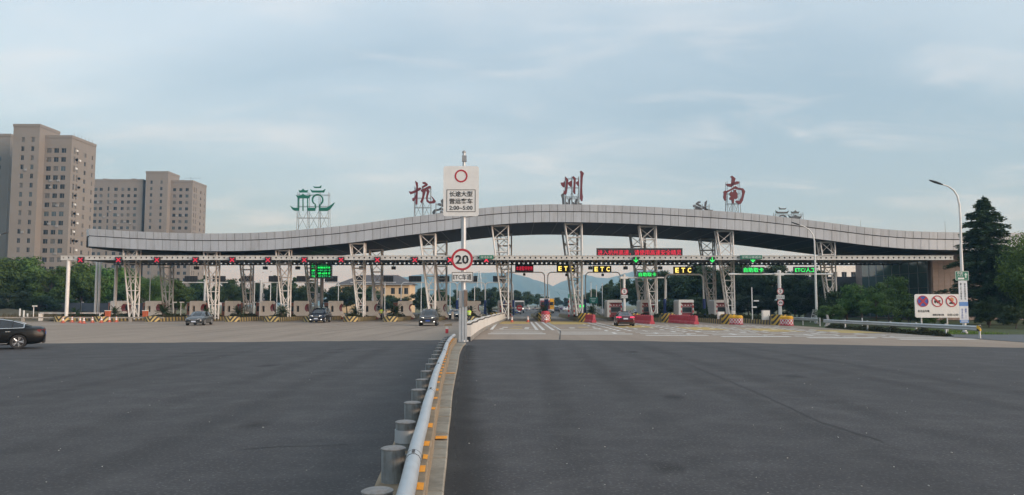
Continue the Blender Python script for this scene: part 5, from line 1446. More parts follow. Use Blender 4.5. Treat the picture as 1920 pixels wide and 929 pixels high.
for x_, s_ in ((-0.13, '安\n全\n出\n行'), (0.14, '报\n警\n一\n二\n二')):
    place('lettering', fit_text(s_, 0.13, bh * 0.25, M['signblue'], 0.004), t, (x_, -0.02, -bh * 0.28))
# white board with three round signs
BY = 59.5
q0, q1 = at(1716, 596, BY), at(1808, 552, BY)
bw, bh = q1.x - q0.x, q1.z - q0.z
t = thing('prohibition_board', 'wide white board with three round traffic signs behind the right guard rail', 'sign', ((q0.x + q1.x) / 2, BY, 0))
zc_ = (q0.z + q1.z) / 2
o = place('board', shape2d([rrect(bw, bh, 0.14)], M['signwhite'], 0.03), t, (0, 0, zc_))
for x in (-bw * 0.365, bw * 0.15): MB().tube((x, 0.1, -0.05), (x, 0.1, zc_ + bh * 0.4), 0.055, n=10).build('post', M['galv'], t, smooth=40)
r_ = 0.44; zs_ = zc_ + bh * 0.20
xs3 = (-bw * 0.34, -bw * 0.05, bw * 0.235)
mb = MB(); mb.lathe([(r_, 0), (r_, 0.01)], (xs3[0], -0.045, zs_), n=32, axis='Y'); mb.build('blue_disc', M['signblue'], t)
mb = MB(); ring(mb, (xs3[0], zs_), r_ * 0.88, r_ * 1.0, -0.062, -0.048, 32)
for s_ in (-1, 1):
    c_, w2 = r_ * 0.64, 0.045
    mb.prism([(xs3[0] - c_ - w2, zs_ - s_ * c_ + s_ * w2), (xs3[0] - c_ + w2, zs_ - s_ * c_ - s_ * w2), (xs3[0] + c_ + w2, zs_ + s_ * c_ - s_ * w2), (xs3[0] + c_ - w2, zs_ + s_ * c_ + s_ * w2)][::s_], -0.062 - 0.003 * s_, -0.048)
mb.build('red_cross', M['signred'], t)
for k in (1, 2):
    x = xs3[k]
    mb = MB(); mb.lathe([(r_, 0), (r_, 0.008)], (x, -0.044, zs_), n=32, axis='Y'); mb.build('white_disc', M['signwhite'], t)
    mb = MB()
    if k == 1:
        mb.box((x - 0.05, -0.052, zs_ - 0.02), (0.40, 0.008, 0.16)); mb.box((x + 0.17, -0.052, zs_ + 0.02), (0.12, 0.008, 0.12))
        for dx_ in (-0.17, 0.0, 0.17): mb.lathe([(0.05, 0), (0.05, 0.008)], (x + dx_, -0.056, zs_ - 0.12), n=10, axis='Y')
    else:
        mb.prism([(x - 0.22, zs_ - 0.22), (x + 0.16, zs_ - 0.22), (x + 0.22, zs_ - 0.08), (x - 0.14, zs_ - 0.06)], -0.056, -0.047)
    mb.build('vehicle_symbol', M['signblack'], t)
    if k == 2: MB().lathe([(0.17, 0), (0.17, 0.008)], (x, -0.056, zs_ + 0.13), n=16, axis='Y').build('blast_symbol', mat('blast_orange', (0.55, 0.26, 0.10), 0.6), t)
    mb = MB(); ring(mb, (x, zs_), r_ * 0.84, r_ * 1.0, -0.062, -0.048, 32)
    c_, w2 = r_ * 0.64, 0.04
    mb.prism([(x - c_ - w2, zs_ + c_ - w2), (x - c_ + w2, zs_ + c_ + w2), (x + c_ + w2, zs_ - c_ + w2), (x + c_ - w2, zs_ - c_ - w2)], -0.066, -0.058)
    mb.build('red_rim', M['signred'], t)
for s_, x, z_, w_, h_ in (('危化品车辆', -bw * 0.33, zc_ - bh * 0.22, 0.88, 0.2), ('超限运输车辆', -bw * 0.04, zc_ - bh * 0.38, 0.86, 0.16), ('0:00-6:00', bw * 0.25, zc_ - bh * 0.38, 0.84, 0.18)):
    place('lettering', fit_text(s_, w_, h_, M['signblack'], 0.005, bold=0.01), t, (x, -0.036, z_))

# small things on the right verge
t = thing('verge_marker', 'small teal Y-shaped marker post on the right verge left of the white board', 'post', gr(1699, 615) + Vector((3.5, 6, 0)))
MB().tube((0, 0, 0), (0, 0, 0.9), 0.05).build('stem', M['signgreen'], t); MB().prism([(0, 0.8), (0.3, 1.15), (0.2, 1.2), (0, 0.95), (-0.2, 1.2), (-0.3, 1.15)], -0.03, 0.03).build('fork', M['signgreen'], t)
t = thing('ladder_stand', 'small white steel stand behind the short guard rail near the right lamp', 'stand', ((1522 - 960) / F * 92, 92, 0))
mb = MB(); mb.tube((-0.35, 0, 0), (0.05, 0, 1.5), 0.03); mb.tube((0.15, 0, 0), (0.15, 0, 1.5), 0.03)
for k in range(4): mb.tube((-0.25 + 0.09 * k, 0, 0.3 + 0.32 * k), (0.15, 0, 0.3 + 0.32 * k), 0.025)
mb.build('frame', M['white'], t); MB().box((0.1, 0, 1.5), (0.2, 0.3, 0.06)).build('top_plate', M['white'], t)
o = MB().lathe([(0.05, 0), (0.05, 0.8), (0.03, 0.85)], n=10).build('white_delineator', M['signwhite'], None, loc=(33.6, 74, 0)); tag(o, 'white delineator stick in the dark right verge', 'post')
o = MB().prism([(-0.3, 0), (0.25, 0), (0.2, 0.5), (0.05, 1.1), (-0.1, 1.15), (-0.05, 0.5)], -0.1, 0.1).build('verge_cabinet', M['grey'], None, loc=((1549 - 960) / F * 76, 76, 0)); tag(o, 'grey bent metal plate at the start of the long guard rail', 'plate')
# left verge bollards
for i, (px, h_) in enumerate(((40.5, 1.25), (48, 1.0), (55, 0.6))):
    p = gr(px, 594.5, 0.0); Y = 104
    o = MB().lathe([(0.10, 0), (0.10, h_), (0.06, h_ + 0.05)], n=12).build('white_bollard', M['signwhite'], None, loc=((px - 960) / F * Y, Y, 0.3), smooth=40)
    tag(o, ['tallest', 'middle', 'shortest'][i] + ' of three white bollards on the left bank', 'bollard', 'white bollards on the left bank')
M['bank'] = ground_mat('brown_bank', (0.16, 0.12, 0.075), (0.07, 0.065, 0.035), (0.22, 0.18, 0.11), 3.0, 0.6, 0.6, rough=0.95)
mb = MB(); bx = []
for i in range(25):
    X = -170 + i * 4.6
    hh = 0.5 + 0.35 * math.sin(i * 1.3) + 0.2 * math.sin(i * 2.9)
    bx.append([(X, 97.5, -0.1), (X, 100.5, 0.22), (X, 112, 0.35 + 0.4 * hh), (X, 119, 0.3 + 1.3 * hh), (X, 132, 0.2)])
vs = [p for c_ in bx for p in c_]; fs = [(i * 5 + k, (i + 1) * 5 + k, (i + 1) * 5 + k + 1, i * 5 + k + 1) for i in range(24) for k in range(4)]
mb.add(vs, fs); structure(mb.build('left_bank', M['bank'], smooth=60))
t = thing('low_rail', 'low pale concrete rail along the left bank behind the black car', 'rail', (-66, 97, 0))
for k in range(9):
    MB().box((-82 + 5 * k * 0.9 + 60 - 60, 97.0, 0.5), (4.4, 0.2, 0.16)).build('rail_bar', M['concrete'], t, world=True)
    MB().box((-84 + 5 * k * 0.9, 97.0, 0.2), (0.3, 0.3, 0.44)).build('stub', M['concrete'], t, world=True)
t = thing('mesh_fence', 'dark slate blue screen fence running in front of the left trees', 'fence', (-80, 126, 0))
M['slate'] = mat('slate_screen', (0.085, 0.10, 0.125), 0.8, var=0.18, scale=0.8)
for k in range(16):
    X = -128 + 4.6 * k
    MB().box((X, 126 + 0.2 * math.sin(k), 1.35), (4.5, 0.05, 2.1)).build('screen_panel', M['slate'], t, world=True)
    MB().box((X - 2.3, 126.1, 1.4), (0.08, 0.08, 2.4)).build('post', M['grey'], t, world=True)

# ---------------------------------------------------------------- building under the right end of the canopy
def wall_open(mb, o, u, W_, H_, ops, n, depth, mi=0):
    o, u, n = Vector(o), Vector(u), Vector(n)
    us = sorted(set([0, W_] + [round(a, 4) for q in ops for a in q[:2]])); vs_ = sorted(set([0, H_] + [round(a, 4) for q in ops for a in q[2:]]))
    opn = [(round(a, 4), round(b_, 4), round(c_, 4), round(d_, 4)) for a, b_, c_, d_ in ops]
    Z = Vector((0, 0, 1))
    for i in range(len(us) - 1):
        for j in range(len(vs_) - 1):
            uc, vc = (us[i] + us[i + 1]) / 2, (vs_[j] + vs_[j + 1]) / 2
            if any(a < uc < b_ and c_ < vc < d_ for a, b_, c_, d_ in opn): continue
            mb.quad(o + u * us[i] + Z * vs_[j], o + u * us[i + 1] + Z * vs_[j], o + u * us[i + 1] + Z * vs_[j + 1], o + u * us[i] + Z * vs_[j + 1], mi)
    for a, b_, c_, d_ in opn:
        q = [o + u * a + Z * c_, o + u * b_ + Z * c_, o + u * b_ + Z * d_, o + u * a + Z * d_]
        for k in range(4): mb.quad(q[k], q[(k + 1) % 4], q[(k + 1) % 4] - n * depth, q[k] - n * depth, mi)
BX, BYn = 57.0, 104.8
hall = thing('service_building', 'stone and glass building tucked under the right end of the canopy', 'building', (BX, BYn, 0))
M['stone'] = mat('brown_stone_cladding', (0.26, 0.205, 0.18), 0.75, var=0.12, scale=2, bump=0.15, rand=0.08)
zh = ztop(60) - DROP - 0.02
MB().box((BX + 10, BYn + 12.5, zh / 2), (18.6, 23.2, zh - 0.1)).build('wall', M['stone'], hall, world=True)
st = MB().box((0, 0, 0), (0.78, 0.08, 0.58)).mesh('stone_slab', M['stone'])
rr = random.Random(4)
nrow = int(zh / 0.6)
for r_ in range(nrow):
    for c_ in range(9):
        place('stone_slab', st, hall, (1.25 + 0.8 * c_, 0.86 + rr.uniform(-0.008, 0.008), 0.32 + 0.6 * r_))
for k in range(8):
    for r_ in range(4):
        y0 = BYn + 1.6 + 2.5 * k; hh = zh * 0.93 / 4
        MB().box((BX + 0.62, y0 + 1.25, 0.2 + hh * (r_ + 0.5)), (0.08, 2.42, hh - 0.07)).build('glass_pane', M['blueglass'], hall, world=True)
    MB().box((BX + 0.6, BYn + 1.6 + 2.5 * k, zh / 2), (0.16, 0.09, zh - 0.2)).build('mullion', M['grey'], hall, world=True)
MB().box((BX - 3.0, BYn + 25.6, 3.4), (8, 3, 6.8)).build('dark_wing', M['darkgrey'], hall, world=True)

# ================================================================ HIGH-RISES
M['facade'] = mat('brown_grey_facade', (0.232, 0.212, 0.194), 0.85, var=0.05, scale=0.2, stain=(0.22, 0.19, 0.17), stain_amt=0.35, stain_scale=0.15)
M['frame'] = mat('window_frame', (0.20, 0.20, 0.20), 0.5)
M['pane_a'] = mat('pane_dark', (0.022, 0.028, 0.032), 0.25, var=0.4, scale=0.4, spec=0.35)
M['pane_b'] = mat('pane_curtained', (0.12, 0.12, 0.115), 0.35, var=0.4, scale=0.6)
M['pane_c'] = mat('pane_blue', (0.07, 0.10, 0.115), 0.2, var=0.4, scale=0.4, spec=0.6)
_win = {}
def window_mesh(w, h, v):
    key = (round(w, 2), round(h, 2), v)
    if key not in _win:
        mb = MB(); mb.quad((-w / 2, 0.06, 0), (w / 2, 0.06, 0), (w / 2, 0.06, h), (-w / 2, 0.06, h), 1)
        for s_ in (-1, 1): mb.box((s_ * (w / 2 - 0.04), 0.03, h / 2), (0.08, 0.06, h)); mb.box((0, 0.03, h / 2 + s_ * (h / 2 - 0.04)), (w - 0.16, 0.06, 0.08))
        mb.box((0.1 * w, 0.025, h / 2), (0.05, 0.05, h - 0.16))
        _win[key] = mb.mesh('window', [M['frame'], (M['pane_a'], M['pane_b'], M['pane_c'])[v]])
    return _win[key]
def block(root, x0, x1, y0, y1, h, front, side, storeys, base=0.0, fh=None):
    fh = fh or h / (storeys + 0.6); mb = MB(); wins = []
    rnd = random.Random(int(x0 * 10))
    def ops_for(cols, W_):
        r = []
        for s_ in range(storeys):
            for (c_, w_, hh) in cols:
                r.append((c_ - w_ / 2, c_ + w_ / 2, s_ * fh + 0.95, s_ * fh + 0.95 + hh))
        return r
    of = ops_for(front, x1 - x0); os_ = ops_for(side, y1 - y0)
    wall_open(mb, (x0, y0, base), (1, 0, 0), x1 - x0, h, of, (0, -1, 0), 0.22)
    wall_open(mb, (x1, y0, base), (0, 1, 0), y1 - y0, h, os_, (1, 0, 0), 0.22)
    mb.quad((x0, y1, base), (x0, y0, base), (x0, y0, base + h), (x0, y1, base + h)); mb.quad((x1, y1, base), (x0, y1, base), (x0, y1, base + h), (x1, y1, base + h))
    mb.quad((x0, y0, base + h), (x1, y0, base + h), (x1, y1, base + h), (x0, y1, base + h))
    mb.build('wall', M['facade'], root, world=True)
    mb = MB()
    for a, b_ in (((x0 - 0.15, y0 - 0.15), (x1 + 0.15, y0 + 0.25)), ((x1 - 0.25, y0 + 0.25), (x1 + 0.15, y1))): mb.slab([(a[0], a[1]), (b_[0], a[1]), (b_[0], b_[1]), (a[0], b_[1])], base + h, base + h + 0.9)
    mb.build('parapet', M['facade'], root, world=True)
    for a, b_, c_, d_ in of:
        place('window', window_mesh(b_ - a, d_ - c_, rnd.choice((0, 0, 0, 1, 2))), root, Vector((x0 + (a + b_) / 2, y0 + 0.14, base + c_)) - root.location)
    for a, b_, c_, d_ in os_:
        o_ = place('window', window_mesh(b_ - a, d_ - c_, rnd.choice((0, 0, 1))), root, Vector((x1 - 0.14, y0 + (a + b_) / 2, base + c_)) - root.location, R(90))
    for s_ in range(1, storeys, 1):
        pass
def rooftop(root, items):
    for (x, y, z, w, d, h) in items: MB().box((x, y, z + h / 2), (w, d, h)).build('roof_box', M['facade'], root, world=True)
ta = thing('apartment_tower', 'nearest tall brown apartment tower at the left with a stepped roofline', 'building', (-150, 244, 0))
def fx(px, Y): return (px - 960) / F * Y
block(ta, fx(12, 245), fx(62, 245), 245, 256, at(40, 238, 245).z, [(3.2, 1.1, 1.6), (6.4, 1.1, 1.6)], [], 19, fh=2.98)
block(ta, fx(66, 248), fx(124, 248), 248, 262.6, at(100, 259, 248).z, [(2.6, 1.65, 1.6), (5.0, 1.65, 1.6), (7.4, 1.65, 1.6)], [(1.9, 0.9, 2.1), (3.6, 0.8, 2.1), (8.2, 1.2, 1.5), (12.6, 0.8, 1.5)], 18, fh=2.98)
block(ta, fx(62, 250), fx(68, 250), 250, 258, at(64, 240, 250).z, [], [], 19, fh=2.98)
rooftop(ta, [(fx(40, 247), 250, at(40, 238, 245).z, 8.5, 3, 1.2), (fx(85, 252), 255, at(100, 259, 248).z, 2.0, 2, 2.2)])
rr = random.Random(6)
for k in range(34):   # air conditioners beside the slot windows
    z = 2.2 + 2.98 * rr.randrange(1, 18); yv = 248 + rr.choice((2.75, 4.6))
    MB().box((fx(124, 248) + 0.25, yv, z), (0.4, 0.8, 0.6)).build('air_conditioner', M['signwhite'], ta, world=True)
for k in range(6): MB().tube((fx(124, 248) - 0.5, 250 + 2.2 * k, at(100, 259, 248).z), (fx(124, 248) - 0.5, 250 + 2.2 * k, at(100, 259, 248).z + 2.2), 0.06, n=5).build('roof_aerial', M['thinsteel'], ta, world=True)
tb = thing('apartment_tower', 'farther brown apartment block right of the nearest tower, lower left wing', 'building', (-170, 350, 0))
hb = at(215, 340, 352).z
block(tb, fx(165, 352), fx(262, 352), 352, 364, hb, [(1.9, 1.5, 1.5), (4.4, 1.5, 1.5), (7.8, 0.9, 1.9), (11.2, 1.7, 1.6), (14.4, 1.4, 1.5), (17.2, 1.4, 1.5), (20.2, 1.4, 1.5)], [], 19, fh=2.98)
block(tb, fx(267, 350), fx(309, 350), 350, 362, at(290, 325, 350).z, [(2.6, 1.1, 1.6), (7.2, 1.1, 1.6)], [], 20, fh=2.98)
block(tb, fx(312, 353), fx(356, 353), 353, 369, at(335, 342, 353).z, [(2.4, 1.5, 1.5), (5.3, 1.5, 1.5), (8.2, 1.5, 1.5)], [(2.0, 0.9, 2.1), (4.2, 0.8, 2.1), (9.5, 1.2, 1.5), (14, 0.8, 1.5)], 19, fh=2.98)
rooftop(tb, [(fx(290, 352), 356, at(290, 325, 350).z, 8, 3, 1.3), (fx(185, 355), 358, hb, 2, 2, 2), (fx(240, 355), 358, hb, 2, 2, 2), (fx(330, 356), 360, at(335, 342, 353).z, 2, 2, 2)])
MB().tube((fx(352, 356), 356, at(335, 342, 353).z), (fx(352, 356), 356, at(335, 342, 353).z + 3), 0.07, n=5).build('roof_aerial', M['thinsteel'], tb, world=True)
MB().box((fx(356, 356), 356, at(335, 342, 353).z + 2.4), (8, 0.1, 0.1)).build('roof_aerial', M['thinsteel'], tb, world=True)
rr = random.Random(16)
for (root, x_list, Yv, nst) in ((ta, [fx(66, 248) + 3.8, fx(66, 248) + 6.2, fx(12, 245) + 4.6], 247.8, 17), (tb, [fx(165, 352) + v for v in (3.2, 6.3, 9.2, 12.9, 15.8, 18.7)], 351.8, 18), (tb, [fx(312, 353) + v for v in (3.9, 6.8)], 352.8, 18)):
    for x_ in x_list:
        for s_ in range(1, nst):
            if rr.random() < 0.24: MB().box((x_ + rr.uniform(-.1, .1), (244.8 if x_ < fx(62, 245) and root is ta else Yv), 2.98 * s_ + rr.choice((0.75, 1.5))), (0.8, 0.4, 0.6)).build('air_conditioner', M['grey'], root, world=True)
tc_ = thing('apartment_tower', 'sliver of a brown apartment tower cut by the left picture edge', 'building', (-185, 262, 0))
block(tc_, fx(-70, 262), fx(7, 262), 262, 272, at(3, 256, 262).z, [(3, 1.4, 1.5), (6.5, 1.4, 1.5), (10.4, 1.4, 1.5)], [(2, 1.2, 1.5)], 18, fh=2.98)

# yellow house with a hipped grey roof
HY = 205
hs = thing('yellow_house', 'pale yellow building with a grey hipped roof behind the exit lanes', 'building', (fx(705, HY), HY, 0))
x0, x1 = fx(638, HY), fx(768, HY); ze = at(700, 533, HY).z; zr = at(700, 514.5, HY).z
mb = MB(); M['yellowwall'] = mat('pale_yellow_render', (0.62, 0.47, 0.30), 0.8, var=0.06)
ops = [((x1 - x0) * f_ - 0.55, (x1 - x0) * f_ + 0.55, ze - 2.7, ze - 1.0) for f_ in (0.06, 0.2, 0.34, 0.48, 0.62, 0.76, 0.87, 0.95)]
wall_open(mb, (x0, HY, 0), (1, 0, 0), x1 - x0, ze, ops, (0, -1, 0), 0.25)
mb.quad((x1, HY, 0), (x1, HY + 12, 0), (x1, HY + 12, ze), (x1, HY, ze)); mb.quad((x0, HY, 0), (x0, HY + 12, 0), (x0, HY + 12, ze), (x0, HY, ze)); mb.quad((x0, HY + 12, 0), (x1, HY + 12, 0), (x1, HY + 12, ze), (x0, HY + 12, ze))
mb.build('wall', M['yellowwall'], hs, world=True)
for a, b_, c_, d_ in ops: place('window', window_mesh(b_ - a, d_ - c_, 0), hs, Vector((x0 + (a + b_) / 2, HY + 0.15, c_)) - hs.location)
mb = MB(); e_ = 0.9; xa, xb = fx(668, HY), fx(740, HY)
mb.add([(x0 - e_, HY - e_, ze), (x1 + e_, HY - e_, ze), (x1 + e_, HY + 12 + e_, ze), (x0 - e_, HY + 12 + e_, ze), (xa, HY + 6, zr), (xb, HY + 6, zr)], [(0, 1, 5, 4), (1, 2, 5), (2, 3, 4, 5), (3, 0, 4), (3, 2, 1, 0)])
mb.build('roof', mat('grey_tile_roof', (0.10, 0.095, 0.10), 0.8, var=0.12, scale=1.5), hs, world=True)
MB().box(((x0 + x1) / 2, HY - e_ + 0.05, ze - 0.14), (x1 - x0 + 2 * e_, 0.1, 0.22)).build('eaves_board', M['grey'], hs, world=True)
# pale low building far right behind the trees
fb = thing('far_building', 'pale block glimpsed under the canopy right of the last lattice column', 'building', (fx(1575, 180), 180, 0))
mb = MB(); wall_open(mb, (fx(1535, 180), 180, 0), (1, 0, 0), 12, 11.2, [(1 + 2.2 * k, 2.2 + 2.2 * k, z_, z_ + 1.3) for k in range(5) for z_ in (2, 5, 8.5)], (0, -1, 0), 0.2)
mb.quad((fx(1535, 180), 180, 11.2), (fx(1535, 180) + 12, 180, 11.2), (fx(1535, 180) + 12, 190, 11.2), (fx(1535, 180), 190, 11.2))
mb.quad((fx(1535, 180) + 12, 180, 0), (fx(1535, 180) + 12, 190, 0), (fx(1535, 180) + 12, 190, 11.2), (fx(1535, 180) + 12, 180, 11.2))
mb.build('wall', M['cream'], fb, world=True)
for k in range(5):
    for z_ in (2, 5, 8.5): place('window', window_mesh(1.2, 1.3, 0), fb, Vector((fx(1535, 180) + 1.6 + 2.2 * k, 180.12, z_)) - fb.location)

# ================================================================ VEHICLES
def lin(tab, t):
    if t <= tab[0][0]: return tab[0][1:]
    for i in range(len(tab) - 1):
        if t <= tab[i + 1][0]:
            u = (t - tab[i][0]) / (tab[i + 1][0] - tab[i][0])
            return tuple(a + (b_ - a) * u for a, b_ in zip(tab[i][1:], tab[i + 1][1:]))
    return tab[-1][1:]
SEDAN = dict(L=4.95, wx=(0.92, 3.87), wr=0.345, half=0.93, belt0=1.30,
    body=[(0.0, .60, .34, .50, .54), (.05, .72, .25, .60, .66), (.22, .85, .20, .68, .76), (.6, .915, .19, .76, .86), (1.0, .93, .19, .83, .93), (1.4, .935, .19, .90, .98), (1.9, .935, .19, .92, .99), (2.6, .935, .19, .935, 1.0), (3.4, .935, .19, .96, 1.01), (4.0, .93, .20, .98, 1.04), (4.45, .905, .22, .97, 1.06), (4.75, .87, .26, .93, 1.045), (4.90, .81, .33, .84, .97), (4.95, .74, .42, .70, .80)],
    top=[(1.28, .78, .93, .66, .975), (1.6, .845, .935, .66, 1.15), (1.95, .865, .94, .635, 1.32), (2.3, .87, .945, .62, 1.42), (2.75, .87, .955, .62, 1.46), (3.2, .865, .965, .615, 1.44), (3.6, .855, .975, .605, 1.36), (3.95, .83, .985, .61, 1.24), (4.25, .79, 1.0, .63, 1.11), (4.40, .75, 1.02, .65, 1.055)], ws=2.3, rw=3.3, side=(1.7, 4.05), pil=(2.72, 3.62))
MPV = dict(L=4.9, wx=(0.95, 3.95), wr=0.35, half=0.93, belt0=1.05,
    body=[(0.0, .62, .36, .62, .68), (.05, .75, .26, .74, .82), (.22, .87, .21, .84, .93), (.6, .92, .20, .94, 1.04), (1.1, .935, .20, 1.02, 1.12), (1.8, .94, .20, 1.05, 1.14), (3.0, .94, .20, 1.06, 1.14), (4.2, .93, .21, 1.07, 1.13), (4.7, .91, .24, 1.06, 1.12), (4.85, .87, .30, 1.0, 1.08), (4.9, .80, .40, .86, .95)],
    top=[(0.95, .80, 1.06, .70, 1.11), (1.35, .87, 1.07, .70, 1.36), (1.75, .89, 1.08, .69, 1.58), (2.2, .90, 1.09, .69, 1.74), (2.9, .90, 1.09, .70, 1.79), (3.8, .89, 1.09, .70, 1.76), (4.45, .87, 1.09, .69, 1.66), (4.68, .85, 1.09, .70, 1.40), (4.82, .80, 1.09, .72, 1.12)], ws=2.1, rw=4.4, side=(1.5, 4.6), pil=(2.45, 3.5))
SUV = dict(L=4.7, wx=(0.9, 3.65), wr=0.37, half=0.93, belt0=1.25,
    body=[(0.0, .62, .40, .62, .68), (.05, .75, .30, .76, .84), (.22, .87, .26, .86, .95), (.6, .92, .25, .94, 1.04), (1.3, .935, .25, 1.02, 1.10), (2.0, .94, .25, 1.04, 1.12), (3.4, .94, .25, 1.06, 1.13), (4.2, .925, .27, 1.06, 1.12), (4.55, .90, .32, 1.02, 1.09), (4.66, .86, .38, .95, 1.02), (4.7, .80, .46, .82, .90)],
    top=[(1.2, .80, 1.04, .68, 1.09), (1.55, .86, 1.05, .67, 1.33), (1.9, .88, 1.06, .66, 1.54), (2.3, .89, 1.07, .66, 1.66), (3.0, .89, 1.08, .66, 1.69), (3.7, .88, 1.08, .66, 1.65), (4.2, .86, 1.08, .66, 1.50), (4.42, .83, 1.08, .68, 1.30), (4.58, .79, 1.08, .70, 1.11)], ws=2.2, rw=3.95, side=(1.6, 4.3), pil=(2.5, 3.45))
def paint(name, col, metal=0.35, coat=0.8, rough=0.28, spec=0.5):
    return mat(name, col, rough, metal, var=0.05, scale=1.0, coat=coat, spec=spec)
def make_car(label, K, pm, loc, heading, lit_front=False, lit_rear=False, plate='blue', chrome=False, grille='dark', detail=True, group='cars at the toll plaza'):
    L_ = K['L']
    t = thing('car', label, 'car', loc, heading, group)       # +X is forward, origin under the middle
    def X(s_): return L_ / 2 - s_
    # body shell
    vs, fs = [], []
    sts = []
    b = K['body']
    for i in range(len(b) - 1):
        n = max(1, int((b[i + 1][0] - b[i][0]) / 0.25))
        for k in range(n): sts.append(b[i][0] + (b[i + 1][0] - b[i][0]) * k / n)
    sts.append(b[-1][0])
    for s_ in sts:
        w, zl_, zs_, zt_ = lin(b, s_)
        half = [(0, zl_), (w * .80, zl_), (w * .955, zl_ + .09), (w * .995, zl_ + .24), (w, zl_ + (zs_ - zl_) * .55), (w * .985, zs_ - .10), (w * .945, zs_), (w * .72, zt_ - .012), (w * .38, zt_ + .006), (0, zt_ + .012)]
        loop = half + [(-y, z) for y, z in reversed(half[1:-1])]
        vs += [(X(s_), y, z) for y, z in loop]
    q = 18
    for i in range(len(sts) - 1):
        for k in range(q): fs.append((i * q + k, i * q + (k + 1) % q, (i + 1) * q + (k + 1) % q, (i + 1) * q + k))
    fs += [tuple(range(q)), tuple(range((len(sts) - 1) * q, len(sts) * q))]
    mb = MB(); mb.add(vs, fs)
    body = mb.build('body', pm)
    cut = MB()
    for wx in K['wx']:
        for s_ in (-1, 1): cut.lathe([(K['wr'] + .055, 0), (K['wr'] + .055, .32)], (X(wx), s_ * .82 - .16, K['wr']), n=24, axis='Y')
    co = cut.build('cutter', M['dark'])
    md = body.modifiers.new('arches', 'BOOLEAN'); md.operation = 'DIFFERENCE'; md.object = co; md.solver = 'EXACT'
    me = eval_mesh(body)
    bpy.data.objects.remove(co)
    me.materials.clear(); me.materials.append(pm); shade(me, 32)
    place('body', me, t)
    for wx in K['wx']:
        for s_ in (-1, 1): MB().box((X(wx), s_ * .60, K['wr'] * 1.42), (2 * K['wr'] - .04, .06, K['wr'] * 1.0)).build('arch_liner', M['dark'], t)
    # greenhouse
    g_ = K['top']; parts = {'windscreen': MB(), 'rear_window': MB(), 'roof': MB(), 'side_window': MB(), 'pillar': MB()}
    gs = []
    for i in range(len(g_) - 1):
        n = 2
        for k in range(n): gs.append(g_[i][0] + (g_[i + 1][0] - g_[i][0]) * k / n)
    gs.append(g_[-1][0])
    secs = []
    for s_ in gs:
        wb_, zb, wr_, zr_ = lin(g_, s_)
        e_ = max(0.0, zr_ - zb); 
        secs.append([(X(s_), wb_, zb), (X(s_), wr_ + (wb_ - wr_) * .45, zb + e_ * .55), (X(s_), wr_, zb + e_ * .90), (X(s_), wr_ * .6, zr_ - .01 * min(1, e_ * 4)), (X(s_), 0, zr_)])
    for i in range(len(gs) - 1):
        m_ = (gs[i] + gs[i + 1]) / 2
        for s_ in (1, -1):
            A = [(p[0], p[1] * s_, p[2]) for p in secs[i]]; B = [(p[0], p[1] * s_, p[2]) for p in secs[i + 1]]
            for k in range(4):
                if k < 2: nm = 'side_window' if K['side'][0] < m_ < K['side'][1] else 'pillar'
                else: nm = 'windscreen' if m_ < K['ws'] else 'rear_window' if m_ > K['rw'] else 'roof'
                if k == 2 and nm != 'roof': nm = 'pillar'
                if k < 2 and any(abs(m_ - pl_) < 0.08 for pl_ in K['pil']): nm = 'side_window'
                parts[nm].quad(A[k], B[k], B[k + 1], A[k + 1])
    for nm, mb in parts.items():
        if mb.f:
            bm_ = mb.mesh(nm, pm if nm in ('roof', 'pillar') else M['carglass'])
            bmm = bmesh.new(); bmm.from_mesh(bm_); bmesh.ops.remove_doubles(bmm, verts=bmm.verts, dist=0.001); bmesh.ops.recalc_face_normals(bmm, faces=bmm.faces); bmm.to_mesh(bm_); bmm.free()
            shade(bm_, 50); place(nm, bm_, t)
    def skin(s_, f, up):     # points just proud of the greenhouse side
        wb_, zb, wr_, zr_ = lin(g_, s_); e_ = zr_ - zb
        return Vector((X(s_), (wb_ + .012) if not up else wr_ + .012, zb + .012 if not up else zb + e_ * .9 + .005))
    for s_ in (1, -1):
        for pl_ in K['pil']:
            a_, c_ = skin(pl_, 0, False), skin(pl_, 0, True)
            MB().tube((a_.x, a_.y * s_, a_.z), (c_.x, c_.y * s_, c_.z), .03, n=6).build('door_pillar', M['dark'], t)
        if chrome:
            ss = [K['side'][0] + .05 + (K['side'][1] - .02 - K['side'][0]) * i / 14 for i in range(15)]
            up_ = [skin(v, 0, True) for v in ss]; dn = [skin(v, 0, False) for v in ss]
            loop = [dn[0]] + up_ + [dn[-1]] 
            MB().path([(p.x, p.y * s_, p.z) for p in loop], .02, n=6).build('window_trim', M['chrome'], t)
            MB().path([(p.x, p.y * s_ + .008 * s_, p.z) for p in dn], .018, n=6).build('window_trim', M['chrome'], t)
            MB().box((X(2.4), s_ * .945, .27), (2.1, .012, .025)).build('sill_trim', M['chrome'], t)
        # mirror, handles
        mb = MB(); mb.box((X(K['belt0'] + .45), s_ * 1.02, lin(b, 1.5)[2] + .09), (.12, .2, .13), taper=.85); mb.build('mirror', pm, t)
        for d_ in (2.55, 3.45): MB().box((X(d_), s_ * .945, lin(b, d_)[2] - .13), (.2, .03, .03)).build('door_handle', pm if not chrome else M['chrome'], t)
    # wheels
    wm = MB(); r_ = K['wr']; wm.lathe([(r_ - .10, -.10), (r_ - .02, -.115), (r_, -.09), (r_, .09), (r_ - .02, .115), (r_ - .10, .10)], n=28, axis='Y')
    tyre = wm.mesh('tyre', M['blacktyre'], smooth=40)
    rm = MB(); rm.lathe([(r_ - .10, -.09), (r_ - .115, -.105), (r_ - .13, -.08)], n=28, axis='Y')
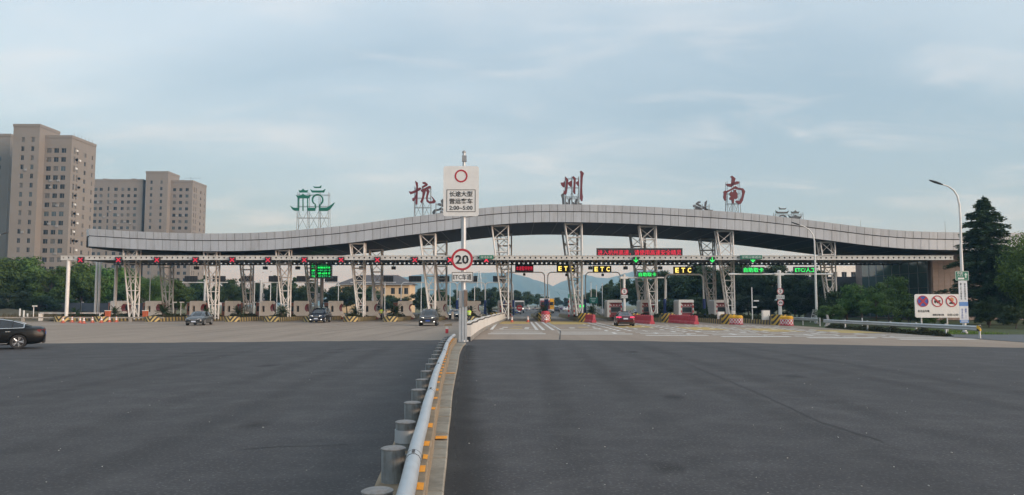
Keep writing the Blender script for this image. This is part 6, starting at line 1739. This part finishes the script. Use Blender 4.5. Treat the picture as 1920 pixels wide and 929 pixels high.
    for k in range(5):
        for dd in (-.13, .13):
            a_ = k * 2 * math.pi / 5 + dd
            p0 = (0.05 * math.cos(a_), -.085, .05 * math.sin(a_)); p1 = ((r_ - .11) * math.cos(a_ + dd * .2), -.092, (r_ - .11) * math.sin(a_ + dd * .2)); rm.tube(p0, p1, .022, .02, n=5)
    rm.lathe([(.07, -.1), (.065, -.06)], n=12, axis='Y')
    rim = rm.mesh('rim', M['rim'])
    hubm = MB().lathe([(r_ - .10, -.05), (r_ - .10, .05)], n=24, axis='Y').mesh('brake_disc', M['dark'])
    for wx in K['wx']:
        for s_ in (1, -1):
            w_ = place('wheel', tyre, t, (X(wx), s_ * .80, r_), 0 if s_ < 0 else math.pi)
            place('rim', rim, w_); place('brake_disc', hubm, w_)
    # lamps, grille, plates
    w0, zl0, zs0, zt0 = lin(b, .10); wE, zlE, zsE, ztE = lin(b, L_ - .08)
    for s_ in (1, -1):
        mb = MB(); mb.slab([(X(.02), s_ * .40), (X(.10), s_ * .62), (X(.28), s_ * .80), (X(.30), s_ * .66), (X(.2), s_ * .45)][::s_], zs0 - .05, zs0 + .065); mb.build('headlight', M['headlamp'] if lit_front else M['headlamp_off'], t)
        mb = MB(); mb.slab([(X(L_ - .02), s_ * .42), (X(L_ - .02), s_ * .66), (X(L_ - .20), s_ * .86), (X(L_ - .32), s_ * .87), (X(L_ - .2), s_ * .5)][::-s_], zsE - .12, zsE + .06); mb.build('taillight', M['tail_lit'] if lit_rear else M['tail_off'], t)
        if detail: MB().box((X(.05), s_ * .58, zl0 + .14), (.08, .22, .08)).build('fog_lamp', M['headlamp'] if lit_front and K is not SEDAN else M['dark'], t)
    MB().box((X(.012), 0, (zl0 + zs0) / 2 + .04), (.06, .78, (zs0 - zl0) * .55)).build('grille', M['dark'], t)
    mb = MB(); mb.box((X(.0), 0, zs0 - .02), (.05, .86, .03)); mb.box((X(.03), 0, zl0 + .10), (.06, 1.2, .025)); mb.build('grille_trim', M['chrome'], t)
    pm_ = M['plate_blue'] if plate == 'blue' else M['plate_pale']
    MB().box((X(-.025), 0, (zl0 + zs0) / 2 - .02), (.02, .44, .14)).build('number_plate', pm_, t)
    MB().box((X(L_ + .012), 0, zsE - .12), (.02, .44, .14)).build('number_plate', pm_, t)
    MB().box((X(L_ - .06), 0, zlE + .02), (.1, 1.3, .16)).build('bumper_insert', M['dark'], t)
    return t
BLACK = paint('black_car_paint', (0.005, 0.006, 0.007), 0.0, 0.0, 0.3, 0.22); GREYP = paint('dark_grey_car_paint', (0.045, 0.052, 0.058)); BROWN = paint('dark_brown_car_paint', (0.035, 0.028, 0.026)); NAVY = paint('navy_car_paint', (0.012, 0.016, 0.03)); WHITEP = paint('white_car_paint', (0.62, 0.63, 0.64), 0.0); SILV = paint('silver_car_paint', (0.40, 0.41, 0.42), 0.5); DRED = paint('dark_maroon_car_paint', (0.085, 0.012, 0.02))
p = gr(33, 655)
ang = R(180 + 29)
c_, s_ = math.cos(ang), math.sin(ang)
# rear left wheel contact at p : local (X(3.87), -.. ) heading left, near side is the car's left (+Y local)
lx, ly = SEDAN['L'] / 2 - 3.87, 0.86
make_car('black saloon with chrome window line leaving the frame at the left edge', SEDAN, BLACK, (p.x - (lx * c_ - ly * s_), p.y - (lx * s_ + ly * c_), 0), ang, chrome=True)
make_car('dark grey saloon driving out of the exit lanes at the left', SEDAN, GREYP, ((377 - 960) / F * 81, 81, 0), R(-82), plate='pale', lit_front=False)
make_car('black people carrier with bright chrome front leaving the middle exit lanes', MPV, NAVY, ((602 - 960) / F * 93, 93, 0), R(-88), lit_front=True, plate='pale')
make_car('dark brown SUV with headlights on just left of the guard rail', SUV, BROWN, ((805 - 960) / F * 79, 79, 0), R(-87), lit_front=True)
make_car('dark saloon with headlights on emerging beside the tall sign pole', SEDAN, NAVY, ((852 - 960) / F * 119, 119, 0), R(-89), lit_front=True)
make_car('dark saloon with red tail lights on queueing for an entry lane', SEDAN, DRED, ((1169 - 960) / F * 78.5, 78.5, 0), R(86), lit_rear=True, plate='pale')
for (px, Y, K, pm, hd, lf, lr, lab) in ((1043, 215, SUV, GREYP, 88, False, False, 'grey SUV seen from behind on the far carriageway right of the drum'), (1060, 245, SEDAN, WHITEP, 88, False, False, 'white saloon just right of the grey SUV on the far carriageway'),
                                       (1039, 330, SEDAN, WHITEP, 88, False, False, 'tiny white car ahead of the grey SUV on the far carriageway'), (1052, 300, SEDAN, DRED, 88, False, False, 'tiny dark red car ahead of the white saloon'), (1067, 290, SUV, SILV, 88, False, False, 'tiny silver car at the right of the far traffic'),
                                       (989, 300, SEDAN, WHITEP, -88, True, False, 'tiny white car coming towards the toll behind the stop disc'), (1003, 320, SEDAN, SILV, -88, True, False, 'tiny silver car coming towards the toll left of the entry palm'), (969, 175, SEDAN, GREYP, -90, True, False, 'dark oncoming car in front of the coach behind the barrier arm'),
                                       (1194, 128, SEDAN, NAVY, 90, False, False, 'dark car beyond the red-lit saloon, half hidden by islands')):
    make_car(lab, K, pm, ((px - 960) / F * Y, Y, 0), R(hd), lf, lr, detail=False, group='distant cars')
# coach and lorry far on the carriageway
t = thing('coach', 'white coach with dark windscreen coming towards the closed entry lane', 'bus', ((974 - 960) / F * 200, 200, 0))
MB().box((0, 5.5, 1.85), (2.5, 11, 2.7)).build('body', WHITEP, t); MB().box((0, -0.01, 2.2), (2.25, 0.06, 1.3)).build('windscreen', M['carglass'], t)
MB().box((0, -0.03, 0.85), (2.3, 0.08, 0.5)).build('bumper', M['darkgrey'], t)
for s_ in (-1, 1):
    MB().box((s_ * 0.9, -0.05, 1.1), (0.36, 0.06, 0.2)).build('headlight', M['headlamp'], t); MB().box((s_ * 1.255, 5.5, 2.3), (0.02, 10, 0.9)).build('side_window', M['carglass'], t)
    for yv in (2, 8.5): MB().lathe([(0.48, -0.14), (0.48, 0.14)], (0, 0, 0), n=18, axis='Y').build('wheel', M['blacktyre'], t, loc=(s_ * 1.1, yv, 0.48), rz=R(90))
for i, (px, Y, pm, lab) in enumerate(((1022, 190, M['maroon'], 'red and white lorry head above the entry palm'), (1030, 198, M['yellow'], 'orange lorry just right of the red and white lorry'))):
    t = thing('lorry', lab, 'lorry', ((px - 960) / F * Y, Y, 0), group='lorries on the far carriageway')
    MB().box((0, 0, 1.9), (2.3, 2.0, 2.6)).build('cab', pm, t); MB().box((0, -1.02, 2.4), (2.0, 0.05, 0.9)).build('windscreen', M['carglass'], t)
    MB().box((0, 5, 2.2), (2.45, 7.5, 3.0)).build('cargo_box', WHITEP if i == 0 else M['yellow'], t); MB().box((0, -1.05, 0.75), (2.3, 0.1, 0.5)).build('bumper', WHITEP, t)
    for s_ in (-1, 1):
        for yv in (-0.2, 6.5): MB().lathe([(0.5, -0.14), (0.5, 0.14)], n=18, axis='Y').build('wheel', M['blacktyre'], t, loc=(s_ * 0.98, yv, 0.5), rz=R(90))

# ================================================================ PEOPLE
def person(label, loc, rz, joints, trousers=True):
    t = thing('person', label, 'person', loc, rz)
    J = joints
    names = list(J); idx = {n_: i for i, n_ in enumerate(names)}
    edges = [('pelvis', 'belly'), ('belly', 'chest'), ('chest', 'neck'), ('neck', 'head0'), ('head0', 'head1')]
    for s_ in 'lr': edges += [('pelvis', 'hip' + s_), ('hip' + s_, 'knee' + s_), ('knee' + s_, 'ankle' + s_), ('ankle' + s_, 'toe' + s_), ('chest', 'sho' + s_), ('sho' + s_, 'elb' + s_), ('elb' + s_, 'wri' + s_), ('wri' + s_, 'hand' + s_)]
    for s_ in 'lr':
        w_ = Vector(J['wri' + s_][0]); h_ = Vector(J['hand' + s_][0]); d = (h_ - w_).normalized(); sd_ = Vector((1, 0, 0)).cross(d).normalized()
        for k in range(4):
            b0 = h_ + sd_ * (-.03 + .02 * k); J[f'f{k}{s_}'] = (b0 + d * .045, .009); J[f'g{k}{s_}'] = (b0 + d * (.07, .085, .08, .062)[k] + Vector((-.012, 0, -.01)), .008)
            edges += [('hand' + s_, f'f{k}{s_}'), (f'f{k}{s_}', f'g{k}{s_}')]
        J['t0' + s_] = (w_ + d * .04 + sd_ * -.05, .010); J['t1' + s_] = (w_ + d * .085 + sd_ * -.065, .009); edges += [('wri' + s_, 't0' + s_), ('t0' + s_, 't1' + s_)]
    names = list(J); idx = {n_: i for i, n_ in enumerate(names)}
    me = bpy.data.meshes.new('body'); me.from_pydata([tuple(J[n_][0]) for n_ in names], [(idx[a], idx[b_]) for a, b_ in edges], [])
    o = bpy.data.objects.new('body', me); COL.objects.link(o)
    o.modifiers.new('skin', 'SKIN'); o.modifiers.new('sub', 'SUBSURF').levels = 1
    for i, n_ in enumerate(names):
        sv = me.skin_vertices[0].data[i]; r_ = J[n_][1]; sv.radius = (r_, r_) if not isinstance(r_, tuple) else r_
    me.skin_vertices[0].data[idx['pelvis']].use_root = True
    m2 = eval_mesh(o); m2.materials.clear()
    for k in ('skin', 'navy', 'hivis'): m2.materials.append(M[k])
    for pl_ in m2.polygons:
        c_ = pl_.center
        ha = min((c_ - Vector(J['hand' + s_][0])).length for s_ in 'lr'); wa = min((c_ - Vector(J['wri' + s_][0])).length for s_ in 'lr'); ea = min((c_ - Vector(J['elb' + s_][0])).length for s_ in 'lr')
        pl_.material_index = 0 if (c_.z > J['neck'][0][2] - .01 or ha < .16 or wa < .13 or ea < .1) else 2 if c_.z > J['pelvis'][0][2] + .02 else 1
        pl_.use_smooth = True
    place('body', m2, t)
    h = Vector(J['head1'][0]) * .5 + Vector(J['head0'][0]) * .5
    mb = MB(); mb.lathe([(.02, .13), (.07, .115), (.098, .06), (.105, 0.0), (.09, -.03)], (h.x, h.y + .012, h.z + .01), n=14); mb.build('hair', M['dark'], t, smooth=60)
    mb = MB(); mb.box((h.x - .036, h.y - .098, h.z), (.03, .012, .014)); mb.box((h.x + .036, h.y - .098, h.z), (.03, .012, .014)); mb.build('eyes', M['dark'], t)
    mb = MB(); mb.box((h.x, h.y - .11, h.z - .03), (.026, .035, .05), taper=.6); mb.build('nose', M['skin'], t)
    mb = MB(); ch = Vector(J['chest'][0]); pe = Vector(J['pelvis'][0])
    vs, fs = [], []
    for k, (f_, w_, d_) in enumerate(((0.05, .185, .125), (.45, .19, .13), (.85, .215, .135), (1.1, .17, .12))):
        c_ = pe.lerp(ch, f_)
        for a in range(14): vs.append((c_.x + w_ * math.cos(a * math.pi / 7), c_.y + d_ * math.sin(a * math.pi / 7), c_.z))
    for i in range(3):
        for a in range(14): fs.append((i * 14 + a, i * 14 + (a + 1) % 14, (i + 1) * 14 + (a + 1) % 14, (i + 1) * 14 + a))
    mb.add(vs, fs); mb.build('hi_vis_vest', M['hivis'], t, smooth=60)
    mb = MB()
    for f_ in (.35, .65):
        c_ = pe.lerp(ch, f_); 
        vs = [(c_.x + (.2 + .02 * f_) * math.cos(a * math.pi / 7), c_.y + .14 * math.sin(a * math.pi / 7), c_.z + z_) for z_ in (-.022, .022) for a in range(14)]
        mb.add(vs, [(a, (a + 1) % 14, 14 + (a + 1) % 14, 14 + a) for a in range(14)])
    mb.build('reflective_band', M['signwhite'], t)
    return t
def std_joints(lsw=0.0, arms=((.0, 0.0), (0.0, 0.0))):
    J = {'pelvis': ((0, 0, .93), .13), 'belly': ((0, 0, 1.1), .125), 'chest': ((0, .01, 1.33), .15), 'neck': ((0, .01, 1.47), .055), 'head0': ((0, 0, 1.54), .075), 'head1': ((0, -.01, 1.66), .085)}
    for s_, k, sw in (('l', 1, lsw), ('r', -1, -lsw)):
        J['hip' + s_] = ((k * .09, 0, .88), .10); J['knee' + s_] = ((k * .10, -.06 + sw * .5, .49), .065); J['ankle' + s_] = ((k * .10, sw, .09), .045); J['toe' + s_] = ((k * .12, sw - .16, .035), .035)
        fw, up = arms[0 if k > 0 else 1]
        J['sho' + s_] = ((k * .18, .01, 1.40), .06); J['elb' + s_] = ((k * .24, -.02 - fw * .1, 1.13 + up * .1), .045)
        J['wri' + s_] = ((k * (.25 - fw * .1), -.05 - fw * .3, .90 + up * .28), .032); J['hand' + s_] = ((k * (.25 - fw * .14), -.07 - fw * .38, .82 + up * .32), (.038, .022))
    return J
person('person in a hi-vis vest and dark trousers walking before the exit islands', tuple(gr(714.5, 600.3)), R(35), std_joints(.12, ((.8, .6), (.2, 0))))
person('person in a hi-vis jacket seen from behind just right of the tall sign pole', (gr(881, 606).x, 88, 0), R(170), std_joints(.03, ((.7, .7), (.7, .7))))

# ================================================================ POLES, PYLON, FAR SIGNS
for i, (px, yt, Y) in enumerate(((282, 497, 120), (478, 530, 140), (493, 512, 150), (508, 510, 150), (520, 533, 140), (635, 530, 140), (722, 528, 150), (790, 530, 150), (844, 528, 150), (890, 537, 160), (910, 533, 136), (1108, 530, 190), (1118, 536, 180), (1129, 532, 170), (1249, 525, 140), (1085, 535, 260), (1068, 528, 280), (1030, 545, 330), (1215, 540, 130))):
    t = thing('light_pole', f'thin pale pole behind the toll lanes, {ORD[[0,1,2,3,4,5,6,7,8,9,10,14,15,16,18,13,12,11,17][i]]} from the left', 'pole', ((px - 960) / F * Y, Y, 0), group='thin pale poles')
    z = at(px, yt, Y).z
    MB().tube((0, 0, 0), (0, 0, z), 0.085, 0.06, n=8).build('shaft', M['white'], t, smooth=40); MB().box((0, 0, 0.1), (0.4, 0.4, 0.2)).build('base', M['concrete'], t)
    MB().lathe([(0.08, 0), (0.12, 0.06), (0.05, 0.14)], (0, 0, z), n=8).build('finial', M['grey'], t)
PY = 420
t = thing('power_pylon', 'steel lattice power pylon rising over the trees right of the sign pole', 'pylon', ((899 - 960) / F * PY, PY, 0))
zt = at(899, 508, PY).z
for sx in (-1, 1):
    for sy in (-1, 1): MB().tube((sx * 2.6, sy * 2.6, 0), (sx * .35, sy * .35, zt), 0.11, 0.07, n=5).build('leg', M['galv'], t)
for k in range(9):
    f0, f1 = k / 9, (k + 1) / 9
    def cr(f, sx, sy): w_ = 2.6 - 2.25 * f; return Vector((sx * w_, sy * w_, zt * f))
    mb = MB()
    for (a, b_) in (((-1, -1), (1, -1)), ((1, -1), (1, 1)), ((1, 1), (-1, 1)), ((-1, 1), (-1, -1))):
        mb.tube(cr(f0, *a), cr(f1, *b_), .06, n=4); mb.tube(cr(f0, *b_), cr(f1, *a), .06, n=4)
    mb.build('lacing', M['galv'], t)
for f_, w_ in ((.66, 5.0), (.80, 4.2), (.94, 3.4)):
    mb = MB()
    for s_ in (-1, 1): mb.tube((0, 0, zt * f_ + .8), (s_ * w_, 0, zt * f_), .08, n=4); mb.tube((0, 0, zt * f_ - .2), (s_ * w_, 0, zt * f_), .08, n=4)
    mb.build('cross_arm', M['galv'], t)
GYv = 340
t = thing('road_sign_gantry', 'grey truss sign gantry far along the carriageway', 'gantry', (fx(1006, GYv), GYv, 0))
za, zb = at(1006, 561, GYv).z, at(1006, 553, GYv).z
for z in (za, zb): MB().box((0, 0, z), (7.6, 0.2, 0.2)).build('chord', M['grey'], t)
mb = MB()
for k in range(8): mb.tube((-3.7 + k * .95, 0, za), (-3.7 + (k + .5) * .95, 0, zb), .07, n=4); mb.tube((-3.7 + (k + .5) * .95, 0, zb), (-3.7 + (k + 1) * .95, 0, za), .07, n=4)
mb.build('web', M['grey'], t)
for x in (-3.7, 3.7): MB().tube((x, 0, 0), (x, 0, zb + .8), .15, n=8).build('post', M['grey'], t)
for i, (px, py, Y, w_, h_, lab) in enumerate(((1113, 563.5, 175, 1.9, 1.4, 'green road sign on two posts beyond the entry lanes'), (1073, 555.5, 330, 3.6, 1.6, 'tiny green sign far along the carriageway'), (919, 556.5, 260, 2.6, 1.6, 'grey green sign back on a post left of the barrier arm'))):
    p = at(px, py, Y); t = thing('road_sign', lab, 'sign', (p.x, Y, 0), group='far road signs')
    MB().box((0, 0, p.z), (w_, 0.06, h_)).build('board', M['signgreen'] if i < 2 else M['grey'], t)
    for s_ in (-1, 1): MB().tube((s_ * w_ * .35, .08, 0), (s_ * w_ * .35, .08, p.z), .06).build('post', M['galv'], t)
    if i == 0:
        for k in range(3): MB().box((-.1, -.04, p.z + .4 - .35 * k), (1.3 - .3 * k, .02, .12)).build('text_line', M['palegreen'], t)
p = gr(1091, 575.5); t = thing('payment_sign', 'small lit green sign at the lattice column foot right of the far traffic', 'sign', (at(1091, 574, 104).x, 104, 0.5))
MB().box((0, 0, at(1091, 574.5, 104).z - .5), (.6, .08, .32)).build('face', M['led_green'], t); MB().tube((0, .05, 0), (0, .05, 1.3), .03).build('stem', M['grey'], t)
for i, X in enumerate((7.6, 8.4)):
    o = MB().lathe([(0.09, 0), (0.09, 2.2), (0.05, 2.25)], n=10).build('striped_post', M['rw'], None, loc=(X, 103.2 + i, .5)); tag(o, ['left', 'right'][i] + ' red and white banded post beside the central lattice column', 'post', 'banded posts')

# ================================================================ TREES
LM = {'mid': leafmat('leaf_mid', (0.032, 0.075, 0.017), (0.15, 0.25, 0.06)), 'dark': leafmat('leaf_dark', (0.016, 0.036, 0.014), (0.066, 0.105, 0.036)), 'bright': leafmat('leaf_bright', (0.035, 0.075, 0.015), (0.17, 0.25, 0.05)), 'conif': leafmat('needle', (0.022, 0.05, 0.027), (0.095, 0.16, 0.075))}
def crown_tree(seed, h, rx, rz_, n_cl, per, leaf, zc=None, pointed=False):
    rnd = random.Random(seed); crown = MB(); wood = MB()
    zc = zc or h - rz_
    cl = []
    tries = 0
    while len(cl) < n_cl and tries < 5000:
        tries += 1
        v = Vector((rnd.gauss(0, 1), rnd.gauss(0, 1), rnd.gauss(0, 1))).normalized()
        rad = 0.45 + 0.5 * rnd.random()
        z = v.z * rz_ * rad
        taper = (1 - max(0, (z + rz_ * .5) / (rz_ * 1.6))) if pointed else 1.0
        c = Vector((v.x * rx * rad * taper, v.y * rx * rad * taper, zc + z))
        r = rnd.uniform(0.24, 0.40) * rx * (0.6 + .4 * taper)
        cl.append((c, r))
    for c, r in cl:
        for k in range(per):
            v = Vector((rnd.gauss(0, 1), rnd.gauss(0, 1), rnd.gauss(0, 1))).normalized()
            p = c + Vector((v.x * r, v.y * r, v.z * r * .75)) * (rnd.random() ** 0.4) * rnd.uniform(.85, 1.15)
            n_ = (v + Vector((rnd.uniform(-.8, .8), rnd.uniform(-.8, .8), rnd.uniform(-.2, 1.0)))).normalized()
            u = n_.orthogonal().normalized(); a = rnd.uniform(0, 6.28); u = (u * math.cos(a) + n_.cross(u) * math.sin(a)) * leaf * rnd.uniform(.6, 1.3)
            w = n_.cross(u).normalized() * leaf * .5
            crown.add([p - u, p + w, p + u, p - w], [(0, 1, 2, 3)])
    wood.path([(0, 0, 0), (0.06 * rx, 0.02, zc * .45), (0.0, 0.05, zc), (0, 0, zc + rz_ * .6)], 0.035 * h * .6, n=8, r_end=0.03)
    for c, r in cl[:int(n_cl * .6)]:
        s = Vector((0, 0, min(zc * rnd.uniform(.5, 1.0), c.z - .2)))
        wood.path([s, s.lerp(c, .5) + Vector((0, 0, .15)), c], 0.06, n=5, r_end=0.015)
    return crown, wood
TREES = {}
for nm, args, lm in (('a', (1, 9.0, 3.8, 3.4, 40, 300, .22), 'mid'), ('b', (2, 10.0, 3.4, 4.2, 42, 300, .22), 'mid'), ('c', (3, 7.0, 3.0, 2.7, 34, 330, .16), 'dark'), ('d', (4, 11.0, 2.2, 5.0, 34, 150, .28, 5.6, True), 'dark'), ('e', (5, 9.0, 4.2, 3.9, 52, 430, .14), 'bright'), ('f', (6, 5.0, 2.6, 2.2, 30, 280, .14, 2.5), 'dark')):
    c_, w_ = crown_tree(*args)
    TREES[nm] = {k: c_.mesh('crown', LM[k]) if k == lm else None for k in LM}
    TREES[nm]['src'], TREES[nm]['def'] = c_, lm
    TREES[nm]['wood'] = w_.mesh('trunk', M['bark'], smooth=60); TREES[nm]['h'] = args[1]
def tree(kind, X, Y, h, label, group, lm=None, z=0.0, wide=1.0):
    T = TREES[kind]; lm = lm or T['def']
    if T[lm] is None: T[lm] = T['src'].mesh('crown', LM[lm])
    t = thing('tree', label, 'tree', (X, Y, z), random.uniform(0, 6.28), group)
    s_ = h / T['h']; t.scale = (s_ * wide, s_ * wide, s_)
    place('crown', T[lm], t); place('trunk', T['wood'], t)
    return t
def row(items, fmt, group, lm=None):
    for i, (kind, px, yt, Y, wide) in enumerate(sorted(items, key=lambda q: q[1])):
        tree(kind, (px - 960) / F * Y, Y, at(px, yt, Y).z, fmt.format(ORD[i] if i < len(ORD) else str(i)), group, lm, wide=wide)
row([('b', -45, 488, 134, 1.2), ('a', 8, 490, 133, 1.25), ('a', 52, 488, 136, 1.2), ('b', 98, 496, 131, 1.1), ('e', 122, 505, 140, 1.0), ('a', 152, 498, 135, 1.05), ('b', 196, 494, 142, 1.15), ('a', 232, 506, 146, 1.2), ('e', 280, 512, 140, 1.1), ('b', 330, 520, 150, 1.2)],
    'leafy green tree behind the left fence, {} from the left', 'trees on the left bank', 'mid')
row([('f', 20, 540, 122, 1.5), ('f', 75, 548, 124, 1.4), ('f', 130, 556, 128, 1.3)], 'dark rounded shrub under the left trees, {} from the left', 'shrubs on the left bank')
row([('a', 372, 528, 178, 1.2), ('d', 385, 508, 196, 1.0), ('d', 408, 514, 200, 1.0), ('a', 432, 527, 176, 1.2), ('d', 455, 512, 205, 1.1), ('a', 482, 532, 178, 1.1), ('d', 515, 508, 198, 1.0), ('a', 530, 530, 175, 1.15), ('d', 553, 512, 200, 1.1), ('a', 583, 530, 172, 1.2),
     ('b', 628, 534, 176, 1.2), ('a', 668, 537, 180, 1.2), ('a', 652, 540, 168, 1.2), ('a', 696, 540, 172, 1.2), ('f', 716, 548, 165, 1.6), ('f', 748, 553, 164, 1.5), ('b', 792, 537, 178, 1.15), ('a', 828, 545, 182, 1.2), ('b', 862, 542, 186, 1.2)],
    'dark tree in the belt behind the exit booths, {} from the left', 'tree belt behind the exit lanes', 'dark')
row([('a', 893, 542, 215, 1.2), ('b', 921, 537, 218, 1.1), ('a', 943, 541, 222, 1.1), ('b', 968, 543, 228, 1.2), ('a', 988, 549, 260, 1.3), ('a', 1008, 553, 320, 1.3), ('b', 1024, 555, 380, 1.3), ('a', 1045, 559, 420, 1.3), ('b', 1062, 558, 420, 1.4), ('a', 1083, 556, 360, 1.3)],
    'dark tree beside the far carriageway, {} from the left', 'trees beside the far carriageway', 'dark')
row([('a', 1112, 545, 205, 1.15), ('b', 1138, 530, 185, 1.1), ('d', 1146, 517, 190, .9), ('a', 1172, 525, 172, 1.2), ('b', 1205, 519, 168, 1.2), ('a', 1240, 512, 160, 1.2), ('b', 1275, 505, 156, 1.2), ('a', 1308, 500, 150, 1.25), ('b', 1345, 497, 148, 1.2), ('a', 1382, 497, 144, 1.25), ('b', 1420, 498, 140, 1.2), ('a', 1458, 500, 136, 1.2), ('b', 1496, 505, 132, 1.2), ('a', 1536, 512, 130, 1.2), ('b', 1580, 522, 130, 1.1)],
    'dark tree in the thick wood behind the entry lanes, {} from the left', 'wood behind the entry lanes', 'dark')
row([('f', 1225, 560, 140, 1.5), ('f', 1262, 556, 138, 1.5), ('f', 1310, 552, 132, 1.5), ('f', 1345, 556, 128, 1.5), ('f', 1402, 548, 124, 1.6), ('f', 1436, 556, 118, 1.5), ('f', 1490, 552, 112, 1.6), ('f', 1545, 545, 108, 1.6), ('f', 1585, 538, 98, 1.5)], 'dark shrub closing the gap under the wood at right, {} from the left', 'shrubs under the right wood')
row([('c', 1612, 528, 92, 1.2), ('c', 1664, 512, 88, 1.0), ('f', 1702, 556, 76, 1.2), ('c', 1640, 545, 80, 1.1), ('f', 1748, 568, 72, 1.1), ('f', 1560, 568, 84, 1.4)], 'dark leafy tree or bush in front of the glass building, {} from the left', 'bushes before the glass building', 'mid')
row([('e', 1918, 446, 90, 0.8), ('e', 1952, 426, 70, 0.78), ('e', 2020, 420, 76, 0.9)], 'bright green broad tree at the right picture edge, {} from the left', 'trees at the right edge', 'bright')
row([('f', 1850, 560, 73, 1.3), ('f', 1900, 568, 68, 1.2), ('c', 1880, 530, 84, 1.2)], 'dark bush below the tall conifer, {} from the left', 'bushes below the conifer')
# the tall conifer
def conifer(h, rbase):
    rnd = random.Random(12); nd = MB(); wd = MB()
    wd.path([(0, 0, 0), (0.05, 0, h * .5), (0, 0, h * .97)], 0.22, n=8, r_end=0.03)
    z = h * .08
    while z < h * .97:
        f_ = z / h
        R_ = rbase * (1 - f_) ** 0.78 * (0.8 + .4 * rnd.random()) + .25
        nb = 7 if f_ < .8 else 5
        a0 = rnd.uniform(0, 6.28)
        for k in range(nb):
            a = a0 + k * 6.283 / nb + rnd.uniform(-.35, .35); Lb = R_ * rnd.uniform(.62, 1.18)
            d = Vector((math.cos(a), math.sin(a), 0)); side = Vector((-d.y, d.x, 0))
            z_b = z + rnd.uniform(-.03, .03) * h * (1 - f_ * .5)
            pts = [Vector((0, 0, z_b)) + d * (Lb * s_) + Vector((0, 0, (0.22 * math.sin(s_ * 2.2) - .12 * s_ * s_) * Lb * .6 + rnd.uniform(-.03, .03))) for s_ in (0, .25, .5, .75, 1.0)]
            wd.path(pts, .04 * (1 - f_) + .012, n=4, r_end=.008)
            n = int(30 + Lb * 62)
            for i in range(n):
                s_ = rnd.random() ** .75; q = min(3, int(s_ * 4)); p = pts[q].lerp(pts[q + 1], s_ * 4 - q)
                wv = .40 * Lb * (1 - s_) * .6 + .14
                p = p + side * rnd.uniform(-wv, wv) + Vector((0, 0, rnd.uniform(-.34, .08)))
                u = (d * rnd.uniform(.4, 1) + side * rnd.uniform(-.8, .8) + Vector((0, 0, rnd.uniform(-.35, .25)))).normalized() * rnd.uniform(.14, .30)
                w = u.cross(Vector((rnd.uniform(-1, 1), rnd.uniform(-1, 1), .7))).normalized() * .065
                nd.add([p - u * .6, p + w, p + u, p - w], [(0, 1, 2, 3)])
        z += h * .026 * (1.15 - .4 * f_)
    for i in range(46):
        p = Vector((rnd.uniform(-.03, .03), rnd.uniform(-.03, .03), h * rnd.uniform(.90, .985))); a = rnd.uniform(0, 6.28); k_ = (h - p.z) * .28 + .03
        u = Vector((math.cos(a) * k_, math.sin(a) * k_, .16)); w = Vector((-math.sin(a), math.cos(a), 0)) * .04
        nd.add([p, p + u * .5 + w, p + u, p + u * .5 - w], [(0, 1, 2, 3)])
    return nd, wd
CY = 82
hc = at(1852, 365, CY).z
nd, wd = conifer(hc, 4.6)
t = thing('conifer', 'tall dark conifer with drooping tiers right of the tall street lamp', 'tree', ((1850 - 960) / F * CY, CY, 0))
nd.build('crown', LM['conif'], t); wd.build('trunk', M['bark'], t)
# grass tufts on the right verge
mb = MB(); rnd = random.Random(31)
for i in range(2600):
    X, Y = rnd.uniform(29.6, 36), rnd.uniform(55.6, 66); a = rnd.uniform(0, 6.28); hh = rnd.uniform(.06, .2)
    d = Vector((math.cos(a), math.sin(a), 0)) * .03; l_ = Vector((rnd.uniform(-.06, .06), rnd.uniform(-.06, .06), hh)); p = Vector((X, Y, -.03))
    mb.add([p - d, p + d, p + l_], [(0, 1, 2)])
o = mb.build('grass', LM['bright']); tag(o, 'short green grass on the verge below the white sign board', 'grass'); o['kind'] = 'stuff'
# dry grass on the far left bank
mb = MB(); rnd = random.Random(33)
for i in range(5000):
    X, Y = rnd.uniform(-95, -58), rnd.uniform(100, 124); a = rnd.uniform(0, 6.28); hh = rnd.uniform(.15, .5)
    d = Vector((math.cos(a), math.sin(a), 0)) * .07; l_ = Vector((rnd.uniform(-.15, .15), rnd.uniform(-.1, .1), hh)); p = Vector((X, Y, .25 + .02 * (Y - 100)))
    mb.add([p - d, p + d, p + l_], [(0, 1, 2)])
o = mb.build('dry_grass', leafmat('dry_grass_blade', (0.06, 0.055, 0.025), (0.20, 0.16, 0.08))); tag(o, 'brownish dry grass on the bank at far left', 'grass'); o['kind'] = 'stuff'

# ================================================================ HAZE
hb_ = MB().box((0, 0, 117), (14600, 14600, 240)).build('haze', None)
hm = bpy.data.materials.new('haze_air'); hm.use_nodes = True
hn, hl = hm.node_tree.nodes, hm.node_tree.links
hn.clear(); ho = hn.new('ShaderNodeOutputMaterial'); hv = hn.new('ShaderNodeVolumePrincipled')
hv.inputs['Color'].default_value = (0.30, 0.63, 1.0, 1); hv.inputs['Absorption Color'].default_value = (1, 1, 1, 1); hv.inputs['Density'].default_value = 0.00036; hv.inputs['Anisotropy'].default_value = 0.2
hl.new(hv.outputs[0], ho.inputs['Volume'])
hb_.data.materials.clear(); hb_.data.materials.append(hm)
hb_['kind'] = 'stuff'; tag(hb_, 'pale blue evening haze filling the air over the plaza', 'haze')
